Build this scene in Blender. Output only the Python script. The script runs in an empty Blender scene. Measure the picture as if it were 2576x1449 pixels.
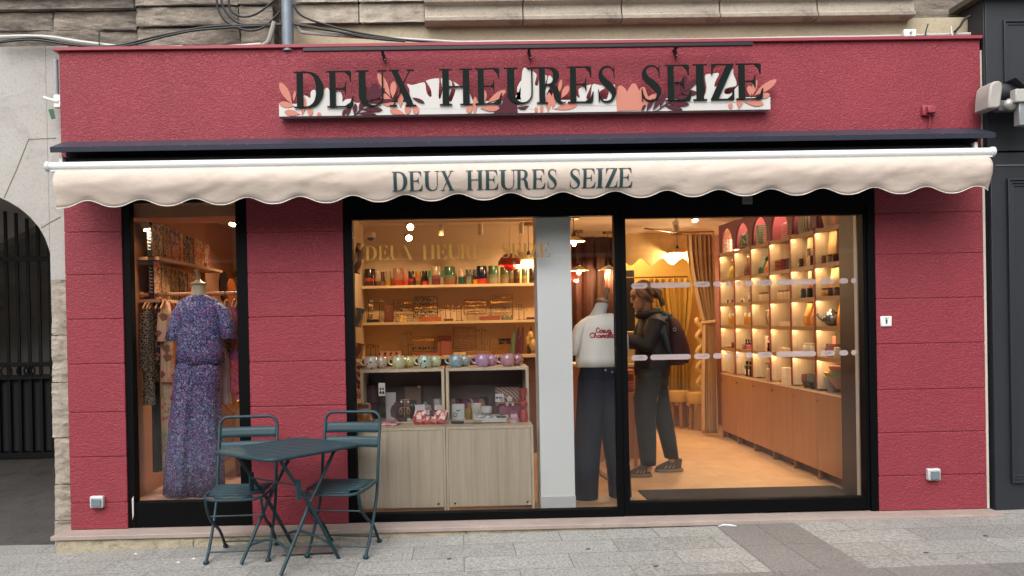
import bpy, math, random
from mathutils import Vector, Matrix, noise
random.seed(7)
PI = math.pi; sin = math.sin; cos = math.cos; R = math.radians
S = bpy.context.scene; C = S.collection
# ------------------------------------------------------------------ camera
F, PX, PY, CD, CH = 2000., 1190., 823., 5.71, 1.40      # focal length and principal point in the photo's 2576 px grid
_y = Vector(((1156-PX)/F, -(810-PY)/F, -1)).normalized()
_z = Vector((-.0191*300000/F, 300000/F, 1)).normalized()
_z = (_z - _y*_z.dot(_y)).normalized(); _x = _y.cross(_z)
ROT = Matrix((_x, _y, _z))                               # camera axes -> world axes
cam = bpy.data.objects.new('camera', bpy.data.cameras.new('camera')); C.objects.link(cam)
cam.matrix_world = Matrix.Translation((0, -CD, CH)) @ ROT.to_4x4()
cam.data.sensor_width = 36; cam.data.lens = F/2576*36
cam.data.shift_x = (1288-PX)/2576; cam.data.shift_y = (PY-724.5)/2576
cam.data.clip_start = .1; cam.data.clip_end = 500
S.camera = cam
# ------------------------------------------------------------------ sky, sun, exposure
w = bpy.data.worlds.new('World'); S.world = w; w.use_nodes = True
nt = w.node_tree; bg = nt.nodes['Background']; sk = nt.nodes.new('ShaderNodeTexSky')
sk.sky_type = 'NISHITA'; sk.sun_disc = False; sk.sun_elevation = R(50); sk.sun_rotation = R(200)
sk.dust_density = 6; sk.air_density = 1.6; sk.ozone_density = 1.5
hs = nt.nodes.new('ShaderNodeHueSaturation'); hs.inputs['Saturation'].default_value = .25
nt.links.new(sk.outputs[0], hs.inputs['Color']); nt.links.new(hs.outputs[0], bg.inputs[0]); bg.inputs[1].default_value = .15
sd = bpy.data.lights.new('sun', 'SUN'); sd.energy = 1.2; sd.angle = R(75); sd.color = (1, .985, .965)
so = bpy.data.objects.new('sun', sd); C.objects.link(so)
_a, _e = R(200), R(50)
so.rotation_euler = Vector((sin(_a)*cos(_e), cos(_a)*cos(_e), sin(_e))).to_track_quat('Z', 'Y').to_euler()
S.view_settings.view_transform = 'Standard'; S.view_settings.look = 'None'
S.view_settings.gamma = 1; S.view_settings.exposure = 0.68
S.cycles.max_bounces = 8; S.cycles.transparent_max_bounces = 12; S.cycles.use_denoising = True
S.cycles.sample_clamp_indirect = 4; S.cycles.caustics_reflective = False; S.cycles.caustics_refractive = False

# ------------------------------------------------------------------ helpers
def ray(u, v): return ROT @ Vector(((u-PX)/F, -(v-PY)/F, -1))
def W(u, v, Y=0.):
    d = ray(u, v); t = (Y+CD)/d.y; return d.x*t, CH+d.z*t
def WY(u, v, X):
    d = ray(u, v); t = X/d.x; return -CD+d.y*t, CH+d.z*t
def lin(c):
    if isinstance(c, str):
        c = [int(c[i:i+2], 16)/255 for i in (0, 2, 4)]
        c = [x/12.92 if x <= .04045 else ((x+.055)/1.055)**2.4 for x in c]
    return (*c[:3], 1)
MC = {}
class N:
    def __init__(s, name):
        s.m = bpy.data.materials.new(name); s.m.use_nodes = True; s.t = s.m.node_tree; s.b = s.t.nodes['Principled BSDF']
        s.out = s.t.nodes['Material Output']; s.co = None
    def n(s, ty, **k):
        a = s.t.nodes.new('ShaderNode'+ty)
        for q, v in k.items():
            if q in a.inputs: s.set(a.inputs[q], v)
            elif q.startswith('i') and q[1:].isdigit(): s.set(a.inputs[int(q[1:])], v)
            else: setattr(a, q, v)
        return a
    def set(s, inp, v):
        if isinstance(v, bpy.types.NodeSocket): s.t.links.new(v, inp)
        else: inp.default_value = v
    def pos(s, scale=(1, 1, 1), gen=False):
        if not s.co: s.co = s.n('TexCoord')
        mp = s.n('Mapping', Scale=scale); s.t.links.new(s.co.outputs['Generated' if gen else 'Object'], mp.inputs[0]); return mp.outputs[0]
    def noise(s, sc, det=4, v=None, rough=.6, dist=0):
        a = s.n('TexNoise', Scale=sc, Detail=det, Roughness=rough, Distortion=dist); s.t.links.new(v or s.pos(), a.inputs[0]); return a
    def ramp(s, fac, stops, mode='LINEAR'):
        r = s.n('ValToRGB'); r.color_ramp.interpolation = mode; e = r.color_ramp.elements
        for i, (p, c) in enumerate(stops):
            x = e[i] if i < 2 else e.new(p)
            x.position = p; x.color = lin(c)
        s.t.links.new(fac, r.inputs[0]); return r.outputs[0]
    def mix(s, f, a, b, mode='MIX'):
        m = s.n('Mix', data_type='RGBA', blend_type=mode)
        s.set(m.inputs[0], f); s.set(m.inputs[6], a if not isinstance(a, str) else lin(a)); s.set(m.inputs[7], b if not isinstance(b, str) else lin(b)); return m.outputs[2]
    def bump(s, h, st, d=.01):
        b = s.n('Bump', Strength=st, Distance=d, Height=h)
        if s.b.inputs['Normal'].is_linked: s.t.links.new(s.b.inputs['Normal'].links[0].from_socket, b.inputs['Normal'])
        s.t.links.new(b.outputs[0], s.b.inputs['Normal'])
    def col(s, c): s.set(s.b.inputs['Base Color'], lin(c) if isinstance(c, (str, tuple)) else c)
def mat(c, rough=.6, metal=0., var=.12, vs=6, bump=0, bs=80, coat=0, key=None, spec=None):
    k = key or (c, rough, metal, var, vs, bump, bs, coat)
    if k in MC: return MC[k]
    n = N('m_%s' % (c if isinstance(c, str) else 'c')); n.b.inputs['Roughness'].default_value = rough; n.b.inputs['Metallic'].default_value = metal
    if spec is not None: n.b.inputs['Specular IOR Level'].default_value = spec
    if var:
        L = lin(c); t = n.noise(vs, 5)
        n.col(n.ramp(t.outputs[0], [(.3, tuple(x*(1-var) for x in L[:3])), (.7, tuple(min(1, x*(1+var)) for x in L[:3]))]))
    else: n.col(c)
    if bump: n.bump(n.noise(bs, 3).outputs[0], bump)
    n.b.inputs['Coat Weight'].default_value = coat
    MC[k] = n.m; return n.m
def bands(stops, rough=.25, mode='LINEAR', coat=.5, wob=.06):
    n = N('glaze'); n.b.inputs['Roughness'].default_value = rough; n.b.inputs['Coat Weight'].default_value = coat
    sp = n.n('SeparateXYZ'); n.t.links.new(n.pos(gen=True), sp.inputs[0])
    ns = n.noise(6, 4, n.pos((1, 1, .3), gen=True)); m = n.n('Math', operation='MULTIPLY_ADD'); n.set(m.inputs[0], ns.outputs[0]); m.inputs[1].default_value = wob*2; n.set(m.inputs[2], sp.outputs[2])
    n.col(n.ramp(m.outputs[0], stops, mode)); return n.m
def speck(base, dot, second=None, sc=30, th=.3, coat=1):
    n = N('speckle'); n.b.inputs['Roughness'].default_value = .22; n.b.inputs['Coat Weight'].default_value = coat
    v = n.n('TexVoronoi', Scale=sc); n.t.links.new(n.pos((1, 1, 1)), v.inputs[0])
    n2 = n.noise(sc*.35, 3); m = n.n('Math', operation='MULTIPLY'); n.set(m.inputs[0], n2.outputs[0]); m.inputs[1].default_value = th
    lt = n.n('Math', operation='LESS_THAN'); n.set(lt.inputs[0], v.outputs['Distance']); n.set(lt.inputs[1], m.outputs[0])
    bse = n.mix(n.ramp(n.noise(7, 2).outputs[0], [(.42, (0, 0, 0)), (.58, (1, 1, 1))]), base, second or base)
    n.col(n.mix(lt.outputs[0], bse, dot)); return n.m
def cells(cols, sc=60, rough=.8, dist=.02, bumpst=.2):
    n = N('print'); n.b.inputs['Roughness'].default_value = rough
    ns = n.noise(sc*.6, 2); mx = n.mix(dist, n.pos(), ns.outputs[1]); v = n.n('TexVoronoi', Scale=sc); n.t.links.new(mx, v.inputs[0])
    sp = n.n('SeparateColor'); n.t.links.new(v.outputs['Color'], sp.inputs[0]); k = len(cols)
    n.col(n.ramp(sp.outputs[0], [(i/k, c) for i, c in enumerate(cols)], 'CONSTANT'))
    n.bump(n.noise(12, 3).outputs[0], bumpst, .02); return n.m
def leopard(base, spot, sc=28):
    n = N('leopard'); n.b.inputs['Roughness'].default_value = .8
    v = n.n('TexVoronoi', Scale=sc, feature='DISTANCE_TO_EDGE'); n.t.links.new(n.pos(), v.inputs[0])
    n.col(n.ramp(v.outputs['Distance'], [(0, base), (.13, spot), (.36, base)], 'CONSTANT')); return n.m
def stripes(a, b, sc=30, axis='X', rough=.8):
    n = N('stripes'); n.b.inputs['Roughness'].default_value = rough
    wv = n.n('TexWave', Scale=sc, bands_direction=axis, Distortion=.5); n.t.links.new(n.pos(), wv.inputs[0])
    n.col(n.ramp(wv.outputs[0], [(.35, a), (.6, b)])); return n.m
def gingham(a, b, c2, sc=24):
    n = N('gingham'); n.b.inputs['Roughness'].default_value = .85
    f = []
    for ax in 'YZ':
        wv = n.n('TexWave', Scale=sc, bands_direction=ax); n.t.links.new(n.pos(), wv.inputs[0]); f.append(n.ramp(wv.outputs[0], [(0, (0, 0, 0)), (.5, (1, 1, 1))], 'CONSTANT'))
    n.col(n.mix(f[0], n.mix(f[1], a, b), n.mix(f[1], b, c2))); return n.m
def wood(a, b, sc=(30, 30, 1.5), rough=.5, key=None):
    k = ('wood', a, b, sc, rough)
    if k in MC: return MC[k]
    n = N('wood'); n.b.inputs['Roughness'].default_value = rough
    t = n.noise(1.0, 6, n.pos(sc), .65, .4); n.col(n.ramp(t.outputs[0], [(.3, a), (.7, b)])); n.bump(t.outputs[0], .08, .003)
    MC[k] = n.m; return n.m
def emis(c, st):
    k = ('em', c, st)
    if k in MC: return MC[k]
    n = N('lit'); n.col(c); n.b.inputs['Emission Color'].default_value = lin(c); n.b.inputs['Emission Strength'].default_value = st; MC[k] = n.m; return n.m
def glass(tint=(1, 1, 1), ior=1.5, rough=0., alpha_col=None, key='g'):
    if key in MC: return MC[key]
    n = N('glass'); tr = n.n('BsdfTransparent', Color=(*tint, 1)); gl = n.n('BsdfGlossy', Color=(1, 1, 1, 1), Roughness=rough); fr = n.n('Fresnel', IOR=ior)
    mx = n.n('MixShader', i0=fr.outputs[0], i1=tr.outputs[0], i2=gl.outputs[0]); n.t.links.new(mx.outputs[0], n.out.inputs[0]); MC[key] = n.m; return n.m
def film(c, a):
    n = N('film'); n.col(c); n.b.inputs['Roughness'].default_value = .6; n.b.inputs['Alpha'].default_value = a; return n.m

class MB:
    def __init__(s): s.v = []; s.f = []; s.mi = []; s.cur = 0
    def add(s, vs, fs):
        o = len(s.v); s.v += [tuple(v) for v in vs]; s.f += [tuple(i+o for i in f) for f in fs]; s.mi += [s.cur]*len(fs); return s
    def box(s, x0, x1, y0, y1, z0, z1, M=None):
        x0, x1 = sorted((x0, x1)); y0, y1 = sorted((y0, y1)); z0, z1 = sorted((z0, z1))
        vs = [Vector((x, y, z)) for z in (z0, z1) for x, y in ((x0, y0), (x1, y0), (x1, y1), (x0, y1))]
        if M: vs = [M @ v for v in vs]
        return s.add(vs, [(3, 2, 1, 0), (4, 5, 6, 7), (0, 1, 5, 4), (1, 2, 6, 5), (2, 3, 7, 6), (3, 0, 4, 7)])
    def prism(s, poly, y0, y1):          # poly in (x,z), extruded along y; front face at y0
        a = sum(poly[i][0]*poly[(i+1) % len(poly)][1]-poly[(i+1) % len(poly)][0]*poly[i][1] for i in range(len(poly)))
        if a < 0: poly = poly[::-1]
        n = len(poly)
        vs = [(x, y0, z) for x, z in poly]+[(x, y1, z) for x, z in poly]
        return s.add(vs, [tuple(range(n)), tuple(range(2*n-1, n-1, -1))]+[(i+n, (i+1) % n+n, (i+1) % n, i) for i in range(n)])
    def prismz(s, poly, z0, z1):         # poly in (x,y)
        a = sum(poly[i][0]*poly[(i+1) % len(poly)][1]-poly[(i+1) % len(poly)][0]*poly[i][1] for i in range(len(poly)))
        if a < 0: poly = poly[::-1]
        n = len(poly); vs = [(x, y, z0) for x, y in poly]+[(x, y, z1) for x, y in poly]
        return s.add(vs, [tuple(range(n-1, -1, -1)), tuple(range(n, 2*n))]+[(i, (i+1) % n, (i+1) % n+n, i+n) for i in range(n)])
    def lathe(s, prof, c=(0, 0, 0), n=20, ax='z', sy=1.):
        vs = []; c = Vector(c)
        for r, h in prof:
            for k in range(n):
                a = 2*PI*k/n; p = Vector((r*cos(a), r*sin(a)*sy, h))
                if ax == 'x': p = Vector((p.z, p.x, p.y))
                if ax == 'y': p = Vector((p.x, -p.z, p.y))
                vs.append(c+p)
        m = len(prof)
        fs = [(j*n+k, j*n+(k+1) % n, (j+1)*n+(k+1) % n, (j+1)*n+k) for j in range(m-1) for k in range(n)]
        if prof[0][0] > 0: fs.append(tuple(range(n-1, -1, -1)))
        if prof[-1][0] > 0: fs.append(tuple((m-1)*n+k for k in range(n)))
        return s.add(vs, fs)
    def tube(s, pts, r, n=8, closed=False):
        pts = [Vector(p) for p in pts]; m = len(pts); rs = r if isinstance(r, (list, tuple)) else [r]*m
        vs = []; up = None
        for i, p in enumerate(pts):
            if closed: t = pts[(i+1) % m]-pts[i-1]
            else: t = pts[min(i+1, m-1)]-pts[max(i-1, 0)]
            t.normalize()
            if up is None: up = Vector((0, 0, 1)) if abs(t.z) < .9 else Vector((0, 1, 0))
            a = t.cross(up); 
            if a.length < 1e-4: a = t.cross(Vector((1, 0, 0)))
            a.normalize(); b = a.cross(t).normalized(); up = b
            for k in range(n):
                g = 2*PI*k/n; vs.append(p+(a*cos(g)+b*sin(g))*rs[i])
        fs = [(j*n+k, ((j+1) % m)*n+k, ((j+1) % m)*n+(k+1) % n, j*n+(k+1) % n) for j in range(m if closed else m-1) for k in range(n)]
        if not closed: fs += [tuple(range(n)), tuple((m-1)*n+k for k in range(n-1, -1, -1))]
        return s.add(vs, fs)
    def loft(s, rings, n=32, rip=0, k=9, ph=0, caps=True):  # rings: (cx,cy,cz,rx,ry[,ripple,tilt])
        vs = []
        for i, r in enumerate(rings):
            cx, cy, cz, rx, ry = r[:5]; rp = r[5] if len(r) > 5 else rip; tl = r[6] if len(r) > 6 else 0
            for j in range(n):
                a = 2*PI*j/n; q = 1+rp*sin(k*a+ph)+rp*.5*sin((k*2-3)*a+ph*2)
                x, y = rx*cos(a)*q, ry*sin(a)*q
                vs.append((cx+x, cy+y, cz+tl*x))
        m = len(rings); fs = [(i*n+j, i*n+(j+1) % n, (i+1)*n+(j+1) % n, (i+1)*n+j) for i in range(m-1) for j in range(n)]
        if rings[0][2] > rings[-1][2]: fs = [f[::-1] for f in fs]
        if caps: fs += [tuple(range(n)), tuple((m-1)*n+j for j in range(n))]
        return s.add(vs, fs)
    def sph(s, c, rx, ry=None, rz=None, n=12, m=8):
        ry = ry or rx; rz = rz or rx; pr = []
        vs = []; 
        for j in range(m+1):
            t = -PI/2+PI*j/m
            for k in range(n):
                a = 2*PI*k/n; vs.append((c[0]+rx*cos(t)*cos(a), c[1]+ry*cos(t)*sin(a), c[2]+rz*sin(t)))
        return s.add(vs, [(j*n+k, j*n+(k+1) % n, (j+1)*n+(k+1) % n, (j+1)*n+k) for j in range(m) for k in range(n)])
    def grid(s, f, nu, nv):
        vs = [f(i/nu, j/nv) for j in range(nv+1) for i in range(nu+1)]
        return s.add(vs, [(j*(nu+1)+i, j*(nu+1)+i+1, (j+1)*(nu+1)+i+1, (j+1)*(nu+1)+i) for j in range(nv) for i in range(nu)])
    def xf(s, M, a=0):
        s.v[a:] = [tuple(M @ Vector(v)) for v in s.v[a:]]; return s
def tag(o, label=None, cat=None, group=None, kind=None):
    if label: o['label'] = label
    if cat: o['category'] = cat
    if group: o['group'] = group
    if kind: o['kind'] = kind
    return o
def O(name, mb, m, parent=None, label=None, cat=None, group=None, kind=None, smooth=True, bevel=0, solid=0, sub=0, raw=False):
    me = bpy.data.meshes.new(name); vs = mb.v
    xs = [v[0] for v in vs]; ys = [v[1] for v in vs]; zs = [v[2] for v in vs]
    b = Vector(((min(xs)+max(xs))/2, (min(ys)+max(ys))/2, min(zs)))
    me.from_pydata([(v[0]-b.x, v[1]-b.y, v[2]-b.z) for v in vs], [], mb.f)
    for x in (m if isinstance(m, (list, tuple)) else [m]): me.materials.append(x)
    if isinstance(m, (list, tuple)): me.polygons.foreach_set('material_index', mb.mi)
    me.validate(); me.update()
    if smooth: me.shade_smooth(); me.set_sharp_from_angle(angle=R(38))
    o = bpy.data.objects.new(name, me); C.objects.link(o)
    if parent is not None:
        o.parent = parent; pw = parent.get('_w', (0, 0, 0)); o.location = b-Vector(pw)
    else: o.location = b
    o['_w'] = tuple(b)
    if bevel:
        q = o.modifiers.new('bevel', 'BEVEL'); q.width = bevel; q.segments = 2; q.limit_method = 'ANGLE'; q.angle_limit = R(50)
    if solid: q = o.modifiers.new('solid', 'SOLIDIFY'); q.thickness = solid; q.offset = 0
    if sub: q = o.modifiers.new('sub', 'SUBSURF'); q.levels = sub; q.render_levels = sub
    return tag(o, label, cat, group, kind)
def T(name, loc, label, cat, group=None, kind=None):
    o = bpy.data.objects.new(name, None); C.objects.link(o); o.location = loc; o['_w'] = tuple(loc); o.empty_display_size = .1
    return tag(o, label, cat, group, kind)
def copy_tree(o, parent=None):
    c = o.copy(); C.objects.link(c); c.parent = parent
    for ch in list(o.children): copy_tree(ch, c)
    return c
def spot(loc, to, e, col, size=70, r=.03, blend=.6):
    l = bpy.data.lights.new('spot', 'SPOT'); l.energy = e*1.5; l.color = col; l.spot_size = R(size); l.spot_blend = blend; l.shadow_soft_size = r
    o = bpy.data.objects.new('spot_light', l); C.objects.link(o); o.location = loc
    o.rotation_euler = (Vector(loc)-Vector(to)).to_track_quat('Z', 'Y').to_euler(); return o
def point(loc, e, col, r=.04):
    l = bpy.data.lights.new('bulb', 'POINT'); l.energy = e*1.6; l.color = col; l.shadow_soft_size = r
    o = bpy.data.objects.new('point_light', l); C.objects.link(o); o.location = loc; return o
WARM = (1, .67, .35); WARM2 = (1, .75, .48)

# ------------------------------------------------------------------ materials
def stucco(c, var=.09):
    n = N('stucco'); n.b.inputs['Roughness'].default_value = .55; n.b.inputs['Specular IOR Level'].default_value = .35
    t = n.noise(1.3, 7, n.pos((1, 1, .6)), .7); L = lin(c)
    n.col(n.ramp(t.outputs[0], [(.3, tuple(x*(1-var) for x in L[:3])), (.7, tuple(x*(1+var) for x in L[:3]))]))
    a = n.noise(46, 2.2, n.pos((1, 1, 1.7)), .5, 1.3)
    r = n.n('MapRange', **{'From Min': .42, 'From Max': .58}); n.t.links.new(a.outputs[0], r.inputs[0])
    n.bump(r.outputs[0], .7, .0055); n.bump(n.noise(140, 2).outputs[0], .15, .002); return n.m
RED = stucco('88323D')
REDP = mat('8A323D', .5, 0, .04)
def stone(a, b, dark, amt=(.52, .68), sc=2.2, bump=.5, rough=.9, st=1.6):
    n = N('stone'); n.b.inputs['Roughness'].default_value = rough
    t1 = n.noise(sc, 8, None, .7); t2 = n.noise(sc*1.7, 10, n.pos((1, 1, st)), .75, .4)
    c = n.ramp(t1.outputs[0], [(.3, a), (.7, b)]); c = n.mix(n.ramp(t2.outputs[0], [(amt[0], (0, 0, 0)), (amt[1], (1, 1, 1))]), c, dark)
    c = n.mix(n.ramp(n.noise(70, 3).outputs[0], [(.35, (1, 1, 1)), (.45, (0, 0, 0))]), c, n.mix(.35, c, dark))
    n.col(c); n.bump(t2.outputs[0], bump, .03); n.bump(n.noise(60, 6).outputs[0], bump, .004); return n.m
STONE_OLD = stone('A5998A', '857B70', '3F3936', (.38, .66), 1.5, .6, st=3.6)
STONE_CREAM = stone('B0A68E', 'A69A80', '847866', (.55, .85), 2.0, .25)
STONE_CORN = stone('B0A698', '9E9285', '6A625A', (.52, .72), 3.0, .4)
PLASTER = stone('A8A5A0', '9C9893', '7c7774', (.5, .85), 1.6, .25)
BLOCK = stone('A59C90', '8f8578', '645a50', (.5, .7), 3.5, .7)
TRAV = stone('B9AE96', '9E947E', '6A6252', (.5, .7), 5, .7)
PLATE = stone('A2938B', '8F8079', '6f655f', (.6, .8), 4, .2, .6)
BLACK = mat('040406', .55, 0, .1, 8, spec=.1)
BLACKM = mat('15161D', .4, .2, .1)
HOOD = mat('343745', .45, .3, .1, 5)
ANTH = mat('1E2127', .55, 0, .1, 4, .1, 60)
WHITE = mat('CFD3D4', .35, 0, .03); WHITEP = mat('D8D8D4', .5, 0, .05)
GREYP = mat('7E868E', .5, .1, .1)
GREEN = mat('1C363D', .5, 0, .08, 10, .04, 200, spec=.35)
OAK = wood('D2C3AC', 'BBAA90'); OAKV = wood('CDBEA8', 'B0A08A', (26, 26, 1.2))
PALE = wood('C4A582', 'AE8E6C', (2, 30, 30))
CREAM = mat('DCC7A8', .7, 0, .05); PEACH = mat('C98F6C', .75, 0, .05, 2)
GLASS = glass(ior=1.35)
GOLD = mat('C79A45', .28, .9, .05)
BRASS = mat('8A6A3A', .35, .8, .05)
CLEAR = glass(key='clear', tint=(.9, .93, .93))
# ================================================================== SETTING
def gz(x):
    p = [(-9, -.22), (-2.83, -.157), (-1.86, -.130), (-.87, -.100), (3.75, -.040), (12, .04)]
    for (a, b), (c, d) in zip(p, p[1:]):
        if x <= c: return b+(d-b)*(x-a)/(c-a)
    return p[-1][1]
def paving(name, a, b, mortar, bw, rh, off=.5, sp=.5):
    n = N(name); n.b.inputs['Roughness'].default_value = .75
    br = n.n('TexBrick', Scale=1., offset=off, squash=1.); n.t.links.new(n.pos(), br.inputs[0])
    br.inputs['Color1'].default_value = (.42, .42, .42, 1); br.inputs['Color2'].default_value = (.62, .62, .62, 1); br.inputs['Mortar'].default_value = (0, 0, 0, 1)
    for k, v in (('Mortar Size', .0032), ('Mortar Smooth', .1), ('Brick Width', bw), ('Row Height', rh), ('Bias', 0.)): br.inputs[k].default_value = v
    big = n.noise(1.1, 5); sm = n.noise(62, 3, rough=.85); md = n.noise(11, 5)
    c = n.ramp(sm.outputs[0], [(.40, a), (.56, b)])
    c = n.mix(sp*.5, c, n.ramp(md.outputs[0], [(.2, a), (.8, b)]))
    c = n.mix(.75, c, n.mix(1, c, n.ramp(big.outputs[0], [(.3, (.78, .775, .77)), (.7, (1., 1., 1.))]), 'MULTIPLY'))
    c = n.mix(.5, c, n.mix(1, c, n.ramp(br.outputs['Color'], [(0, (.5, .5, .5)), (.42, (.74, .73, .72)), (.62, (1.15, 1.15, 1.15))]), 'MULTIPLY'))
    c = n.mix(br.outputs['Fac'], c, mortar)
    n.col(c); n.bump(br.outputs['Fac'], -.5, .004); n.bump(sm.outputs[0], .12, .003); return n.m
PAV = paving('granite', '646361', 'A3A29E', '5a5955', .66, .285)
PAVD = paving('dark_granite', '5E5B5A', '7F7B79', '45423f', .60, .60, 0, .3)
def sheet(x0, x1, y0, y1, dz=0, nx=40):
    return MB().grid(lambda a, b: (x0+(x1-x0)*a, y0+(y1-y0)*b, gz(x0+(x1-x0)*a)+dz), nx, 6)
O('pavement', sheet(-30, 30, -30, .12), PAV, kind='structure')
O('paving_band_by_door', sheet(1.77, 2.32, -1.2, -.16, .004), PAVD, kind='structure')
O('paving_band_by_street', sheet(-12, 12, -1.9, -1.2, .004), PAVD, kind='structure')
O('far_ground', MB().box(-90, 90, -90, 60, -.62, -.6), mat('55524d', .9), kind='structure')
gr = O('drain_cover', sheet(-1.20, -.84, -.50, -.30, .008, 2), mat('6d625c', .7, 0, .2, 30), label='small dark drain plate set into the paving under the table', cat='drain cover')

# ---- old building behind the shop box
def rough(x0, x1, z0, z1, Y, amp, nu, nv, sc=2.5, dep=.3, seed=0, edge=.0):
    def f(a, b):
        x = x0+(x1-x0)*a; z = z0+(z1-z0)*b
        d = noise.fractal(Vector((x*sc, seed, z*sc*2.4)), .65, 2.2, 6)*amp; d = d-max(0, noise.noise(Vector((x*sc*.8, seed+5, z*sc*1.5)))-.25)*amp*3
        e = min(a*nu, (1-a)*nu, b*nv, (1-b)*nv)
        return (x, Y-d+(edge if e < 1 else 0), z)
    nu = int(nu*1.6); nv = int(nv*1.6); m = MB(); m.grid(f, nu, nv); m.box(x0+.005, x1-.005, Y+.05, Y+dep, z0+.005, z1-.005); return m
bld = T('stone_building', (0, .3, 0), 'old weathered stone building rising above and left of the red shopfront', 'building')
def bpart(name, mb, m, **k): return O(name, mb, m, bld, **k)
YB = .12
ux = lambda u, v, Y=0.: W(u, v, Y)[0]
uz = lambda u, v, Y=0.: W(u, v, Y)[1]
# main upper wall, right of the downpipe: rendered cream band + cornice stones
xp = ux(722, 60, .1)
bpart('cream_wall', rough(xp, 3.9, 3.1, 3.60, YB+.05, .004, 60, 8, 3), STONE_CREAM)
xs = [xp+.02, xp+.52, xp+1.0]
for i, (a, b) in enumerate(zip(xs, xs[1:])):
    bpart('cornice_block', rough(a+.004, b-.004, 3.74, 3.95, YB-.03, .006, 20, 10, 8, seed=i), STONE_CORN)
    bpart('cornice_block', rough(a+.004, b-.004, 3.60, 3.734, YB-.0, .006, 20, 8, 8, seed=i+9), STONE_CORN)
cx = xs[-1]
for i in range(5):
    a = cx+i*.72; b = min(a+.712, 3.86)
    if a > 3.8: break
    m = MB(); pr = [(YB-.02, 3.575), (YB-.055, 3.585), (YB-.06, 3.61), (YB-.035, 3.625), (YB-.03, 3.70), (YB-.075, 3.712), (YB-.08, 3.735), (YB-.12, 3.78), (YB-.13, 3.83), (YB-.17, 3.86), (YB-.17, 4.0), (YB+.2, 4.0), (YB+.2, 3.575)]
    n = len(pr); m.add([(x, y, z) for x in (a, b) for y, z in pr], [(i_, (i_+1) % n, (i_+1) % n+n, i_+n) for i_ in range(n)]+[tuple(range(n-1, -1, -1)), tuple(range(n, 2*n))])
    bpart('cornice_moulding', m, STONE_CORN, bevel=.003)
# left of the downpipe: dark weathered courses
row = [(3.83, 4.05, -.06, .007, [(-4.6, -3.0), (-3.0, -1.56), (-1.56, xp-.1)]), (3.775, 3.829, -.085, .006, [(-4.6, -2.3)]), (3.72, 3.829, -.05, .008, [(-2.298, -1.56), (-1.56, xp-.1)]), (3.70, 3.774, -.055, .006, [(-4.6, -2.3)]),
       (3.56, 3.699, -.012, .010, [(-4.6, -2.9), (-2.9, -2.3)]), (3.58, 3.719, -.03, .010, [(-2.298, -1.56), (-1.56, xp-.1)]), (3.44, 3.579, .0, .009, [(-4.6, -2.3), (-2.3, -1.56), (-1.56, xp-.1)]), (3.28, 3.437, .015, .008, [(-2.75, -1.56), (-1.56, xp-.1)])]
for z0, z1, dy, am, l in row:
    for j, (a, b) in enumerate(l):
        bpart('old_stone_block', rough(a+.0025, b-.0025, z0+.002, z1-.001, YB+dy, am, int((b-a)*40), 12, 4.5, seed=z0*3+j, edge=.006), STONE_OLD)
bpart('backing_wall', MB().box(-5.2, 3.9, YB+.2, YB+.4, 2.6, 6.5), STONE_OLD)
# left arch wall
XJ = -2.955                                   # inner edge of the jamb
def archz(x):                                  # arch opening soffit
    pts = [(-5.6, 2.0), (-4.6, 2.42), (-4.0, 2.48), (-3.62, 2.46)]+[W(u, v, .1) for u, v in ((0, 497), (22, 507), (50, 524), (75, 545), (98, 572), (112, 596), (122, 622), (129, 650))]+[(XJ-.004, 1.80), (XJ, 1.5)]
    for (a, b), (c, d) in zip(pts, pts[1:]):
        if x <= c: return b+(d-b)*(x-a)/(c-a)
    return 1.5
YA = .10
m = MB(); xsA = [-5.6+(XJ+5.6)*i/60 for i in range(61)]; xsA = [-5.2+(XJ+5.2)*(1-(1-i/60)**1.7) for i in range(61)]
top = 3.45
for a, b in zip(xsA, xsA[1:]):
    za, zb = archz(a), archz(b)
    m.add([(a, YA, za), (b, YA, zb), (b, YA, top), (a, YA, top)], [(0, 1, 2, 3)])
    m.add([(a, YA, za), (b, YA, zb), (b, YA+.55, zb), (a, YA+.55, za)], [(3, 2, 1, 0)])
bpart('arch_wall', m, PLASTER)
bpart('arch_wall_side', MB().box(XJ+.001, -2.80, YA+.06, YA+.3, 1.4, 3.44), PLASTER)
bpart('wall_face', MB().box(XJ+.002, -2.79, YA+.0, YA+.05, 1.76, 3.45), PLASTER)
bpart('joint_line', MB().tube([(W(a_, b_, YA)[0], YA-.001, W(a_, b_, YA)[1]) for a_, b_ in ((10, 498), (40, 430), (72, 350), (140, 347))], .0035, 5), mat('8b8378', .9))
bpart('joint_line', MB().tube([(W(a_, b_, YA)[0], YA-.001, W(a_, b_, YA)[1]) for a_, b_ in ((103, 573), (125, 560), (152, 545))], .0035, 5), mat('8b8378', .9))
zz = [-.16, .02, .28, .62, 1.02, 1.36, 1.76]
for i, (a, b) in enumerate(zip(zz, zz[1:])):
    x0 = XJ+.006*((i*7) % 3)
    bpart('jamb_stone', rough(x0, -2.79, a+.003, b-.003, YA-.02, .008, 10, 20, 9, .5, seed=i*5), BLOCK)
O('passage_ground', MB().grid(lambda a, b: (-5.6+2.75*a, -.02+5.2*b, -.21+.045*a+(.23*min(1, b/.6))), 8, 20), stone('4A4644', '3a3836', '2a2827', (.5, .7), 3, .8), kind='structure')
psw = T('passage_walls', (-4.2, 3, 0), 'dark walls of the covered passage behind the iron gate', 'passage wall')
DKW = stone('CCC4BE', 'C0B8B2', '908a86', (.5, .8), 1.5, .3)
O('side_wall', MB().box(XJ+.03, -2.62, .4, 5.2, -.2, 3.2), DKW, psw)
O('rear_wall', MB().box(-6.5, -2.6, 5.2, 5.4, -.2, 3.2), DKW, psw)
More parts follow.
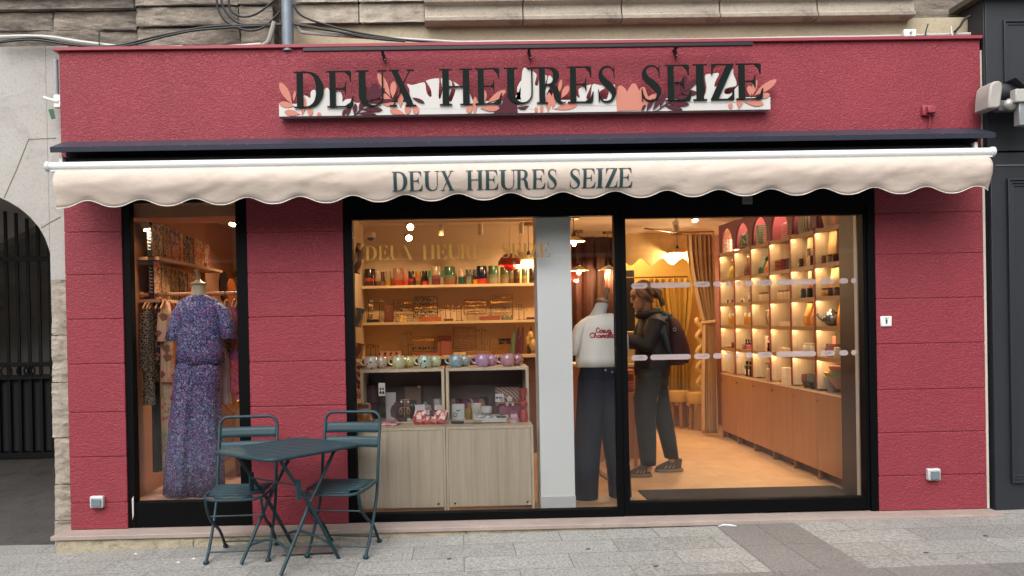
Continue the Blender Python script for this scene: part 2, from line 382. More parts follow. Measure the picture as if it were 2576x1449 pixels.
O('vault', MB().box(-6.5, -2.6, .66, 5.4, 3.2, 3.3), DKW, psw)
O('far_side_wall', MB().box(-6.6, -6.45, .1, 5.2, -.2, 3.2), DKW, psw)
O('inner_arch', MB().prism([(-6.4, 3.2), (-6.4, 1.6), (-5.5, 2.15), (-4.6, 2.6), (-4.0, 2.75), (-3.5, 2.75), (XJ+.03, 2.55), (XJ+.03, 3.2)], 3.2, 3.4), DKW, psw)
# iron gate
g = T('iron_gate', (-4.3, 2.9, .02), 'black wrought iron gate with vertical bars and a row of rings, across the passage', 'gate')
IRON = mat('08080a', .5, .3, .1); YG = 2.9
gx = lambda u, v: W(u, v, YG)
bx = [gx(u, 850)[0] for u in (-35, -8, 19, 46, 73, 100, 127)]
for i, x in enumerate(bx):
    O('bar', MB().box(x-.016, x+.016, YG, YG+.018, .03, 2.72-.02*i if i < 4 else 2.6), IRON, g)
for z, h in ((gx(60, 652)[1], .055), (gx(60, 917)[1], .05), (gx(60, 948)[1], .05), (.06, .06)):
    O('rail', MB().box(-5.6, XJ+.03, YG-.03, YG-.005, z-h/2, z+h/2), IRON, g)
zr = (gx(60, 917)[1]+gx(60, 948)[1])/2
for u in (20, 60, 78, 96):
    x = gx(u, 930)[0]; O('ring', MB().tube([(x+.058*cos(k*PI/8), YG-.03, zr+.058*sin(k*PI/8)) for k in range(16)], .01, 6, True), IRON, g)
O('mesh_panel', MB().box(-5.6, XJ+.03, YG+.04, YG+.05, .1, zr-.08), mat('15151c', .7), g)
O('meter_box', MB().box(gx(70, 970)[0], gx(100, 970)[0], 3.1, 3.2, gx(80, 1060)[1], gx(80, 965)[1]), mat('4c4a49', .6), label='small grey box on the passage wall behind the gate', cat='box')

# ---- shop box
shop = T('shopfront', (.5, 0, 0), 'dark red rendered shopfront box with black framed windows', 'shopfront')
def sp(name, mb, m, **k): return O(name, mb, m, shop, **k)
XL, XR = -2.81, 3.808
sp('fascia', MB().box(XL, XR, 0, .115, 2.34, 3.375), RED, bevel=.006)
sp('coping', MB().box(XL-.03, XR+.005, -.025, .14, 3.375, 3.398), REDP, bevel=.002)
PIL = [(-2.80, -2.395, [2.09, 1.786, 1.47, 1.15, .805, .486, .158]), (-1.508, -.822, [2.07, 1.775, 1.46, 1.14, .82, .50, .17]), (3.02, 3.812, [2.13, 1.83, 1.508, 1.18, .848, .535, .222])]
for x0, x1, gs in PIL:
    m = MB(); zs = [2.3445]+gs+[-.03]
    m.box(x0+.004, x1-.004, .0045, .12, -.03, 2.345)
    for j, (a, b) in enumerate(zip(zs, zs[1:])):
        m.box(x0, x1, 0, .04, b+(.003 if j < len(zs)-2 else 0), a-.003)
    sp('pillar', m, RED, bevel=.004)
sp('threshold', MB().box(-2.86, 3.83, -.17, .12, -.062, -.032), PLATE, bevel=.004)
for i in range(7):
    a = -2.83+i*.95; b = min(a+.945, 3.80)
    sp('plinth_stone', rough(a, b, -.24, -.063, -.155, .006, 24, 6, 9, .24, seed=i), TRAV)
sp('end_jamb', MB().box(3.813, 3.835, .01, .1, -.03, 3.3), mat('b9b0a4', .8))
# frames
fr = lambda name, x0, x1, y0, y1, z0, z1: sp(name, MB().box(x0, x1, y0, y1, z0, z1), BLACK, bevel=.003)
ZB = -.03
def window(name, x0, x1, zb, zt, fx0, fx1, fz0, fz1, lab):
    m = MB(); m.box(fx0, x0, .012, .09, fz0, fz1); m.box(x1, fx1, .012, .09, fz0, fz1)
    m.box(x0, x1, .014, .088, zt, fz1); m.box(x0, x1, .014, .088, fz0, zb)
    m.box(x0, x1, .03, .05, zb, zb+.004)
    f = sp(name, m, BLACK, bevel=.002, label=lab)
    O('pane', MB().box(x0-.004, x1+.004, .058, .062, zb-.004, zt+.004), GLASS, f, smooth=False); return f
wl = window('window', -2.342, -1.590, .150, 2.30, -2.393, -1.510, ZB, 2.34, 'narrow tall window with clothes display')
wm = window('window', -.758, 1.128, .027, 2.150, -.820, 1.166, ZB, 2.27, 'wide middle shop window')
dr = window('door', 1.210, 2.935, .070, 2.126, 1.168, 2.962, ZB+.01, 2.27, 'large glazed sliding door')
sp('door_track', MB().box(2.964, 3.018, .0, .1, ZB, 2.27), BLACK, bevel=.003)
sp('lintel', MB().box(-.82, 3.018, .002, .012, 2.2, 2.34), BLACK)
for u, v in ((2183, 813), (2182, 870), (2188, 1150)): pass
O('paint_chip', MB().prism([(-2.368, .18), (-2.355, .20), (-2.357, .06), (-2.366, .03)], .0095, .0118), mat('b8b0ac', .8), wl)
# ---- right neighbour: dark panelled front
nb = T('neighbour_shopfront', (4.5, -.05, 0), 'dark grey panelled wooden shopfront right of the red shop', 'shopfront')
XN = 3.86
m = MB(); m.box(XN, 6, -.02, .3, -.08, 2.55); sp_ = O('lower_panelling', m, ANTH, nb, bevel=.004)
O('upper_panelling', MB().box(XN-.03, 6, -.03, .3, 2.56, 3.66), ANTH, nb, bevel=.004)
O('side_return', MB().box(XN-.035, XN+.045, -.015, .02, 2.56, 3.66), ANTH, nb, bevel=.003)
O('cap', MB().box(XN-.09, 6, -.12, .3, 3.665, 3.71), mat('4a4338', .7), nb, bevel=.004)
def molding(x0, z0, z1):
    for k, (o, y) in enumerate(((0, -.045), (.02, -.036), (.04, -.028))):
        m = MB(); m.box(x0+o, x0+o+.016, y, -.0, z0+o, z1-o); m.box(x0+o+.016, 6, y, -.0, z0+o, z0+o+.016); m.box(x0+o+.016, 6, y, 0, z1-o-.016, z1-o)
        O('panel_moulding', m, ANTH, nb, bevel=.002)
molding(3.97, .16, 2.36); molding(3.955, 2.86, 3.50)
O('seam', MB().box(XN+.03, 6, -.026, -.02, 2.452, 2.462), mat('5a5a5a', .6), nb)
aw = T('neighbour_awning', (4.1, -.2, 2.85), 'folded awning mechanism with white end cap on the dark shopfront', 'awning')
Yn = -.16
px = lambda u, v, Y=Yn: W(u, v, Y)
pl = [px(*q) for q in ((2473, 278), (2474, 250), (2478, 220), (2486, 211), (2500, 208), (2507, 214), (2509, 226), (2505, 255), (2504, 270), (2498, 277))]
O('end_cap', MB().prism(pl, Yn-.06, Yn+.1), mat('9a9590', .5), aw, bevel=.012)
z = px(2540, 232)[1]; O('roller', MB().lathe([(.065, 0), (.065, 1.6)], (px(2508, 240)[0], Yn+.02, z), 20, 'x'), mat('2a2d33', .5), aw)
z1 = px(2540, 262)[1]; O('torsion_bar', MB().box(px(2505, 262)[0], 6, Yn-.03, Yn+.03, z1-.05, z1+.02), mat('777b7e', .4, .4), aw, bevel=.004)
a = px(2550, 225, Yn-.12); O('front_profile', MB().box(a[0], 6, Yn-.14, Yn-.08, a[1]-.09, a[1]), mat('a3a19d', .4), aw, bevel=.006)
a = px(2559, 262, Yn-.1); O('arm_bracket', MB().box(a[0], a[0]+.2, Yn-.12, Yn-.06, px(2560, 325)[1], a[1]+.02), mat('8f9295', .4, .4), aw, bevel=.006)
a = px(2545, 262, Yn-.09); O('elbow', MB().sph((a[0], Yn-.08, a[1]), .05, .03, .045), mat('8c8a87', .4, .5), aw)
O('folded_fabric', MB().prism([px(2530, 206), px(2576, 206), px(2600, 232), px(2560, 232)], Yn-.1, Yn+.02), mat('23252a', .9), aw)

# ---- opposite side of the street (seen only as reflections in the glass)
op = T('opposite_building', (0, -13, 0), 'pale stone building with dark shopfronts on the far side of the street, seen as reflection', 'building')
O('upper_wall', MB().box(-22, 22, -14, -13, 3.2, 6.0), mat('8f887c', .9, 0, .2, 1), op)
O('shop_wall', MB().box(-22, 22, -13.9, -12.95, -.5, 2.86), mat('2c2a2c', .8, 0, .3, .8), op)
O('string_course', MB().box(-22, 22, -13.3, -12.8, 2.88, 2.96), mat('d8d6d0', .6, 0, .03), op)
O('shop_fascia', MB().box(-22, 22, -13.9, -12.93, 2.97, 3.19), mat('4c4644', .8), op)
for x in range(-19, 20, 4):
    f = O('window', MB().box(x-.7, x+.7, -12.99, -12.96, 4.0, 5.6), mat('22262b', .2), op)
    O('frame', MB().box(x-.82, x+.82, -12.985, -12.93, 3.9, 3.99), mat('c9c5bc', .7), f)
for x in (-15, -8, 1, 7, 14): O('shop_window', MB().box(x-1.6, x+1.4, -12.93, -12.9, .3, 2.5), mat('3f4650', .2), op)
# ================================================================== LETTERING
class Stroke(list): pass
def stroke(pts):                      # (x,z,width) centre line -> outline
    L, Rr = [], []
    for i, (x, z, wd) in enumerate(pts):
        a = pts[max(0, i-1)]; b = pts[min(len(pts)-1, i+1)]; dx, dz = b[0]-a[0], b[1]-a[1]; q = math.hypot(dx, dz) or 1
        nx, nz = -dz/q*wd/2, dx/q*wd/2; L.append((x+nx, z+nz)); Rr.append((x-nx, z-nz))
    q = Stroke(L+Rr[::-1]); q.n = len(L); return q
def smoothp(p, k=4):
    out = []
    for i in range(len(p)-1):
        a, b, c, d = p[max(0, i-1)], p[i], p[i+1], p[min(len(p)-1, i+2)]
        for j in range(k):
            t = j/k
            out.append(tuple(.5*((2*b[q])+(-a[q]+c[q])*t+(2*a[q]-5*b[q]+4*c[q]-d[q])*t*t+(-a[q]+3*b[q]-3*c[q]+d[q])*t**3) for q in range(len(b))))
    return out+[p[-1]]
rc = lambda x0, x1, z0, z1: [(x0, z0), (x1, z0), (x1, z1), (x0, z1)]
def stem(x, w=.17, s=.075, top=1, bot=1):
    o = [rc(x, x+w, .0, 1)]
    if top: o.append(rc(x-s, x+w+s, .968, 1))
    if bot: o.append(rc(x-s, x+w+s, 0, .032))
    return o
def G(ch):
    if ch == 'I': return stem(.075)
    if ch == 'E': return stem(.075)+[rc(.24, .66, .968, 1), rc(.24, .70, 0, .032), [(.69, .975), (.69, .70), (.67, .70), (.62, .86), (.5, .975)], [(.75, .31), (.73, .31), (.66, .13), (.5, .03), (.73, .03)], rc(.24, .45, .485, .52), [(.54, .68), (.52, .68), (.50, .57), (.42, .52), (.42, .485), (.50, .44), (.52, .34), (.54, .34)]]
    if ch == 'H': return stem(.075)+stem(.60)+[rc(.24, .61, .49, .525)]
    if ch == 'D': return stem(.075)+[stroke(smoothp([(.24, .984, .032), (.42, .965, .05), (.58, .86, .12), (.675, .66, .185), (.69, .5, .20), (.675, .34, .185), (.58, .14, .12), (.42, .035, .05), (.24, .016, .032)]))]
    if ch == 'U': return stem(.075, bot=0)[1:]+[stroke(smoothp([(.16, 1, .17), (.16, .35, .17), (.18, .2, .16), (.26, .08, .11), (.40, .02, .05), (.54, .05, .035), (.635, .17, .032), (.66, .33, .032), (.66, 1, .032)])), rc(.55, .77, .968, 1)]
    if ch == 'R': return stem(.075)+[stroke(smoothp([(.24, .984, .032), (.42, .965, .06), (.54, .87, .15), (.565, .75, .18), (.53, .62, .14), (.42, .53, .06), (.24, .51, .032)])), stroke(smoothp([(.36, .51, .05), (.50, .44, .13), (.565, .30, .175), (.60, .14, .16), (.67, .03, .08), (.78, .01, .03), (.84, .04, .02)]))]
    if ch == 'S': return [stroke(smoothp([(.60, .72, .025), (.57, .86, .03), (.46, .965, .035), (.32, .98, .045), (.18, .91, .08), (.13, .77, .14), (.20, .63, .18), (.36, .50, .20), (.52, .36, .20), (.58, .22, .14), (.50, .07, .07), (.34, .015, .045), (.18, .05, .035), (.09, .18, .03), (.06, .32, .025)])), [(.60, .99), (.585, .99), (.565, .9), (.59, .66), (.61, .66)], [(.055, .01), (.075, .01), (.09, .1), (.065, .36), (.045, .36)]]
    if ch == 'X': return [[(.06, 1), (.26, 1), (.78, 0), (.57, 0)], [(.66, 1), (.695, 1), (.43, .56), (.41, .59)], [(.09, 0), (.125, 0), (.385, .42), (.365, .45)], rc(.0, .32, .968, 1), rc(.56, .80, .968, 1), rc(.0, .23, 0, .032), rc(.50, .85, 0, .032)]
    if ch == 'Z': return [[(.47, .97), (.67, .97), (.24, .03), (.03, .03)], rc(.05, .67, .968, 1), rc(.03, .68, 0, .032), [(.05, .975), (.05, .70), (.07, .70), (.10, .87), (.22, .975)], [(.68, .025), (.68, .33), (.66, .33), (.62, .14), (.48, .025)]]
NAME = [('D', 735, 809), ('E', 817.6, 884), ('U', 890, 968), ('X', 974, 1041), ('H', 1100, 1183), ('E', 1190, 1257), ('U', 1263, 1345), ('R', 1345, 1419), ('E', 1423.5, 1489), ('S', 1501, 1546), ('S', 1611, 1661), ('E', 1671, 1737), ('I', 1742, 1777), ('Z', 1787, 1846), ('E', 1851, 1920)]
def slices(P_, h):
    def clip(P_, z, keep_above):
        out = []
        for i, p in enumerate(P_):
            q = P_[i-1]; a = (p[1] >= z) == keep_above; b_ = (q[1] >= z) == keep_above
            if a != b_: t = (z-q[1])/(p[1]-q[1]); out.append((q[0]+(p[0]-q[0])*t, z))
            if a: out.append(p)
        return out
    zs = [p[1] for p in P_]; res = []; z = math.floor(min(zs)/h)*h
    while z < max(zs):
        a = clip(P_, z, True); a = clip(a, z+h, False) if len(a) > 2 else a
        if len(a) > 2 and max(p[1] for p in a)-min(p[1] for p in a) > 1e-5: res.append(a)
        z += h
    return res
def lettering(x0, x1, z0, z1, yf, dep, zslope=0., cut=False):
    m = MB(); q = 0; out = [m]; last = None
    for ch, a, b in NAME:
        if last and a-last > 40: m = MB(); out.append(m)
        last = b
        gl = G(ch); mx = max(p[0] for s_ in gl for p in s_); mn = min(p[0] for s_ in gl for p in s_)
        A = x0+(a-735)/(1920-735)*(x1-x0); B = x0+(b-735)/(1920-735)*(x1-x0)
        for s_ in gl:
            q += 1; P_ = [(A+(p[0]-mn)/(mx-mn)*(B-A), z0+p[1]*(z1-z0)+zslope*(A-x0)) for p in s_]
            k = len(m.v)
            quads = [P_]
            if cut and isinstance(s_, Stroke): n_ = s_.n; quads = [[P_[i], P_[i+1], P_[2*n_-2-i], P_[2*n_-1-i]] for i in range(n_-1)]
            for Pq in quads:
                for Pb in (slices(Pq, .011) if cut else [Pq]): m.prism(Pb, 0, dep)
            m.v[k:] = [(x, yf(z)-(q % 5)*.00015+(y if y else 0), z) for x, y, z in m.v[k:]]
    return out
# ------------------------------------------------------------------ fascia sign
sg = T('shop_sign', (.5, -.07, 2.87), 'white cut-out leaf signboard on the red fascia with large dark green serif letters', 'shop sign')
YS = -.075
c1 = lambda x, y: W(697.6+x/4.0, 147.6+y/4.0, YS)
c2 = lambda x, y: W(1314.8+x/4.0, 134.2+y/4.0, YS)
SW = mat('B9B7B3', .6, 0, .02); SPK = mat('B47466', .65, 0, .03, spec=.2); SPL = mat('4A222C', .7, 0, .05, spec=.15)
zb0, zb1 = 2.872, 2.96; xa, xb = -1.243, 2.243
m = MB(); m.box(xa, xb, YS, -.015, zb0, zb1)
W1 = [(200, 500), (247, 380), (285, 372), (332, 395), (336, 340), (355, 318), (385, 322), (400, 430), (440, 385), (460, 340), (485, 300), (510, 296), (540, 340), (575, 345), (612, 330), (642, 342), (655, 385), (655, 438), (690, 410), (742, 405), (768, 430), (768, 500)]
W2 = [(1380, 470), (1335, 370), (1330, 310), (1305, 255), (1350, 265), (1400, 255), (1470, 238), (1490, 260), (1500, 330), (1528, 380), (1552, 378), (1545, 310), (1505, 240), (1497, 222), (1560, 203), (1610, 198), (1630, 215), (1622, 380), (1642, 400), (1662, 300), (1645, 200), (1700, 207), (1745, 220), (1758, 260), (1745, 330), (1720, 410), (1740, 442), (1762, 410), (1790, 330), (1790, 270), (1775, 232), (1850, 285), (1920, 330), (1950, 380), (1970, 440), (1975, 500), (1420, 500)]
W3 = [(2400, 540), (2400, 370), (2500, 400), (2535, 385), (2412, 330), (2460, 215), (2530, 300), (2545, 290), (2480, 200), (2485, 110), (2525, 110), (2545, 150)]
W3b = [(50, 165), (100, 180), (130, 200), (140, 230), (122, 310), (150, 325), (165, 260), (180, 200), (240, 225), (245, 250), (215, 350), (235, 360), (262, 225), (305, 260), (300, 300), (250, 390), (240, 420), (270, 520), (0, 540), (0, 170)]
W4 = [(530, 520), (530, 430), (575, 450), (560, 370), (600, 340), (682, 316), (685, 330), (660, 390), (640, 440), (655, 480), (685, 478), (700, 320), (760, 318), (810, 330), (830, 350), (780, 380), (762, 430), (800, 470), (850, 460), (880, 350), (925, 315), (930, 400), (945, 520)]
W5 = [(1680, 490), (1680, 365), (1740, 270), (1812, 243), (1820, 300), (1805, 400), (1830, 425), (1850, 350), (1835, 225), (1900, 208), (1975, 203), (1935, 290), (1938, 340), (2030, 250), (2112, 158), (2120, 210), (2150, 290), (2140, 330), (2050, 350), (2025, 390), (2050, 412), (2100, 400), (2160, 333), (2175, 345), (2175, 490)]
for k, (cf, P_) in enumerate(((c1, W1), (c1, W2), (c1, W3), (c2, W3b), (c2, W4), (c2, W5))):
    m.prism([cf(*p) for p in smoothp(P_+P_[:1], 3)[:-1]], YS-.0004*(k+1), -.05)
O('white_leaf_board', m, SW, sg)
def leafs(cf, L, y0, dep=.02):
    m = MB()
    for k, (bx_, by, tx, ty, wd) in enumerate(L):
        n = 9; a = []; q = math.hypot(tx-bx_, ty-by) or 1; nx, ny = -(ty-by)/q, (tx-bx_)/q
        prof = [(0, .05), (.1, .22), (.25, .62), (.45, .95), (.62, 1), (.8, .84), (.92, .5), (1, .02)]
        P_ = [(bx_+(tx-bx_)*t+nx*wd/2*s_, by+(ty-by)*t+ny*wd/2*s_) for t, s_ in prof]+[(bx_+(tx-bx_)*t-nx*wd/2*s_, by+(ty-by)*t-ny*wd/2*s_) for t, s_ in prof[::-1]]
        P2 = []
        for p in P_:
            x, z = cf(*p); P2.append((x, max(z, zb0+.0005)))
        m.prism(P2, y0-.0002*k, y0+dep)
    return m
PK1 = [(150, 460, 25, 240, 75), (175, 480, 18, 450, 60), (230, 560, 72, 535, 62), (250, 575, 275, 390, 55), (335, 590, 330, 490, 55), (420, 590, 420, 540, 42), (165, 430, 180, 325, 28),
       (1140, 385, 1012, 145, 72), (1160, 395, 1172, 228, 62), (1150, 410, 998, 345, 60), (1190, 470, 1045, 430, 60), (1240, 490, 1240, 330, 62), (1290, 565, 1132, 520, 62), (1312, 570, 1310, 470, 60), (1398, 575, 1392, 470, 66),
       (1985, 560, 1992, 385, 48), (2085, 445, 2085, 320, 42), (2115, 445, 2300, 320, 64), (2045, 500, 2235, 500, 64), (1930, 560, 1932, 470, 62)]
PK2 = [(360, 410, 388, 262, 36), (390, 450, 462, 325, 62), (315, 560, 548, 520, 64), (255, 595, 265, 395, 62), (135, 610, 135, 540, 32), (190, 610, 190, 525, 36), (300, 560, 330, 375, 62),
       (2330, 425, 2552, 265, 72), (2290, 430, 2275, 325, 52), (2305, 430, 2350, 265, 48), (2360, 445, 2485, 415, 56), (2230, 490, 2422, 510, 62), (2175, 560, 2190, 435, 62), (2090, 560, 2090, 500, 44)]
PB = [(950, 580), (938, 460), (950, 380), (965, 328), (1000, 325), (1035, 360), (1052, 390), (1075, 340), (1105, 303), (1140, 310), (1172, 380), (1190, 345), (1225, 338), (1262, 440), (1290, 420), (1352, 400), (1340, 450), (1290, 490), (1240, 530), (1200, 570)]
m = leafs(c1, PK1, YS-.004); b = leafs(c2, PK2, YS-.004); m.add(b.v, b.f)
m.prism([(x, max(z, zb0+.0005)) for x, z in (c2(*p) for p in PB)], YS-.0035, YS+.02)
O('pink_leaves', m, SPK, sg)
PL1 = [(700, 580, 730, 470, 44), (655, 585, 688, 508, 34), (775, 570, 790, 455, 42), (825, 530, 850, 440, 36), (845, 512, 1058, 515, 48), (815, 550, 1000, 570, 44), (920, 440, 1000, 245, 90), (905, 440, 885, 290, 70), (930, 445, 1185, 418, 36), (1360, 395, 1480, 445, 34), (960, 420, 1080, 300, 70), (770, 590, 900, 440, 14)]
PL2 = [(1525, 450, 1560, 300, 85), (1600, 395, 1752, 265, 62), (1600, 405, 1750, 400, 58), (1530, 445, 1690, 455, 50), (1595, 380, 1642, 225, 52), (1455, 500, 1672, 515, 52), (1425, 525, 1605, 570, 48), (1380, 545, 1435, 390, 44), (1310, 570, 1385, 455, 44), (1245, 580, 1312, 460, 44), (1195, 580, 1232, 520, 28), (1330, 590, 1560, 430, 14)]
m = leafs(c1, PL1, YS-.008); b = leafs(c2, PL2, YS-.008); m.add(b.v, b.f)
m.prism([(x, max(z, zb0+.0005)) for x, z in (c1(*p) for p in ((2178, 555), (2200, 500), (2258, 460), (2290, 370), (2330, 335), (2385, 440), (2412, 460), (2418, 555)))], YS-.0075, YS+.02)
m.prism([c1(*p) for p in ((2415, 490), (2450, 485), (2530, 475), (2490, 515), (2440, 512))], YS-.0074, YS+.01)
O('plum_leaves', m, SPL, sg)
for wd_ in lettering(-1.133, 2.188, 2.927, 3.182, lambda z: YS-.016, .010, .0045): O('lettering', wd_, mat('0E1816', .8, 0, .05, spec=.15), sg)
m = MB()
for x in (-1.0, 0.45, 2.0):
    for z_ in (2.95, 3.1): m.lathe([(.006, 0), (.006, .105)], (x, -.0, z_), 8, 'y')
# lamp bar above the sign
lb = T('sign_lamp_bar', (.5, -.12, 3.38), 'thin black lamp bar on three brackets above the sign letters', 'lamp bar')
x0, z0_ = W(763, 126, -.12); x1, z1_ = W(1893, 108, -.12)
O('bar', MB().box(x0, x1, -.135, -.105, z0_-.012, z0_+.012), BLACKM, lb, bevel=.002)
for u in (962, 1331, 1700):
    x = ux(u, 130, -.06); b_ = O('bracket', MB().box(x-.008, x+.008, -.105, -.0, z0_-.006, z0_+.006).tube([(x, -.04, z0_), (x+.01, -.02, z0_-.035), (x+.012, -.012, z0_-.05)], .011, 8), BLACKM, lb)
    O('screw', MB().sph((x+.014, -.03, z0_-.045), .006), mat('999999', .3, .8), b_)
# ------------------------------------------------------------------ awning
awn = T('awning', (.48, -.2, 2.45), 'cream scalloped awning with white front bar, dark hood and printed green lettering', 'awning')
hx0, hx1 = -2.785, 3.775
pr = [(-.2, 2.618), (-.205, 2.652), (.0, 2.735), (.0, 2.718), (-.185, 2.64), (-.185, 2.618)]
m = MB(); n = len(pr)
m.add([(x, y, z) for x in (hx0, hx1) for y, z in pr], [(i, (i+1) % n, (i+1) % n+n, i+n) for i in range(n)]+[tuple(range(n-1, -1, -1)), tuple(range(n, 2*n))])
hd = O('hood', m, HOOD, awn, smooth=False)
m = MB()
for i in range(60):
    x = random.uniform(hx0+.1, hx1-.1); m.sph((x, -.2+random.uniform(-.006, 0), 2.65+random.uniform(-.004, .002)), random.uniform(.0015, .004), None, .0015, 6, 4)
O('chipped_paint', m, mat('b9b6b4', .7), hd)
m = MB().box(-2.76, 3.76, -.03, -.002, 2.43, 2.70).box(-2.72, 3.66, -.36, -.03, 2.478, 2.482); O('cassette_shade', m, mat('050506', .9, 0, 0), awn)  # near-black box and sheet paint in the shaded void under the hood
O('fabric_roll', MB().lathe([(.05, 0), (.05, 6.4)], (-2.7, -.09, 2.55), 16, 'x'), mat('0c0c0e', .9), awn)
for x in (-2.735, 3.665):
    O('end_plate', MB().box(x-.012, x+.012, -.16, -.02, 2.49, 2.60), WHITEP, awn, bevel=.004)
def endp(u, v): return W(u, v, -.38)
bz = 2.482
O('front_bar', MB().lathe([(.028, 0), (.028, 6.32)], (-2.695, -.385, bz), 20, 'x').box(-2.69, 3.62, -.40, -.36, bz-.036, bz-.01), WHITE, awn)
for x in (-2.708, 3.625): O('bar_cap', MB().lathe([(.0, -.022), (.024, -.016), (.034, -.008), (.034, .012), (.03, .016)] if x < 0 else [(.03, -.016), (.034, -.012), (.034, .008), (.024, .016), (0, .022)], (x, -.385, bz), 18, 'x'), mat('BFC2C4', .35), awn)
vx0, vx1 = -2.665, 3.605; PERI = .351; xpk = W(487, 505, -.40)[0]
def valedge(x):
    c_ = (1+cos(2*PI*(x-xpk)/PERI))/2
    return 2.213+.046*c_**1.25-.008*((x-.5)/3.2)**2
def vy(t, x): return -.386-.052*sin(PI*min(1, max(0, t))**.72)
ZT = 2.462
def vf(a, t):
    x = vx0+(vx1-vx0)*a; ze = valedge(x); t2 = t
    e = max(0, 1-(x-vx0)/.05, 1-(vx1-x)/.05)
    wr = .007*noise.noise(Vector((x*3.2+t, t*1.5, 0)))*min(1, t*4)+.005*noise.noise(Vector((x*8+t*2, t*4, 3)))*min(1, t*4)
    txt = 1-max(0, min(1, (abs(x-.48)-.85)*4)); wr *= (1-.93*txt)
    zlin = ZT-(ZT-2.235)*t; z = zlin if t < .8 else (ZT-(ZT-2.235)*.8)+((t-.8)/.2)*(ze-(ZT-(ZT-2.235)*.8))
    return (x, vy(t, x)+wr+.02*e*e, z)
VAL = N('awning_fabric'); VAL.b.inputs['Roughness'].default_value = .8
VAL.col(VAL.mix(VAL.ramp(VAL.noise(2.6, 8, VAL.pos((1.6, 1, 5)), .75).outputs[0], [(.50, (0, 0, 0)), (.80, (.8, .8, .8))]), VAL.ramp(VAL.noise(1.5, 4).outputs[0], [(.3, 'B8A99E'), (.7, 'C3B5AA')]), 'A0907F')); VAL.bump(VAL.noise(3.5, 3, VAL.pos((1, 1, 2)), .5, .4).outputs[0], .16, .05); VAL.bump(VAL.noise(500, 2).outputs[0], .1, .001)
val = O('valance', MB().grid(vf, 540, 16), VAL.m, awn, solid=.002)
O('piping', MB().tube([(vf(i/540, 1)[0], vf(i/540, 1)[1]-.001, vf(i/540, 1)[2]) for i in range(541)], .0032, 6), mat('D9D3CC', .7), val)
vyz = lambda z: vy((ZT-z)/(ZT-2.235), 0)-.0048
tz0 = W(1000, 480, -.435)[1]; tz1 = W(1000, 432, -.435)[1]
for wd_ in lettering(W(986, 450, -.435)[0], W(1591, 450, -.435)[0], tz0, tz1, vyz, .003, .0008, True): O('lettering', wd_, mat('1D3A3E', .7, 0, .05), val)
# gold letters on the window
gl = lettering(W(919, 650, .056)[0], W(1384, 650, .056)[0], 1.858, 1.962, lambda z: .0545, .001, .0)
for wd_ in gl: O('gold_lettering', wd_, mat('D8A048', .3, .5, .15, 3), wm)
# white pills on the door glass
PILL = film('B8A8A6', .55); PILL2 = film('C5B4B2', .55)
SEG = [(1588, 1629), (1636, 1738), (1746, 1786), (1793.6, 1817), (1826, 1839), (1850, 1863), (1873, 1895), (1904, 1943), (1953, 2053), (2063, 2099.5), (2111, 2133.5), (2141, 2154.5)]
for rowi, (va, vb) in enumerate(((719, 706), (900, 887))):
    for a, b in SEG:
        v = va+(vb-va)*((a+b)/2-1608)/537; x0, z = W(a, v, .055); x1, z_ = W(b, v, .055); r = .0195; zc = (z+z_)/2
        pts = [(x1-r+r*cos(t*PI/8-PI/2), zc+r*sin(t*PI/8-PI/2)) for t in range(9)]+[(x0+r+r*cos(t*PI/8+PI/2), zc+r*sin(t*PI/8+PI/2)) for t in range(9)]
        O('safety_sticker', MB().prism(pts, .0545, .0555), PILL, dr)
    for k in (0, 2, 7, 9):
        m = MB(); a, b = SEG[k]; x, z = W((a+b)/2, va+(vb-va)*((a+b)/2-1608)/537, .055)
        m.tube([(x-.03, .054, z+.003), (x-.01, .054, z-.004), (x+.03, .054, z+.002)], .0012, 4)
        for q in range(3): m.tube([(x+.01*q, .054, z-.002), (x+.01*q+.008, .054, z+.011)], .0013, 4)
        O('leaf_mark', m, mat('6a5a58', .6), dr)
# ------------------------------------------------------------------ small wall fittings
def fitting(name, u0, u1, v0, v1, lab, cat, c, dep=.035, parts=None):
    x0, z0 = W(u0, v1); x1, z1 = W(u1, v0); t = T(name, ((x0+x1)/2, 0, z0), lab, cat)
    O('housing', MB().box(x0, x1, -dep, .004, z0, z1), c, t, bevel=.008); return t, x0, x1, z0, z1
for q, lab in (((231, 264, 1246, 1276), 'grey outdoor socket low on the left red pillar'), ((2329, 2360, 1177, 1207), 'grey outdoor socket low on the right red pillar')):
    t, x0, x1, z0, z1 = fitting('outdoor_socket', *q, lab, 'socket', mat('B9BCBC', .4))
    O('flap', MB().box(x0+.014, x1-.012, -.044, -.034, z0+.010, z1-.016), mat('68757C', .35), t, bevel=.004)
    O('screw', MB().lathe([(.003, -.002), (.003, .012)], (x0+.02, -.044, z1-.012), 8, 'y'), WHITEP, t)
t, x0, x1, z0, z1 = fitting('junction_box', 2316, 2347, 266, 293, 'small red painted junction box with cable on the right of the fascia', 'junction box', REDP, .03)
O('cover', MB().box(x0+.022, x1-.012, -.06, -.03, z0+.012, z1-.018), REDP, t, bevel=.006)
O('cable', MB().tube([((x0+x1)/2+.01, -.02, z0), ((x0+x1)/2+.012, -.015, z0-.04), ((x0+x1)/2+.008, -.006, 2.735)], .006, 8), REDP, t)
t, x0, x1, z0, z1 = fitting('bell_sign', 2214, 2242, 795, 822, 'small white square bell plate with a footprint symbol on the right pillar', 'sign', WHITEP, .012)
xc, zc = (x0+x1)/2, (z0+z1)/2
m = MB().sph((xc, -.0125, zc+.004), .008, .001, .014).sph((xc, -.0125, zc-.013), .006, .001, .007)
for k in range(4): m.sph((xc-.007+k*.005, -.0125, zc+.021), .0022, .001, .0022, 6, 4)
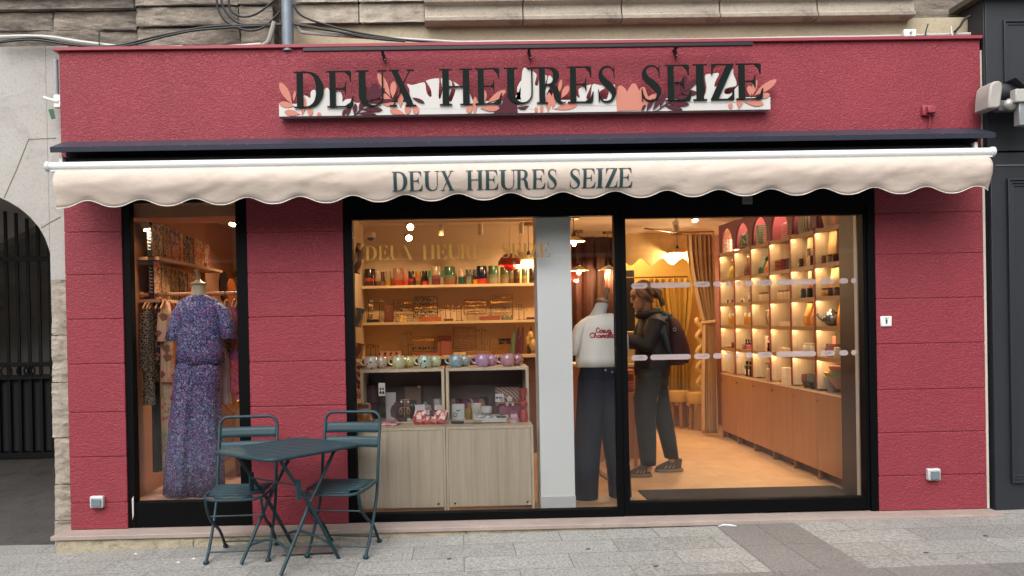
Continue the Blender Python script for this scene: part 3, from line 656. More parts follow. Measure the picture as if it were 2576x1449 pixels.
m.tube([(xc-.02, -.0125, zc+.022), (xc-.01, -.0125, zc+.029), (xc+.01, -.0125, zc+.029), (xc+.02, -.0125, zc+.022)], .0012, 4)
O('symbol', m, mat('3a4048', .5), t)
t, x0, x1, z0, z1 = fitting('door_sensor', 1867, 1893, 494, 514, 'small grey plate on the black frame above the glazed door', 'sensor', mat('5d6660', .6), .004)
O('marking', MB().tube([(x0+.02, -.006, (z0+z1)/2-.01), (x0+.035, -.006, (z0+z1)/2+.008), (x1-.02, -.006, (z0+z1)/2-.006)], .002, 4), mat('2a2f2c', .6), t)
# ------------------------------------------------------------------ pipes and cables above
dp = T('downpipe', (xp, .0, 3.4), 'grey metal rainwater pipe standing on top of the shop fascia', 'pipe')
a = W(707, 60, -.0)[0]; b = W(737, 60, -.0)[0]; r = (b-a)/2
O('pipe', MB().lathe([(r, 3.36), (r, 5.5)], ((a+b)/2, .02, 0), 20), mat('6F7982', .45, .3, .15, 12), dp)
O('bracket', MB().lathe([(r+.006, 3.9), (r+.006, 3.93)], ((a+b)/2, .02, 0), 20), mat('5a636b', .5, .3), dp)
def cable(name, pts, r, m, lab, cat='cable', Y=-.0, grp=None):
    P_ = []
    for p in pts:
        y = p[2] if len(p) > 2 else Y; x, z = W(p[0], p[1], y); P_.append((x, y, z))
    return O(name, MB().tube(smoothp(P_, 6), r, 8), m, None, lab, cat, grp)
PVC = mat('A5A4A0', .45, 0, .05); BLK = mat('121214', .5)
cable('conduit', [(-20, 95), (60, 92), (130, 95), (200, 106), (300, 118), (362, 122), (460, 119)], .016, PVC, 'pale conduit sagging along the left wall up to the fascia', 'conduit', .03)
cable('conduit', [(455, 121), (560, 119), (657, 112)], .015, PVC, 'short white conduit on the fascia top left of the pipe', 'conduit', .03)
cable('conduit', [(740, 62), (755, 76), (772, 82), (870, 90), (1000, 98), (1150, 107)], .014, PVC, 'white conduit rising to the right side of the pipe', 'conduit', .03)
cable('conduit', [(1150, 107), (1500, 104), (1760, 101), (2000, 96), (2200, 93), (2440, 86)], .014, PVC, 'long white conduit along the top right of the fascia', 'conduit', .03)
cable('flexible_tube', [(660, 115), (675, 104), (683, 80), (690, 55)], .018, mat('8c8680', .6), 'ribbed grey flexible tube curving up beside the pipe', 'tube', .0)
for q, (pts, lab) in enumerate((([(545, -10), (548, 20), (570, 55), (620, 76), (660, 70), (690, 45), (703, 30)], 'black cable looping down left of the pipe, innermost loop'),
                   ([(555, -10), (565, 25), (600, 58), (650, 62), (705, 61)], 'black cable running from the top edge into the pipe'),
                   ([(575, -6), (580, 25), (610, 42), (650, 32), (700, -8)], 'black cable hanging in a shallow bow near the top'),
                   ([(-10, 106), (60, 96), (110, 97), (180, 110), (250, 116), (310, 112), (400, 90), (520, 68), (620, 63), (708, 60)], 'long black cable sagging along the old stone from the left to the pipe'),
                   ([(-10, 108), (80, 100), (180, 113), (262, 119), (330, 113), (470, 80), (600, 68), (708, 63)], 'second long black cable just below the first on the old stone'),
                   ([(738, 12), (760, 40), (820, 62), (900, 82), (1000, 98), (1060, 104)], 'black cable dropping from the right of the pipe'),
                   ([(738, 60), (780, 66), (850, 80), (930, 96), (1020, 104)], 'black cable following the conduit right of the pipe'),
                   ([(740, 62), (800, 72), (880, 84), (960, 96), (1120, 108)], 'lowest black cable over the white conduit right of the pipe'),
                   ([(2440, 40, .05), (2425, 50, .05), (2415, 66, .03), (2402, 80, .0)], 'black cable beside the dark neighbouring front'))):
    cable('cable', pts, .008 if q != 8 else .009, BLK, lab, 'cable', .0, 'black cables above the fascia')
t, x0, x1, z0, z1 = fitting('junction_box', 2270, 2300, 76, 96, 'white junction box on top of the fascia near the right end', 'junction box', WHITEP, .03)
O('screw', MB().lathe([(.008, -.004), (.008, .012)], ((x0+x1)/2, -.03, (z0+z1)/2), 8, 'y'), mat('888888', .4), t)
for u, v0, v1, c in ((251, 120, 78, BLK), (2331, 92, 60, BLK), (2394, 92, 66, WHITEP), (1820, 102, 92, WHITEP)):
    pass
cable('cable_tie', [(2328, 94, -.0), (2329, 80, -.0), (2335, 60, -.0)], .005, BLK, 'black cable tie end sticking up right of the white junction box', 'cable tie')
cable('cable_tie', [(2396, 92, -.0), (2394, 80, 0), (2393, 66, -.0)], .004, WHITEP, 'white cable tie end sticking up near the fascia corner', 'cable tie')
cable('cable_tie', [(250, 122, -.0), (249, 95, 0), (250, 80, -.0)], .004, BLK, 'thin black rod standing above the left of the fascia', 'rod')
# fittings at the left edge of the fascia
t = T('side_conduit', (-2.87, .02, 3.0), 'grey conduit with white connector and green tag on the left side of the fascia', 'conduit')
x, z1 = W(140, 150, .04); z0 = W(140, 240, .04)[1]
O('tube', MB().lathe([(.017, z0), (.017, z1)], (x, .04, 0), 12), mat('8f9296', .5), t)
O('connector', MB().box(x-.012, x+.035, .02, .07, z0-.09, z0), WHITEP, t, bevel=.004)
O('lever', MB().tube([(x-.08, .02, z0-.02), (x-.02, .02, z0-.04), (x+.02, .02, z0-.05)], .011, 8), WHITEP, t)
O('tag', MB().prism([W(*p, .02) for p in ((122, 276), (134, 274), (140, 298), (130, 300))], .015, .02), mat('1c4a30', .5), t)
# ================================================================== INTERIOR SHELL
FLO = N('shop_floor'); FLO.b.inputs['Roughness'].default_value = .42
br = FLO.n('TexBrick', Scale=1., offset=.5); FLO.t.links.new(FLO.pos(), br.inputs[0])
for k, v in (('Mortar Size', .002), ('Brick Width', .6), ('Row Height', .3)): br.inputs[k].default_value = v
c = FLO.ramp(FLO.noise(5, 6, None, .7).outputs[0], [(.3, 'B8936E'), (.7, 'CDAC88')]); FLO.col(FLO.mix(br.outputs['Fac'], c, '9a7048'))
O('floor', MB().box(-2.46, 3.4, .09, 5.3, -.04, 0), FLO.m, kind='structure')
CEIL = mat('D9C6AC', .8, 0, .03, 1)
O('ceiling', MB().box(-2.5, 3.4, .12, 5.3, 2.46, 2.56), CEIL, kind='structure')
O('wall_left', MB().box(-2.56, -2.46, .12, 5.3, 0, 2.46), PEACH, kind='structure')
O('wall_right', MB().box(3.36, 3.46, .12, 5.3, 0, 2.46), mat('A8746E', .8), kind='structure')
YW = mat('E4BC60', .8, 0, .05, 1)
O('wall_back', MB().box(-2.46, 3.4, 5.0, 5.1, 0, 2.46), YW, kind='structure')
O('wall_front', MB().box(-2.46, -1.52, .12, .16, 2.30, 2.46).box(-1.50, -.83, .12, .2, 0, 2.46).box(-.82, 3.0, .12, .16, 2.27, 2.46), CREAM, kind='structure')
JW = mat('D6B994', .8, 0, .05, 1.5)
O('wall_partition', MB().box(-2.46, 1.16, 3.0, 3.1, 0, 2.46), JW, kind='structure')
O('wall_divider', MB().box(-1.10, -1.03, 2.2, 3.0, 0, 2.46), CREAM, kind='structure')
O('column', MB().box(.580, .833, .17, .42, 0, 2.46), mat('ECF0F0', .6, 0, .02, 1.5), label='white square column standing behind the middle window', cat='column')
O('column_base', MB().box(.576, .837, .162, .425, 0, .092), WHITE, label='white plinth board around the foot of the white column', cat='baseboard')
dm = O('doormat', MB().box(1.42, 3.02, .30, .70, .002, .012), mat('2b2728', .95, 0, .1, 40, .3, 300), label='dark grey doormat just inside the glazed door', cat='doormat')
wjm = O('door_jamb', MB().box(2.945, 2.975, .125, .17, 0, 2.2), WHITEP, label='pale vertical jamb strip behind the right edge of the door', cat='door jamb')
O('end_panel', MB().box(3.0, 3.3, .16, .51, 0, 2.46), mat('3c3034', .5, 0, .06), label='dark mauve panel closing the near end of the shelving wall', cat='panel')
# window display box (left)
wb = T('window_podium', (-2.0, .3, 0), 'pale pink display podium behind the narrow left window', 'podium')
O('top', MB().box(-2.40, -1.52, .10, .95, .11, .138), mat('CDA596', .6), wb)
O('front', MB().box(-2.40, -1.52, .10, .12, 0, .109), mat('CDA596', .6), wb)
O('soffit', MB().box(-2.46, -1.52, .13, .50, 2.205, 2.29), mat('C98F6C', .7), label='peach soffit board over the narrow left window display', cat='soffit')
O('display_side_panel', MB().box(-2.46, -2.415, .14, .27, .138, 2.2), mat('C79474', .7), label='peach side panel on the left of the narrow window display', cat='panel')

# ================================================================== RIGHT SHELVING WALL
XS = 3.03; Y0, Y1 = .52, 3.48; NB = 6; BW = (Y1-Y0)/NB
ZS = [2.125, 1.83, 1.555, 1.305, 1.05, .755]
PLUM = mat('6E3C48', .6, 0, .04); PINK = mat('DC8890', .7, 0, .04); REDB = mat('7E3430', .5, 0, .05)
sh = T('shelving_wall', (3.2, 2.0, 0), 'long built-in shelving wall with six bays, pink arches and lit shelves along the right side', 'shelving')
O('back_panel', MB().box(3.335, 3.355, Y0, Y1, .76, 2.12), OAKV, sh)
O('arch_back', MB().box(3.24, 3.26, Y0, Y1, 2.13, 2.45), PINK, sh)
m = MB()
def archp(k):                 # face panel with an arched opening, built in the YZ plane
    ya = Y0+BW*k; yb = ya+BW; c_ = (ya+yb)/2; hw = BW/2-.045; n = 14; z0, zt = 2.14, 2.455
    pts = [(c_-hw, z0)]+[(c_-hw*cos(PI*i/n), 2.20+.20*sin(PI*i/n)) for i in range(n+1)]+[(c_+hw, z0)]
    poly = [(ya, z0), (ya, zt)]
    vs = []
    for a, b in zip(pts, pts[1:]):
        for x in (XS, XS+.02): pass
    q = [(ya, z0), (ya, zt)]+[(yb, zt), (yb, z0)]+pts[::-1]
    n_ = len(q); vs = [(XS, y, z) for y, z in q]+[(XS+.02, y, z) for y, z in q]
    m.add(vs, [tuple(range(n_-1, -1, -1)), tuple(range(n_, 2*n_))]+[(i, (i+1) % n_, (i+1) % n_+n_, i+n_) for i in range(n_)])
for k in range(NB): archp(k)
O('arched_fascia', m, PLUM, sh, smooth=False)
for k in range(NB+1):
    y = Y0+BW*k
    d = O('divider', MB().box(XS+.006, 3.335, y-.009, y+.009, .77, 2.11), OAKV, sh)
    O('edge_strip', MB().box(XS-.004, XS+.005, y-.012, y+.012, .765, 2.125), REDB, d)
    if 0 < k < NB: O('niche_divider', MB().box(XS+.021, 3.24, y-.01, y+.01, 2.14, 2.45), PINK, sh)
for r, z in enumerate(ZS):
    s_ = O('shelf', MB().box(XS+.001, 3.334, Y0, Y1, z-.022, z).box(XS+.001, XS+.006, Y0, Y1, z-.036, z-.0222), wood('A88560', '8E6C4A', (30, 2, 30)), sh)
    if r < 5:
        for k in range(NB):
            yy = Y0+BW*k
            O('light_strip', MB().box(XS+.012, XS+.024, yy+BW-.24, yy+BW-.015, z-.0265, z-.0235), emis('FFD9A0', 50), s_)
for k in range(NB): O('light_strip', MB().box(XS+.03, XS+.05, Y0+BW*k+.05, Y0+BW*k+BW-.05, 2.440, 2.446), emis('FFD9B8', 16), sh)  # glowing strips added behind the arch tops to brighten the niches
O('cornice_edge', MB().box(XS-.004, XS+.0, Y0, Y1, .738, .752), mat('D8C4AC', .5), sh)
WAL = wood('AC7E58', '9A6C48', (30, 30, 2), .42)
for k in range(NB):
    y = Y0+BW*k
    dd = O('cabinet_door', MB().box(XS, XS+.02, y+.002, y+BW-.002, .085, .735), WAL, sh, bevel=.0015)
    O('handle', MB().tube([(XS-.002, y+.04+BW*.85, .68), (XS-.02, y+.02+BW*.85, .672), (XS-.022, y+BW*.85, .682)], .006, 6), BRASS, dd)
O('kickboard', MB().box(XS+.07, XS+.09, Y0, Y1, 0, .08), mat('6d5848', .6), sh)
for k in range(NB+1): O('foot', MB().box(XS+.01, XS+.06, Y0+BW*k-.012+(.013 if k == 0 else 0), Y0+BW*k+.012, 0, .083), wood('9A6C48', '86583a', (30, 30, 2)), sh)
# goods on the shelves: local frame (y along the shelf, x depth from the front edge)
def bay(col, row):            # col 0 = farthest bay from the street; returns x of front, y of the bay's far edge, z
    return XS+.03, Y0+BW*(NB-col)-.02, ZS[row]
COLN = ['farthest', 'second farthest', 'third farthest', 'third nearest', 'second nearest', 'nearest']
ROWN = ['in the niche', 'top lit shelf', 'second lit shelf', 'third lit shelf', 'fourth lit shelf', 'lowest lit shelf']
PLC = lambda c_, r_: '%s, %s bay' % (ROWN[r_], COLN[c_])
def put(name, mb, m_, c_, r_, dx, dy, lab, cat, parts=(), grp=None, rz=0):
    x, y, z = bay(c_, r_); x += dx*.6; y -= dy
    Mx = Matrix.Translation((x, y, z)) @ Matrix.Rotation(rz, 4, 'Z')
    if parts:
        t = T(name, (x, y, z), lab+' '+PLC(c_, r_), cat, grp)
        mb.xf(Mx); O(parts[0], mb, m_, t)
        for nm, pm, pmat in parts[1:]: pm.xf(Mx); O(nm, pm, pmat, t)
        return t
    mb.xf(Mx); return O(name, mb, m_, None, lab+' '+PLC(c_, r_), cat, grp)
cyl = lambda r, h, n=14: MB().lathe([(r*.92, 0), (r, .006), (r, h-.004), (r*.95, h)], n=n)
def pouch(w_, h, d=.07):      # stand-up bag, width along y
    return MB().loft([(0, 0, 0, d*.5, w_*.48), (0, 0, h*.1, d*.62, w_*.5), (0, 0, h*.5, d*.5, w_*.5), (0, 0, h*.86, d*.16, w_*.5), (0, 0, h, d*.05, w_*.49)], 20, .02)
def cushion(w_, h, d=.1): return MB().loft([(0, 0, 0, d*.3, w_*.44), (0, 0, h*.15, d*.5, w_*.5), (0, 0, h*.5, d*.55, w_*.49), (0, 0, h*.85, d*.45, w_*.5), (0, 0, h, d*.12, w_*.46)], 20, .03)
def folded(w_, d, t_, n):
    m = MB()
    for i in range(n): m.loft([(0, 0, t_*i+.001, d*.48, w_*.48), (0, 0, t_*(i+.3), d*.5, w_*.5), (0, 0, t_*(i+.7), d*.5, w_*.5), (0, 0, t_*(i+.95), d*.48, w_*.48)], 24, .01)
    return m
def bottle(r, h, nk=.35): return MB().lathe([(r*.9, 0), (r, .008), (r, h*(1-nk)*.85), (r*.85, h*(1-nk)), (r*.35, h*(1-nk)+.012), (r*.33, h*.86)], n=14)
CR = mat('D9C4A0', .6); KRAFT = mat('C08A4C', .7, 0, .1, 12); KRAFT2 = mat('C9A878', .7, 0, .08, 12); AMB = mat('B8892E', .15, 0, .05, 6, 0, 80, 1); DK = mat('171517', .25, 0, .05, 6, 0, 80, 1)
GIR = gingham('B03050', 'D07888', 'E8C8C8', 18); GIR2 = gingham('A02430', '40182a', 'C86060', 22); PLAID = gingham('B84030', '5a4a30', 'D89070', 20)
STR1 = stripes('B9B19A', '6a7668', 16, 'Y'); STR2 = stripes('C88a80', 'D8C0B0', 14, 'Y'); PAT = cells(['566a60', '8c9484', '3c4a48', 'b0aca0'], 50)
SCARF = cells(['28463c', 'c07a50', '2a3450', '788a8c', 'a03838', '1c2a30'], 9)
# niche row
put('folded_towel', folded(.16, .2, .03, 5), gingham('A83030', 'D8C0B8', 'E8E0D8', 20), 0, 0, .08, .20, 'folded red and white towels', 'towel')
put('candle_lamp', MB().lathe([(.03, 0), (.03, .02), (.012, .03), (.012, .08), (.03, .1), (.035, .15), (.0, .18)]), emis('FFE8C0', 14), 0, 0, .06, .40, 'small glowing lamp', 'lamp')
put('fabric_basket', cushion(.2, .18, .14), PAT, 1, 0, .1, .16, 'patterned grey green fabric basket', 'basket', rz=.2)
put('fabric_pot', MB().lathe([(.06, 0), (.075, .06), (.075, .17), (.07, .18)]), mat('8d8c84', .8), 1, 0, .10, .33, 'plain grey fabric pot', 'pot')
put('standing_book', MB().box(-.08, .08, -.03, .03, 0, .2), stripes('5c8878', 'a8b8a8', 18, 'Z'), 2, 0, .1, .15, 'green striped hardback', 'book')
put('rolled_towel', folded(.16, .16, .08, 2), STR2, 2, 0, .1, .32, 'pink striped rolled fabric', 'fabric roll')
put('gingham_cushion', cushion(.24, .17), GIR, 3, 0, .13, .2, 'pink gingham cushion', 'cushion')
a = MB(); a.prism([(-.07, 0), (-.07, .14)]+[(-.07*cos(PI*i/10), .14+.07*sin(PI*i/10)) for i in range(1, 10)]+[(.07, .14), (.07, 0)], -.01, .01)
put('arched_board', a, mat('C07850', .6), 3, 0, .06, .38, 'terracotta arched board', 'board', rz=PI/2)
put('gingham_cushion', cushion(.24, .15), GIR, 4, 0, .16, .40, 'round pink gingham cushion', 'cushion')
put('striped_bag', MB().lathe([(.07, 0), (.08, .05), (.08, .2), (.07, .22)]).xf(Matrix.Diagonal((1, 1.4, 1, 1))), STR1, 4, 0, .12, .14, 'olive striped fabric bag', 'bag')
put('beige_bag', MB().lathe([(.05, 0), (.07, .1), (.09, .24), (.08, .26)]), CR, 5, 0, .1, .10, 'beige tote bag', 'bag')
put('white_tube', cyl(.03, .12), WHITEP, 5, 0, .05, .42, 'slim white box', 'box')
# row 1
for c_, co, lb_ in ((0, 'B8A038', 'yellow'), (1, '6b3a24', 'brown leather')):
    dx = .11
    body = MB().loft([(0, 0, 0, .05, .12), (0, 0, .05, .06, .135), (0, 0, .13, .035, .12), (0, 0, .15, .015, .1)], 20, .04)
    hand = MB().tube([(0, -.10, .14), (-.02, -.05, .19), (-.02, .03, .215), (0, .1, .14)], .008, 6)
    put('hand_bag', body, cells([co, co, 'a08858' if c_ == 0 else '4c2818', co], 20), c_, 1, dx, .22, lb_+' handbag with pale handle', 'bag', ('body', ('handle', hand, mat('C9A070', .6))))
put('dark_bag', MB().loft([(0, 0, 0, .05, .08), (0, 0, .12, .05, .08), (0, 0, .17, .02, .07)], 16, .04), mat('1d1614', .6), 1, 1, .13, .40, 'small dark bag', 'bag')
for i in range(3):
    put('hanging_scarf', MB().loft([(0, 0, 0, .05, .07), (-.0, .0, .05, .05, .07), (.0, -.03, .12, .03, .05), (0, -.06, .17, .015, .03)], 16, .1, 5), cells([['28463c', '6a8a80', '1c2a30'], ['c07a50', 'e0a878', '28304a'], ['a83038', 'd06a6a', '80242c']][i], 14), 2, 1, .10+.02*i, .12+.12*i, ('dark green', 'orange and navy', 'crimson')[i]+' bunched scarf', 'scarf', grp='bunched scarves on the shelf')
for i in range(3):
    put('folded_blanket', folded(.13, .2, .035, 3), [PLAID, GIR2, gingham('3c5040', '241c1c', '90807a', 20)][i], 3, 1, .12, .12+.13*i, ('orange plaid', 'crimson plaid', 'green plaid')[i]+' folded blanket stack', 'blanket', grp='folded blankets on the shelf')
def jar(c_, r_, dx, dy, r, h, cm, lab, lid=None, g=None):
    body = cyl(r, h*.8); l_ = cyl(r*.85, h*.2).xf(Matrix.Translation((0, 0, h*.8)))
    return put('jar', body, cm, c_, r_, dx, dy, lab, 'jar', ('glass_body', ('lid', l_, lid or DK)), g)
lbl = MB().box(-.037, -.0345, -.03, .03, .04, .16)
put('kraft_pouch', pouch(.19, .26), KRAFT2, 4, 1, .12, .22, 'tall kraft pouch with dark label', 'pouch', ('bag', ('label', lbl, cells(['3a2024', '243c3c', '8a4030'], 30))))
put('kraft_pouch', pouch(.16, .27), CR, 4, 1, .15, .38, 'tall cream pouch with blue label', 'pouch', ('bag', ('label', MB().box(-.037, -.0345, -.03, .03, .04, .16), mat('2c5c68', .5))))
jar(4, 1, .03, .33, .022, .09, mat('3c2c28', .3), 'small dark jar'); jar(4, 1, .03, .10, .024, .08, mat('4a2c30', .3), 'squat plum jar')
for i in range(3): jar(5, 1, .03, .26-.1*i, .025, .07, [mat('4a2a30', .3), mat('9a8f84', .3), mat('6b4a3c', .3)][i], ('plum', 'pale grey', 'brown')[i]+' preserve jar', BRASS, 'preserve jars')
put('kraft_pouch', pouch(.14, .27), KRAFT2, 5, 1, .14, .09, 'narrow kraft pouch', 'pouch')
# row 2
for i in range(4): put('small_card', MB().box(-.03, .03, -.02, .02, .0, .04+.02*i), cells(['3a3a40', 'c8b8a8', '9a4438', '486058'], 40), 0, 2, .05+.03*i, .12+.09*i, ('low', 'short', 'medium', 'tall')[i]+' printed little card box', 'card box', grp='little card boxes')
for i in range(2): put('leaning_card', MB().box(-.05, -.045, -.05, .05, 0, .05+.05*i), cells(['d8ccb8', '2c4a4c', 'c8b8a0'], 26), 1, 2, .08+.03*i, .15+.17*i, ('low dark', 'upright cream')[i]+' greeting card', 'card')
for i in range(5): jar(2, 2, .06, .10+.08*i, .032, .085, CR, 'cream jar %d from left,' % (i+1), mat('6a4c3c', .5), 'cream jars with brown lids')
for i in range(5): jar(3, 2, .06, .10+.08*i, .034, .09, CR, 'cream lidded pot %d from left,' % (i+1), mat('8a6448', .5), 'cream pots with brown lids')
put('tall_box', MB().box(-.035, .035, -.04, .04, 0, .235), CR, 4, 2, .12, .24, 'tall cream carton with red label', 'carton', ('carton_body', ('label', MB().box(-.038, -.0352, -.025, .025, .06, .17), mat('B03030', .5))))
put('tall_box', MB().box(-.04, .04, -.05, .05, 0, .235), DK, 4, 2, .15, .38, 'tall black carton', 'carton')
for i in range(3): jar(4, 2, .035, .13+.13*i, .024, .085, [mat('3c3c58', .3), mat('28382c', .3), mat('2c1c1c', .3)][i], ('violet', 'green', 'dark brown')[i]+' label jar', None, 'label jars')
for i in range(2): put('cream_pouch', pouch(.18, .235, .09), mat('D8BC88', .65, 0, .06, 10), 5, 2, .12+.03*i, .16+.17*i, ('left', 'right')[1-i]+' cream food pouch with printed panel', 'pouch', ('bag', ('label', MB().box(-.05, -.047, -.04, .04, .04, .14), cells(['c8825a', 'd8b890', 'b85848'], 34))))
for i in range(3): jar(5, 2, .03, .28-.11*i, .028, .07, [mat('6a544c', .3), mat('5c3a30', .3), mat('c09858', .3)][i], ('grey brown', 'chestnut', 'honey')[i]+' spice jar', DK, 'spice jars')
# row 3
for c_ in (0, 1):
    for i in range(4):
        cap = MB().lathe([(.018, .105), (.018, .135)], n=12)
        put('oil_bottle', bottle(.026, .13, .25), AMB, c_, 3, .05+.02*(i % 2), .16+.075*i, ('front left', 'centre left', 'centre right', 'front right')[i]+' amber bottle with white cap', 'bottle', ('glass_body', ('cap', cap, WHITEP)), 'amber bottles with white caps')
a = MB()
for k in range(10): a.tube([(.055*cos(k*PI/5), .075*sin(k*PI/5), .01), (.06*cos(k*PI/5), .085*sin(k*PI/5), .1), (.05*cos(k*PI/5), .07*sin(k*PI/5), .15)], .0025, 4)
for z_ in (.01, .08, .15): a.tube([(.057*cos(k*PI/8), .08*sin(k*PI/8), z_) for k in range(16)], .0025, 4, True)
put('wire_basket', a, BRASS, 2, 3, .12, .28, 'brass wire basket', 'basket')
put('cotton_bundle', MB().sph((0, 0, .10), .05, .068, .09), CR, 2, 3, .12, .28, 'cream cotton bundle inside the wire basket', 'bundle')
put('carton_tower', MB().box(-.03, .03, -.045, .045, .0, .19), cells(['d8c4a4', 'e0d0b4', 'c8a888'], 24), 3, 3, .14, .36, 'tall cream printed carton', 'carton')
for i in range(4): put('soap_box', MB().box(-.03, .03, -.035, .035, 0, .04), CR, 3, 3, .05, .17+.08*i, 'cream soap carton %d from left,' % (i+1), 'soap box', grp='row of cream soap cartons')
for i in range(3): put('kraft_bag', pouch(.13, .2, .09), mat('D08A34', .6, 0, .12, 14), 4, 3, .10+.02*i, .18+.115*i, ('left', 'middle', 'right')[i]+' orange kraft bag', 'bag', ('bag_body', ('label', MB().box(-.052, -.049, -.03, .03, .03, .09), mat('C89048', .6))), 'orange kraft bags')
put('kraft_bag', pouch(.15, .2, .09), mat('D08A34', .6, 0, .12, 14), 5, 3, .14, .26, 'single orange kraft bag', 'bag')
tp = MB().sph((0, 0, .065), .07, .07, .065, 18, 12).lathe([(.03, .12), (.02, .135), (.0, .15)], n=12)
put('teapot', tp, mat('8E9498', .25, .8, .05), 5, 3, .08, .12, 'silver teapot', 'teapot', ('body', ('spout', MB().tube([(-.05, .03, .05), (-.085, .05, .08), (-.10, .06, .11)], [.018, .012, .008], 8), mat('8E9498', .25, .8, .05)), ('handle', MB().tube([(.05, -.04, .1), (.09, -.06, .09), (.09, -.06, .05), (.05, -.04, .03)], .007, 6), DK)))
# row 4
for i in range(4):
    put('red_bottle', bottle(.018, .07+.012*i, .3), mat('8a2c30', .3, 0, .1), 0, 4, .06+.03*i, .20+.07*i, ('smallest', 'small', 'larger', 'largest')[i]+' red bottle', 'bottle', grp='little red bottles')
put('bead_dish', MB().lathe([(.0, .004), (.05, .008), (.07, .02)]), CR, 0, 4, .06, .14, 'cream bead dish', 'dish')
put('polish_tray', MB().box(-.03, .03, -.16, .16, 0, .05), cells(['7c3050', 'b05868', 'd0888c', '5c3048'], 22), 1, 4, .05, .27, 'patterned nail polish tray', 'tray')
for i in range(4): put('nail_polish', MB().lathe([(.014, .045), (.014, .065), (.009, .07), (.011, .1), (.008, .105)], n=10), DK, 1, 4, .05, .15+.075*i, 'nail polish %d from left,' % (i+1), 'nail polish', grp='nail polishes in the tray')
put('display_card', MB().box(-.01, -.004, -.11, .11, 0, .15), cells(['e0c0b8', 'd8a8a0', 'a83c48', 'e8d8d0', 'e0c0b8'], 16), 2, 4, .06, .30, 'pink printed display card', 'display card')
for i in range(2): put('nail_polish', MB().lathe([(.014, 0), (.014, .03), (.009, .035), (.011, .08), (.008, .085)], n=10), DK, 2, 4, .03, .30+.06*i, ('left', 'right')[i]+' nail polish before the display card', 'nail polish')
for i in range(4): put('white_carton', MB().box(-.03, .03, -.04, .04, 0, .045+.012*(i > 2)), CR, 3, 4, .05, .15+.09*i, 'low cream carton %d from left,' % (i+1), 'carton', grp='row of low cream cartons')
for i in range(2): jar(4, 4, .07, .20+.15*i, .055, .105, mat('D8CCB0', .35), ('left', 'right')[i]+' cream canister', CR, 'cream canisters')
put('hanging_tag', MB().box(-.002, .002, -.03, .03, .12, .21), WHITEP, 4, 4, .12, .36, 'white hanging tag', 'tag')
jar(5, 4, .04, .30, .05, .085, CR, 'cream cup', CR)
for i in range(2): put('glass_vase', MB().lathe([(.04, 0), (.055, .05), (.05, .1), (.05, .11)], n=18), mat('B87880', .1, .2, .1, 20, 0, 80, 1), 5, 4, .06+.03*i, .19-.09*i, ('left', 'right')[i]+' pink glossy vase', 'vase')
put('pink_card', MB().box(-.002, .002, -.03, .03, 0, .17), mat('D89080', .6), 5, 4, .14, .08, 'tall pink card', 'card')
# row 5
put('wooden_tray', MB().box(-.08, .08, -.12, .12, .0, .02).box(-.08, .08, -.12, -.112, .02, .04), wood('C09468', 'a07850'), 0, 5, .12, .22, 'small wooden tray', 'tray')
for i in range(4):
    body = MB().box(-.02, .02, -.022, .022, 0, .12); cap = MB().box(-.012, .012, -.014, .014, .126, .165)
    put('perfume_bottle', body, mat('50402f', .12, 0, .1, 6, 0, 80, 1), 1, 5, .05+.012*i, .16+.085*i, 'square perfume bottle with black cap %d from left,' % (i+1), 'perfume bottle', ('glass_body', ('cap', cap, DK), ('label', MB().box(-.0225, -.0205, -.014, .014, .02, .08), WHITEP)), 'square perfume bottles')
put('pump_bottle', bottle(.03, .14, .2), mat('C8B090', .3), 2, 5, .06, .26, 'cream pump bottle', 'bottle', ('body', ('pump', MB().tube([(0, 0, .12), (0, 0, .17), (-.03, .01, .172)], .005, 6), DK)))
put('diffuser_box', MB().box(-.03, .03, -.04, .04, 0, .19), CR, 2, 5, .16, .38, 'tall cream diffuser carton', 'carton')
for i in range(4): put('white_carton', MB().box(-.04, .04, -.06, .06, .0, .075).xf(Matrix.Translation((0, 0, .0765*(i//2)))), mat('DCD0BA', .6), 3, 5, .08, .20+.14*(i % 2), ('lower left', 'lower right', 'upper left', 'upper right')[i]+' white carton', 'carton', grp='stacked white cartons')
for i in range(3): put('ceramic_planter', MB().lathe([(.045, 0), (.065, .06), (.066, .12), (.06, .12), (.055, .1)], n=18), cells([['5a4644', '8a5a58', '3c3434'], ['28362c', '6a8068', '1c2420'], ['4a3a3c', '5c4a50', '2c2426']][i], 12, .3), 4, 5, .08, .16+.125*i, ('mottled brown', 'dark green', 'smoky mauve')[i]+' planter', 'planter', grp='dark ceramic planters')
for i, (co, lb_) in enumerate((('B98C84', 'rosy bottom'), ('9AA878', 'green middle'), ('C8897C', 'coral top'))):
    put('mixing_bowl', MB().lathe([(.045, 0), (.09, .06), (.105, .1), (.098, .1), (.08, .055)], n=24).xf(Matrix.Translation((0, 0, .035+.045*i))), mat(co, .35), 5, 5, .11, .25, lb_+' bowl of the stack', 'bowl', grp='stacked mixing bowls')
put('mixing_bowl', MB().lathe([(.04, 0), (.07, .06), (.08, .125), (.075, .125)], n=24), mat('9aa0a0', .35), 5, 5, .09, .12, 'grey blue bowl below the yellow one', 'bowl')
put('mixing_bowl', MB().lathe([(.06, .127), (.075, .15), (.08, .165), (.075, .165)], n=24), mat('C8A850', .35), 5, 5, .09, .12, 'yellow bowl topping the grey blue one', 'bowl')
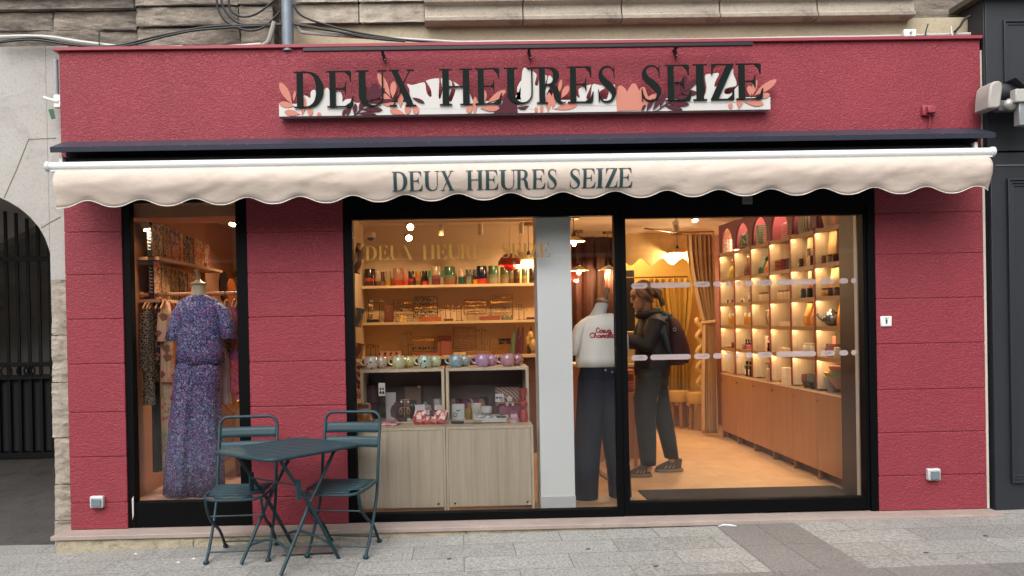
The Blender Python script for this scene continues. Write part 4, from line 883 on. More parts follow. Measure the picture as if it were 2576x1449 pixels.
# ================================================================== DISPLAY CABINETS BEHIND THE MIDDLE WINDOW
for i, (x0, x1, nm) in enumerate(((-.776, -.122, 'left'), (-.118, .530, 'right'))):
    t = T('base_cabinet', ((x0+x1)/2, .5, 0), 'low pale oak cabinet, %s one of the pair behind the middle window' % nm, 'cabinet', 'pale oak display cabinets')
    yb0, yb1 = .17, .80
    O('side_board', MB().box(x0, x0+.016, yb0, yb1, 0, .624), OAK, t); O('side_board', MB().box(x1-.016, x1, yb0, yb1, 0, .624), OAK, t)
    O('top_board', MB().box(x0+.017, x1-.017, yb0, yb1, .606, .624), OAK, t)
    d = O('door', MB().box(x0+.018, x1-.018, yb0+.006, yb0+.022, .03, .603), OAKV, t, bevel=.002)
    kx = x1-.06 if i == 0 else x0+.06
    O('knob', MB().lathe([(.008, -.006), (.008, .0)], (kx, yb0+.006, .055), 10, 'y'), DK, d)
    if i == 1: O('knob', MB().lathe([(.008, -.006), (.008, .0)], (x1-.05, yb0+.006, .055), 10, 'y'), DK, d)
    t = T('display_box', ((x0+x1)/2, .6, .626), 'open pale oak display box standing on the %s low cabinet' % nm, 'display box', 'open oak display boxes')
    y0_, y1_ = .42, .80; za, zc = .626, 1.045
    O('side_board', MB().box(x0+.004, x0+.026, y0_, y1_, za, zc), OAK, t); O('side_board', MB().box(x1-.026, x1-.004, y0_, y1_, za, zc), OAK, t)
    O('top_board', MB().box(x0+.027, x1-.027, y0_, y1_, zc-.022, zc), OAK, t)
    O('back_board', MB().box(x0+.027, x1-.027, y1_-.02, y1_, za, zc-.023), mat('6a5a58', .7), t)
    O('bottom_board', MB().box(x0+.027, x1-.027, y0_+.001, y1_-.021, za+.001, za+.012), OAK, t)
ZC = .626; ZD = .640
def item(name, u, Y, z, mb, m_, lab, cat, parts=(), grp=None, rz=0):
    x = W(u, 1000, Y)[0]; Mx = Matrix.Translation((x, Y, z)) @ Matrix.Rotation(rz, 4, 'Z')
    if parts:
        t = T(name, (x, Y, z), lab, cat, grp); mb.xf(Mx); O(parts[0], mb, m_, t)
        for nm, pm, pmat in parts[1:]: pm.xf(Mx); O(nm, pm, pmat, t)
        return t
    mb.xf(Mx); return O(name, mb, m_, None, lab, cat, grp)
# mugs
MUG = [(0, 935, .50, .056, 'D6CEC2', '3a3430', 'white mug with dense dark speckles, first of the row'), (0, 961, .62, .050, 'D2C2B8', '5a4640', 'pinkish white mug half behind the first white mug'),
       (0, 1005, .50, .056, 'C6C8A0', 'a8b080', 'pale yellow green mug in the second pair'), (0, 1030, .62, .05, 'C4BC84', '6a4a3c', 'yellow mug with brown spots behind the pale green one'),
       (0, 1070, .50, .056, 'B4C8B4', '1c2a24', 'mint mug with black splashes in the third pair'), (0, 1096, .62, .05, 'BCC8A8', '5a5040', 'light green spotted mug behind the mint one'),
       (0, 1148, .50, .056, '8FA8B4', '4a6478', 'sky blue mug in the fourth pair'), (0, 1170, .62, .05, '98A8A8', '3a4a50', 'greyish blue mug behind the sky blue one'),
       (0, 1214, .50, .056, 'B492B4', '4a3a60', 'lilac mug with blue marks in the fifth pair'), (0, 1237, .62, .05, 'B48CA8', '8a5a80', 'plain lilac mug behind the marked lilac one'),
       (0, 1278, .50, .056, 'BC8C98', 'a87080', 'pink swirled mug in the last pair'), (0, 1303, .62, .05, 'A87884', '54303c', 'dusky pink speckled mug behind the pink swirled one')]
for i, (q, u, Y, r, b_, d_, lab) in enumerate(MUG):
    r *= 1.0; body = MB().lathe([(r*.55, 0), (r*.62, .004), (r*.88, r*.35), (r, r*.85), (r*.93, r*1.35), (r*.72, r*1.72), (r*.76, r*1.80), (r*.70, r*1.80), (r*.66, r*1.6), (r*.9, r*1.2), (r*.9, r*.7), (.01, r*.2)], n=28)
    hd_ = MB().tube([(-r*.92-.030*sin(t*PI/8), 0, r*1.0+.026*cos(t*PI/8)) for t in range(9)], .0065, 8)
    item('mug', u, Y, 1.0455, body, speck(b_, d_, None, 42, .62 if i in (0, 4, 11) else .42), lab, 'mug', ('cup_body', ('handle', hd_, mat(b_, .25, 0, .05, 6, 0, 80, 1))), 'speckled round mugs in pairs on the display boxes', -.15)
# goods inside and before the boxes
uzY = lambda u, v, Y: W(u, v, Y)[1]
card = lambda w_, h, t_=.004: MB().box(-w_/2, w_/2, -t_/2, t_/2, 0, h)
item('vase', 937, .68, ZD, MB().lathe([(.045, 0), (.05, .01), (.05, .13), (.056, .135), (.056, .27)], n=24), mat('4a2a38', .4), 'tall dark mauve vase at the left inside the left display box', 'vase')
t = item('hanging_tag', 961, .45, .84, card(.05, .10), WHITEP, 'white earring tag hanging on a black ribbon in the left display box', 'tag', ('card', ('ribbon', MB().box(-.0015, .0015, -.001, .001, .10, .18), DK), ('earrings', MB().sph((-.01, -.004, .055), .008, .003, .01).sph((.01, -.004, .055), .008, .003, .01).sph((-.01, -.004, .025), .009, .003, .013).sph((.011, -.004, .025), .009, .003, .013), mat('5a4c34', .4, .5))))
item('gift_box', 983, .62, ZD, MB().box(-.04, .04, -.01, .01, 0, .21), mat('B4B0B0', .5), 'white packaging box with a notched flap in the left display box', 'box', ('box_body', ('flap', MB().prism([(.0, .02), (.04, .0), (.045, .1), (.01, .11), (-.005, .07)], -.014, -.0105), mat('4c3a40', .6))))
item('mauve_plate', 1004, .60, ZD+.04, MB().lathe([(.055, -.006), (.055, .0)], n=8, ax='y').xf(Matrix.Translation((0, 0, .05))), mat('3e2a34', .5), 'octagonal dark mauve plate beside the earring stand', 'plate')
item('paper_bag', 1039, .70, ZD, MB().box(-.065, .065, -.02, .02, 0, .25), mat('6d5347', .7), 'brown paper bag with a round clasp at the back of the left display box', 'bag', ('bag_body', ('clasp', MB().sph((.05, -.022, .245), .008), WHITEP)))
item('black_card', 1039, .58, ZD, card(.055, .15), mat('1b1a1c', .5), 'black earring card behind the earring stand', 'card', ('card', ('earrings', MB().sph((-.01, -.004, .11), .007, .002, .01).sph((.012, -.004, .11), .007, .002, .01), mat('9a9488', .3, .5))))
st = MB().lathe([(.028, 0), (.028, .008), (.003, .01), (.003, .165)], n=12).box(-.035, .035, -.003, .003, .10, .105).box(-.028, .035, -.003, .003, .162, .167)
item('earring_stand', 1017, .47, ZD, st, mat('b9a074', .35, .6), 'small brass T stand with gold teardrop earrings in the left display box', 'earring stand', ('stand', ('earring', MB().tube([(-.03+.012*sin(k*PI/6), -.004, .075+.020*cos(k*PI/6)) for k in range(12)], .004, 6, True), GOLD), ('earring', MB().tube([(.03+.012*sin(k*PI/6), -.004, .075+.020*cos(k*PI/6)) for k in range(12)], .004, 6, True), GOLD), ('stud', MB().sph((-.022, -.004, .148), .008).sph((.03, -.004, .148), .008), WHITEP)))
item('spotted_jar', 1069, .60, ZD, MB().lathe([(.045, 0), (.05, .01), (.05, .085), (.046, .095)], n=24), leopard('b9b2b0', '1d1a1c', 55), 'animal print jar with white knob lid in the left display box', 'jar', ('jar_body', ('lid', MB().lathe([(.047, .096), (.04, .105), (.015, .112), (.013, .13), (0, .134)], n=16), leopard('b9b2b0', '1d1a1c', 55))))
item('white_cylinder', 1101, .62, ZD, cyl(.032, .15, 20), mat('9c9698', .5), 'pale grey cylinder candle at the right of the left display box', 'candle')
for u, w_, h, Y, l_ in ((1056, .075, .12, .50, 'white jewellery card behind the floral cushions, left one'), (1106, .08, .115, .50, 'white jewellery card behind the floral cushions, right one')):
    item('jewellery_card', u, Y, ZD, card(w_, h), mat('c5c2c4', .5), l_, 'card', ('card', ('pin', MB().sph((-.01, -.004, h*.45), .007, .002, .012).sph((.008, -.004, h*.45), .007, .002, .012), mat('5a6a8a', .5))))
item('plant_pot', 1008, .44, ZD, MB().sph((0, 0, .02), .028, .02, .02).sph((.03, 0, .015), .02, .015, .018), mat('2f2426', .7), 'small dark moss bunch at the foot of the earring stand', 'moss')
item('white_dish', 1027, .44, ZD, MB().lathe([(.01, 0), (.018, .02), (.016, .02)], n=12), WHITEP, 'tiny white dish under the earrings', 'dish')
FLR = cells(['A83038', 'd8c8bc', 'b8404a', 'e0d4c8', '9c2830', 'c8685c'], 34, .6, .1, .5)
for u, z_, ang, sc_, l_ in ((1062, ZC, .15, 1, 'left red and cream floral pillow pouch on the low cabinet'), (1098, ZC, -.2, 1.12, 'right red and cream floral pillow pouch overlapping the left one')):
    a = MB().loft([(0, 0, 0, .062*sc_, .03), (0, 0, .02, .07*sc_, .05), (0, 0, .05, .072*sc_, .045), (.01, 0, .085, .068*sc_, .025), (.015, 0, .105, .07*sc_, .006)], 26, .05, 7)
    item('pillow_pouch', u, .36, z_, a, FLR, l_, 'pouch', grp='floral pillow pouches', rz=ang)
item('fabric_scrap', 1081, .335, ZC+.07, MB().box(-.03, .03, -.02, .02, .0, .045, Matrix.Rotation(.3, 4, 'Y')), cells(['3a2a34', 'b8a8a8', '8a3a48'], 50), 'dark patterned label folded on top of the floral pouches', 'label')
MG = cells(['b0344c', 'd8a0a8', 'e0d0cc', 'c04a60', '8c2a3c'], 22, .4, .05, 0)
for k in range(3): item('magazine', 974+6*k, .35+.02*k, ZC+.007*k, MB().box(-.09, .06, -.06, .06, 0, .006), [MG, mat('D9D2D0', .5), MG][k], ('lowest', 'middle', 'topmost')[k]+' pink magazine in the pile on the low cabinet', 'magazine', grp='pile of pink magazines', rz=.1*k-.15)
item('leaning_book', 938, .40, ZC, MB().box(-.008, .008, -.05, .05, 0, .11, Matrix.Rotation(-.3, 4, 'Y')), cells(['c8c4c0', '5a6a68', 'a84858'], 30), 'white illustrated booklet leaning beside the coffee pouch', 'booklet')
item('coffee_pouch', 914, .36, ZC, pouch(.17, .17, .07).xf(Matrix.Rotation(PI/2, 4, 'Z') @ Matrix.Diagonal((1, .65, 1, 1))), cells(['a06c38', 'b07c44', '8a5a2c'], 14, .4, .3), 'tan coffee pouch with white script at the far left of the low cabinet', 'pouch', ('bag', ('label', MB().tube([(-.035, -.026, .10), (-.02, -.027, .115), (-.005, -.027, .10), (.01, -.027, .115), (.03, -.026, .10)], .004, 5), WHITEP), ('top_print', MB().box(-.04, .04, -.017, -.010, .13, .16), mat('3a2418', .5))))
# right box
for i in range(6):
    m_ = [mat('8c7468', .8), cells(['1c1418', '7c3050', '241a20'], 60), mat('5c2848', .8), cells(['8c8488', '1c1a1e', 'b8b0b0'], 60), mat('6a3048', .8), mat('90685c', .8)][i]
    item('scrunchie', 1141+14*i, .62, ZD, MB().loft([(0, 0, 0, .026, .05), (0, 0, .04, .03, .05), (0, 0, .09, .028, .05), (0, 0, .14-.01*(i % 2), .02, .045), (.0, 0, .155-.01*(i % 2), .008, .02)], 22, .16, 8, i), m_, ('beige', 'black and plum spotted', 'aubergine', 'grey spotted', 'wine', 'dusty pink')[i]+' velvet scrunchie in the right display box', 'scrunchie', grp='velvet scrunchies')
item('jewellery_card', 1152, .50, ZD, card(.098, .12), mat('b4b6b8', .5), 'grey white card with bird brooch and ring pin', 'card', ('card', ('bird_brooch', MB().prism([(-.02, .075), (0, .072), (.03, .08), (.012, .068), (.0, .058), (-.012, .066)], -.005, -.003), mat('5a5c60', .4, .5)), ('ring_pin', MB().tube([(-.025+.016*cos(k*PI/6), -.004, .035+.016*sin(k*PI/6)) for k in range(12)], .003, 5, True), mat('4a4c50', .4, .5))))
item('oil_bottle', 1178, .47, ZD, MB().lathe([(.024, 0), (.025, .006), (.025, .085), (.012, .095), (.010, .12), (.013, .122), (.013, .135)], n=18), mat('8a6a1c', .12, 0, .05, 6, 0, 80, 1), 'small bottle of golden oil in the right display box', 'bottle')
item('scented_candle', 1198, .50, ZD, MB().lathe([(.034, 0), (.037, .01), (.043, .12), (.040, .12), (.036, .1)], n=24), mat('c0bdb6', .4), 'white tapered candle pot with an oval emblem', 'candle', ('pot', ('emblem', MB().tube([(.018*cos(k*PI/8), -.041, .065+.028*sin(k*PI/8)) for k in range(16)], .0018, 5, True).tube([(.009*cos(k*PI/6), -.041, .065+.016*sin(k*PI/6)) for k in range(12)], .0015, 5, True), mat('7a7872', .5))))
item('two_tone_jar', 1223, .50, ZD, MB().lathe([(.038, 0), (.042, .006), (.044, .05)], n=24), mat('7c7c7e', .5), 'grey and white ceramic jar beside the white candle pot', 'jar', ('base', ('upper_band', MB().lathe([(.0445, .051), (.0455, .095), (.041, .097), (.02, .098)], n=24), mat('bbb9b6', .4))))
item('dark_box', 1218, .66, ZD, MB().box(-.035, .035, -.006, .006, 0, .16), mat('2a2426', .4), 'dark box standing behind the two tone jar', 'box')
item('striped_pouch', 1278, .66, ZD+.08, MB().loft([(0, 0, 0, .10, .02), (0, 0, .05, .105, .035), (0, 0, .11, .10, .03), (-.005, 0, .15, .10, .008)], 24, .03), stripes('6a4a50', '9a8478', 17, 'DIAGONAL'), 'diagonally striped mauve pouch at the back of the right display box', 'pouch')
item('ribbed_pouch', 1284, .56, ZD, MB().loft([(0, 0, 0, .085, .02), (0, 0, .03, .09, .035), (0, 0, .09, .088, .035), (0, 0, .108, .08, .02)], 60, .05, 12), mat('8c5468', .7), 'ribbed mauve pink pouch under the wooden ledge', 'pouch')
item('wooden_ledge', 1278, .55, ZD+.11, MB().box(-.085, .085, -.03, .03, 0, .014), wood('94705c', '7c5c4a', (2, 30, 30)), 'small wooden ledge carrying the earring cards', 'ledge')
item('jewellery_card', 1254, .53, ZD+.125, card(.05, .065), mat('bcb8ba', .5), 'white card with violet bow earrings on the wooden ledge', 'card', ('card', ('bow', MB().sph((-.012, -.004, .035), .010, .003, .008).sph((.012, -.004, .035), .010, .003, .008), mat('4c4468', .5))))
item('dropper_bottle', 1265, .52, ZD+.125, MB().lathe([(.014, 0), (.014, .035), (.006, .042)], n=14), mat('b0a8ac', .2), 'tiny dropper bottle with white pipette on the wooden ledge', 'bottle', ('glass_body', ('pipette', MB().lathe([(.007, .043), (.007, .055), (.003, .06), (.002, .075)], n=10), WHITE)))
fl = MB()
for k in range(5): fl.sph((.013*cos(k*2*PI/5+.3), 0, .024+.013*sin(k*2*PI/5+.3)), .011, .005, .011, 10, 6)
item('flower_clip', 1282, .52, ZD+.125, fl, mat('c5bdb4', .4), 'cream flower hair clip on the wooden ledge', 'hair clip', ('petals', ('centre', MB().sph((0, -.005, .024), .006), GOLD)))
item('earring_stand', 1283, .49, ZD+.10, MB().box(-.03, .03, -.002, .002, .024, .028).sph((-.022, 0, .008), .012, .004, .012).sph((.022, 0, .008), .012, .004, .012), mat('c8a89c', .4), 'white bar with two pale blossom earrings before the ledge', 'earring stand')
item('candlestick', 1316, .38, ZC, MB().lathe([(.032, 0), (.033, .06), (.022, .095), (.016, .10), (.030, .115), (.034, .135), (.030, .155), (.016, .165), (.022, .175), (.022, .185), (.014, .19), (.030, .235), (.031, .255), (.026, .255)], n=24), mat('9a3c3c', .5), 'tall terracotta red candlestick at the right end of the cabinet', 'candlestick')
item('earring_card', 1292, .34, ZC, card(.05, .065), mat('c8a4b0', .5), 'small pink card with two ring earrings by the candlestick', 'card', ('card', ('earring', MB().tube([(-.012+.008*cos(k*PI/5), -.004, .028+.010*sin(k*PI/5)) for k in range(10)], .002, 5, True), mat('5a3c54', .4)), ('earring', MB().tube([(.012+.008*cos(k*PI/5), -.004, .028+.010*sin(k*PI/5)) for k in range(10)], .002, 5, True), mat('5a3c54', .4))))
item('wooden_block', 1274, .34, ZC, MB().box(-.018, .018, -.012, .012, 0, .025), wood('b08864', '94704e', (2, 30, 30)), 'little wooden block left of the pink earring card', 'block')
for k in range(3): item('art_book', 1232+3*k, .38, ZC+.008+.016*k, MB().box(-.13+.012*k, .12, -.055, .055, 0, .014), cells(['c9c7c4', '8c8c8c', 'dad8d4', '3c3c40'], 30, .5, .05, 0) if k == 2 else mat('BDBBB8', .5), ('bottom', 'middle', 'top')[k]+' book of the black and white art book pile', 'book', grp='pile of art books', rz=-.05*k)
for k, (u, c_) in enumerate(((1150, '1b1a1c'), (1168, 'b8a890'), (1185, 'a89c90'), (1205, '8c8078'))):
    item('rolled_ribbon', u, .33, ZC+.012, MB().lathe([(.010, -.05), (.012, 0), (.010, .05)], n=10, ax='x'), mat(c_, .7), ('black', 'cream', 'ivory', 'taupe')[k]+' rolled bandana lying before the art books', 'bandana', grp='rolled bandanas', rz=.15*k-.2)
# ================================================================== JEWELLERY SHELVES ON THE PARTITION
for z, l_ in ((1.80, 'upper vase shelf'), (1.412, 'middle jewellery shelf'), (1.045, 'lower jewellery counter')):
    O('wall_shelf', MB().box(-1.03, 1.15, 2.72 if z > 1.1 else 2.60, 3.0, z-.028, z), mat('D8BC94', .55, 0, .04), label='long pale %s on the back wall' % l_, cat='shelf', group='long pale wall shelves')
O('counter_front', MB().box(-1.03, 1.15, 2.66, 2.68, .0, 1.015), mat('6b4a38', .6), label='dark brown front panel under the lower jewellery counter', cat='panel')
VZ = [('2b1a18', 'a8402c', '4a2a24', .060, 205, 354), ('b09a80', 'a08a74', '6a4638', .034, 173, 455), ('5a3a2c', '5c3c2c', '8a6a50', .022, 168, 510), ('9a8a74', 'b08a5c', 'b8822c', .030, 175, 580), ('9a6a54', 'a86a50', 'a83824', .056, 205, 703), ('a87058', 'a85c44', 'b03c28', .034, 175, 797), ('1d1212', 'b82a24', '4a2c28', .030, 170, 864), ('9a6020', 'a06a30', '6a4a3c', .032, 165, 950), ('10121c', '12141c', 'b8382c', .030, 170, 1030),
      ('4c7a60', '6a8878', 'a0705c', .031, 175, 1110), ('b09a80', '8a5048', '6a3434', .055, 220, 1172), ('5a7c5c', 'a8a48c', 'b09c78', .031, 175, 1232), ('3a6048', '6a8464', '9a6048', .058, 215, 1340), ('c0a084', '28584c', '1c5048', .030, 180, 1480), ('48504c', '6a7468', '7c8c74', .032, 178, 1572), ('4c4c4c', '18182a', 'd88a20', .032, 178, 1658), ('10142c', '141834', 'c83a20', .056, 215, 1735), ('40684c', '7c8a6c', '9c9478', .056, 215, 1880), ('4c5438', '7a704c', '8c7c58', .048, 200, 2018), ('6a6a4c', '7c6844', '6a5038', .030, 178, 2100), ('4a3018', '60401c', '3c2818', .032, 175, 2170), ('5c6444', '9c8c5c', '8c7c50', .032, 175, 2262), ('2c2018', '48301c', '241c14', .034, 180, 2355)]
VL = ['black vase with red ring', 'beige and brown slim vase', 'thin brown vase', 'beige vase fading to mustard', 'wide rose vase with red base', 'slim rose vase with red base', 'black vase with red band', 'mustard slim vase', 'black vase dripping into red', 'green vase fading to pink', 'tall beige vase with maroon base', 'pale green speckled slim vase', 'tall wide green vase with rose base', 'cream vase with teal base', 'grey vase with pale green base', 'grey vase with orange base', 'tall navy vase dripping into red', 'wide sage green vase', 'olive and tan vase', 'slim khaki vase', 'slim dark amber vase', 'slim olive vase', 'dark brown vase at the column']
for (a_, b_, c_, r, h, cx), l_ in zip(VZ, VL):
    u = 858.7+cx/4.91; Y = 2.86; x = W(u, 700, Y)[0]; h_ = h/4.91*.00428*1.05
    sharp = 'drip' in l_ or 'ring' in l_ or 'band' in l_
    O('ceramic_vase', MB().lathe([(r*.92, 0), (r, .006), (r*1.0, h_*.5), (r*.99, h_-.004), (r*.95, h_), (r*.88, h_-.004), (r*.86, h_*.6)], (x, Y, 1.8005), 24), bands([(0, c_), (.36, c_), (.44, b_), (.56, b_), (.62, a_), (1, a_)] if not sharp else [(0, c_), (.34, c_), (.38, b_), (.52, b_), (.55, a_), (1, a_)]), None, l_+' on the upper shelf', 'vase', 'glazed ceramic vases on the upper shelf')
# jewellery: racks, stands, trays, cards (small in view)
JC = [cells(['2c2c3c', '8a3c34', '3c4c54', 'c8a060', '2a2420', 'a8a08c'], 90), cells(['c08c48', 'd8b480', 'a86a40', '6a3a2c', 'e0c8a0'], 80)]
def rack(name, u0, u1, v0, v1, Y, rows, jm, lab, n=9, amp=.007):
    x0, z1 = W(u0, v0, Y); x1, z0 = W(u1, v1, Y); t = T(name, ((x0+x1)/2, Y, z0), lab, 'jewellery rack')
    m = MB().tube([(x0, Y, z0), (x0, Y, z1), (x1, Y, z1), (x1, Y, z0)], .004, 6).box(x0, x1, Y-.03, Y+.03, z0, z0+.006)
    for k in range(rows): m.box(x0, x1, Y-.002, Y+.002, z1-(z1-z0)*(k+.35)/rows-.002, z1-(z1-z0)*(k+.35)/rows+.002)
    O('frame', m, mat('6a4c2c', .35, .6), t)
    for k in range(rows):
        a = MB(); zz_ = z1-(z1-z0)*(k+.35)/rows-.012
        for q in range(n):
            x = x0+(x1-x0)*(q+.5+random.uniform(-.25, .25))/n; s_ = amp*random.uniform(.7, 1.5)
            a.sph((x, Y-.006, zz_+random.uniform(-.006, .004)), s_, .003, s_*random.uniform(1, 1.8), 7, 5)
        O('earring_row', a, jm[k % len(jm)], t)
    return t
DJ = mat('241c20', .35, 0, .3, 60); RJ = cells(['8a2c2c', '2c3c38', '1c1c24', 'c8a038'], 60); GJ = mat('C89048', .35, .5, .2, 60)
rack('earring_rack', 990, 1040, 755, 802, 2.86, 3, [RJ, RJ, GJ], 'wide earring rack with red and dark hoops, left on the middle shelf', 12)
rack('earring_rack', 1043, 1101, 747, 800, 2.86, 5, [DJ, DJ, GJ, DJ, GJ], 'tall framed rack of black earrings beside the wide earring rack', 13)
rack('earring_rack', 1167, 1223, 755, 790, 2.86, 4, [GJ, GJ, cells(['d89838', '6a8a70', 'c85840', 'd8b070'], 60), GJ], 'gold and orange earring rack in the centre right of the middle shelf', 14, .006)
rack('earring_rack', 1234, 1290, 742, 802, 2.86, 5, [RJ, GJ, DJ, GJ, DJ], 'tall mixed earring rack at the right of the middle shelf', 13)
rack('earring_rack', 1038, 1094, 848, 884, 2.74, 2, [GJ, DJ], 'earring rack with black drop earrings on the lower counter', 12)
rack('earring_rack', 1140, 1198, 824, 876, 2.80, 6, [mat('7a5438', .4, .4, .3, 60)], 'big square display of small stud earrings on the lower counter', 14, .004)
rack('necklace_rail', 926, 938, 752, 800, 2.86, 5, [JC[0], JC[1]], 'narrow column of bracelets at the left end of the middle shelf', 3, .01)
def tstand(u, vb, vt, Y, arms, lab, arc=False):
    x, zt = W(u, vt, Y); zb_ = 1.412 if vb < 815 else 1.045; t = T('jewellery_stand', (x, Y, zb_), lab, 'jewellery stand')
    m = MB().lathe([(.02, 0), (.02, .006), (.003, .008), (.003, zt-zb_)], (x, Y, zb_+.0005), 10)
    if arc: m.tube([(x+.045*cos(PI*k/8), Y, zt-.03+.03*sin(PI*k/8)) for k in range(9)], .0025, 5)
    else:
        for k in range(arms): m.box(x-.03, x+.03, Y-.002, Y+.002, zt-.004-.05*k, zt-.05*k)
    O('stand', m, mat('5a4024', .35, .6), t); e = MB()
    for sx in (-1, 1): e.tube([(x+sx*.028+.008*cos(q*PI/4), Y-.004, zt-.02+.012*sin(q*PI/4)) for q in range(8)], .0025, 5, True)
    O('earrings', e, random.choice([DJ, GJ, RJ]), t)
for u, vt, k, l_ in ((954, 757, 1, 'arched'), (970, 777, 1, ''), (1108, 781, 1, ''), (1121, 775, 1, ''), (1133, 766, 2, ''), (1149, 777, 1, ''), (1160, 769, 1, ''), (1307, 766, 2, ''), (1317, 774, 1, '')):
    pass
SL = [(954, 755, 1, 1, 'arched necklace stand, first on the left of the middle shelf'), (969, 778, 1, 0, 'small hoop stand beside the arched necklace stand'), (1107, 781, 1, 0, 'low hoop stand just right of the black earring rack'), (1121, 776, 1, 0, 'second hoop stand right of the black earring rack'), (1133, 766, 2, 0, 'double bar stand near the middle of the middle shelf'), (1149, 777, 1, 0, 'hoop stand right of the double bar stand'), (1160, 769, 1, 0, 'taller hoop stand just left of the gold earring rack'), (1305, 766, 2, 0, 'double bar stand right of the tall mixed rack'), (1318, 774, 1, 0, 'last hoop stand near the column on the middle shelf')]
for u, vt, k, arc, l_ in SL: tstand(u, 800, vt, 2.80, k, l_, arc)
SL = [(1026, 835, 1, 1, 'arched necklace stand at the left of the lower counter'), (1212, 827, 1, 1, 'arched necklace stand at the right of the lower counter'), (932, 866, 1, 0, 'black pompom earring stand far left on the lower counter'), (945, 868, 1, 0, 'second small earring stand far left on the lower counter'), (1012, 864, 1, 0, 'T stand left of the arched stand on the lower counter'), (1034, 866, 1, 0, 'T stand right of the arched stand on the lower counter'), (1108, 856, 2, 0, 'stand before the pink board on the lower counter'), (1218, 860, 1, 0, 'T stand before the glowing arch on the lower counter'), (1232, 856, 1, 0, 'tall T stand left of the wire baskets')]
for u, vt, k, arc, l_ in SL: tstand(u, 890, vt, 2.72, k, l_, arc)
BS = lambda name, u0, u1, v0, v1, Y, zb_, m_, lab, cat, d=.03, parts=0: O(name, MB().box(W(u0, v0, Y)[0], W(u1, v0, Y)[0], Y, Y+d, zb_+.0005, zb_+max(.008, (v1-v0)*.00428)), m_, None, lab, cat, bevel=.002)
BS('leather_board', 966, 988, 760, 803, 2.90, 1.412, mat('7a4430', .6), 'brown leather earring board on the middle shelf', 'board')
BS('white_card', 1005, 1021, 788, 803, 2.76, 1.412, cells(['d8c8a8', 'd8a030', 'e0d0b0'], 30), 'cream card with yellow dots standing on the middle shelf', 'card', .004)
BS('sunglasses_case', 1054, 1110, 792, 803, 2.77, 1.412, mat('a85c3c', .5, 0, .2, 40), 'coral padded case lying on the middle shelf', 'case', .06)
BS('sunglasses_case', 1206, 1258, 792, 802, 2.77, 1.412, mat('8a4a38', .5, 0, .1), 'long brown case lying on the middle shelf', 'case', .06)
BS('dark_tray', 922, 952, 800, 808, 2.77, 1.412, mat('2a2026', .5), 'dark flat box at the left end of the middle shelf', 'box', .06)
BS('low_tray', 1116, 1140, 797, 803, 2.77, 1.412, mat('6a3c2c', .5), 'low brown tray before the hoop stands', 'tray', .06)
BS('low_tray', 1262, 1290, 793, 801, 2.77, 1.412, mat('6a6a50', .5, 0, .3, 60), 'low greenish tray right of the long brown case', 'tray', .06)
BS('low_tray', 1325, 1347, 795, 801, 2.77, 1.412, mat('3c2c28', .5), 'dark glasses tray at the column end of the middle shelf', 'tray', .06)
BS('pink_board', 1100, 1136, 835, 884, 2.86, 1.045, mat('9a5848', .6, 0, .1), 'dusty pink square board on the lower counter', 'board')
for i in range(4): BS('pink_card', 953+14.5*i, 965+14.5*i, 877, 891, 2.70, 1.045, cells(['c88c80', 'd0988c', '3c2428', 'c88c80', 'cc9488'], 45), ('first', 'second', 'third', 'fourth')[i]+' of four small pink earring cards on the lower counter', 'card', .004)
BS('jewel_roll', 1048, 1102, 884, 891, 2.68, 1.045, mat('a84c30', .5, 0, .3, 50), 'long orange red ornament roll on the lower counter', 'roll', .05)
BS('ring_tray', 1172, 1235, 880, 890, 2.68, 1.045, stripes('b08058', '4a2c1c', 40, 'X'), 'ring tray with many slots on the lower counter', 'tray', .06)
BS('pale_tray', 1140, 1172, 880, 888, 2.68, 1.045, mat('d0b078', .5), 'pale ring box left of the slotted ring tray', 'tray', .06)
for k, (u, w_) in enumerate(((1250, 24), (1267, 15))):
    m = MB(); x = W(u, 880, 2.72)[0]; r0 = w_*.0021
    for q in range(10): m.tube([(x+r0*.8*cos(q*PI/5), 2.72+r0*.8*sin(q*PI/5), 1.048), (x+r0*cos(q*PI/5), 2.72+r0*sin(q*PI/5), 1.125)], .0022, 4)
    for z_ in (1.05, 1.085, 1.125): m.tube([(x+r0*.95*cos(q*PI/6), 2.72+r0*.95*sin(q*PI/6), z_) for q in range(12)], .0022, 4, True)
    O('wire_basket', m, GOLD, None, ('wide', 'narrow')[k]+' gold wire basket on the lower counter', 'basket')
for k, (u, c_, vt) in enumerate(((1293, '5a6c50', 817), (1303, '4a2430', 819), (1314, '5a2c34', 817), (1334, '3c2420', 818))):
    Y = 2.78; x, zt = W(u, vt, Y); h = zt-1.047
    O('standing_leaf', MB().loft([(-.02, 0, 0, .022, .006), (-.012, 0, h*.35, .026, .007), (0, 0, h*.7, .018, .006), (.008, 0, h*.95, .004, .003)], 14).xf(Matrix.Translation((x, Y, 1.0465))), mat(c_, .5, 0, .15, 30), None, ('green', 'plum', 'wine red', 'dark brown')[k]+' pointed surfboard-like bookmark standing on the lower counter', 'ornament', grp_ := None) if False else O('standing_leaf', MB().loft([(-.02, 0, 0, .022, .006), (-.012, 0, h*.35, .026, .007), (0, 0, h*.7, .018, .006), (.008, 0, h*.95, .004, .003)], 14).xf(Matrix.Translation((x, Y, 1.0465))), mat(c_, .5, 0, .15, 30), label=('green', 'plum', 'wine red', 'dark brown')[k]+' pointed leaf shaped ornament standing on the lower counter', cat='ornament')
O('hanging_beads', MB().sph((W(1335, 850, 2.66)[0], 2.66, 1.24), .03, .03, .05).sph((W(1340, 870, 2.66)[0], 2.66, 1.15), .035, .03, .06).sph((W(1328, 840, 2.66)[0], 2.66, 1.19), .02, .02, .05), mat('c8a868', .6, 0, .2, 40), label='bunch of cream tassels hanging by the column', cat='tassels')
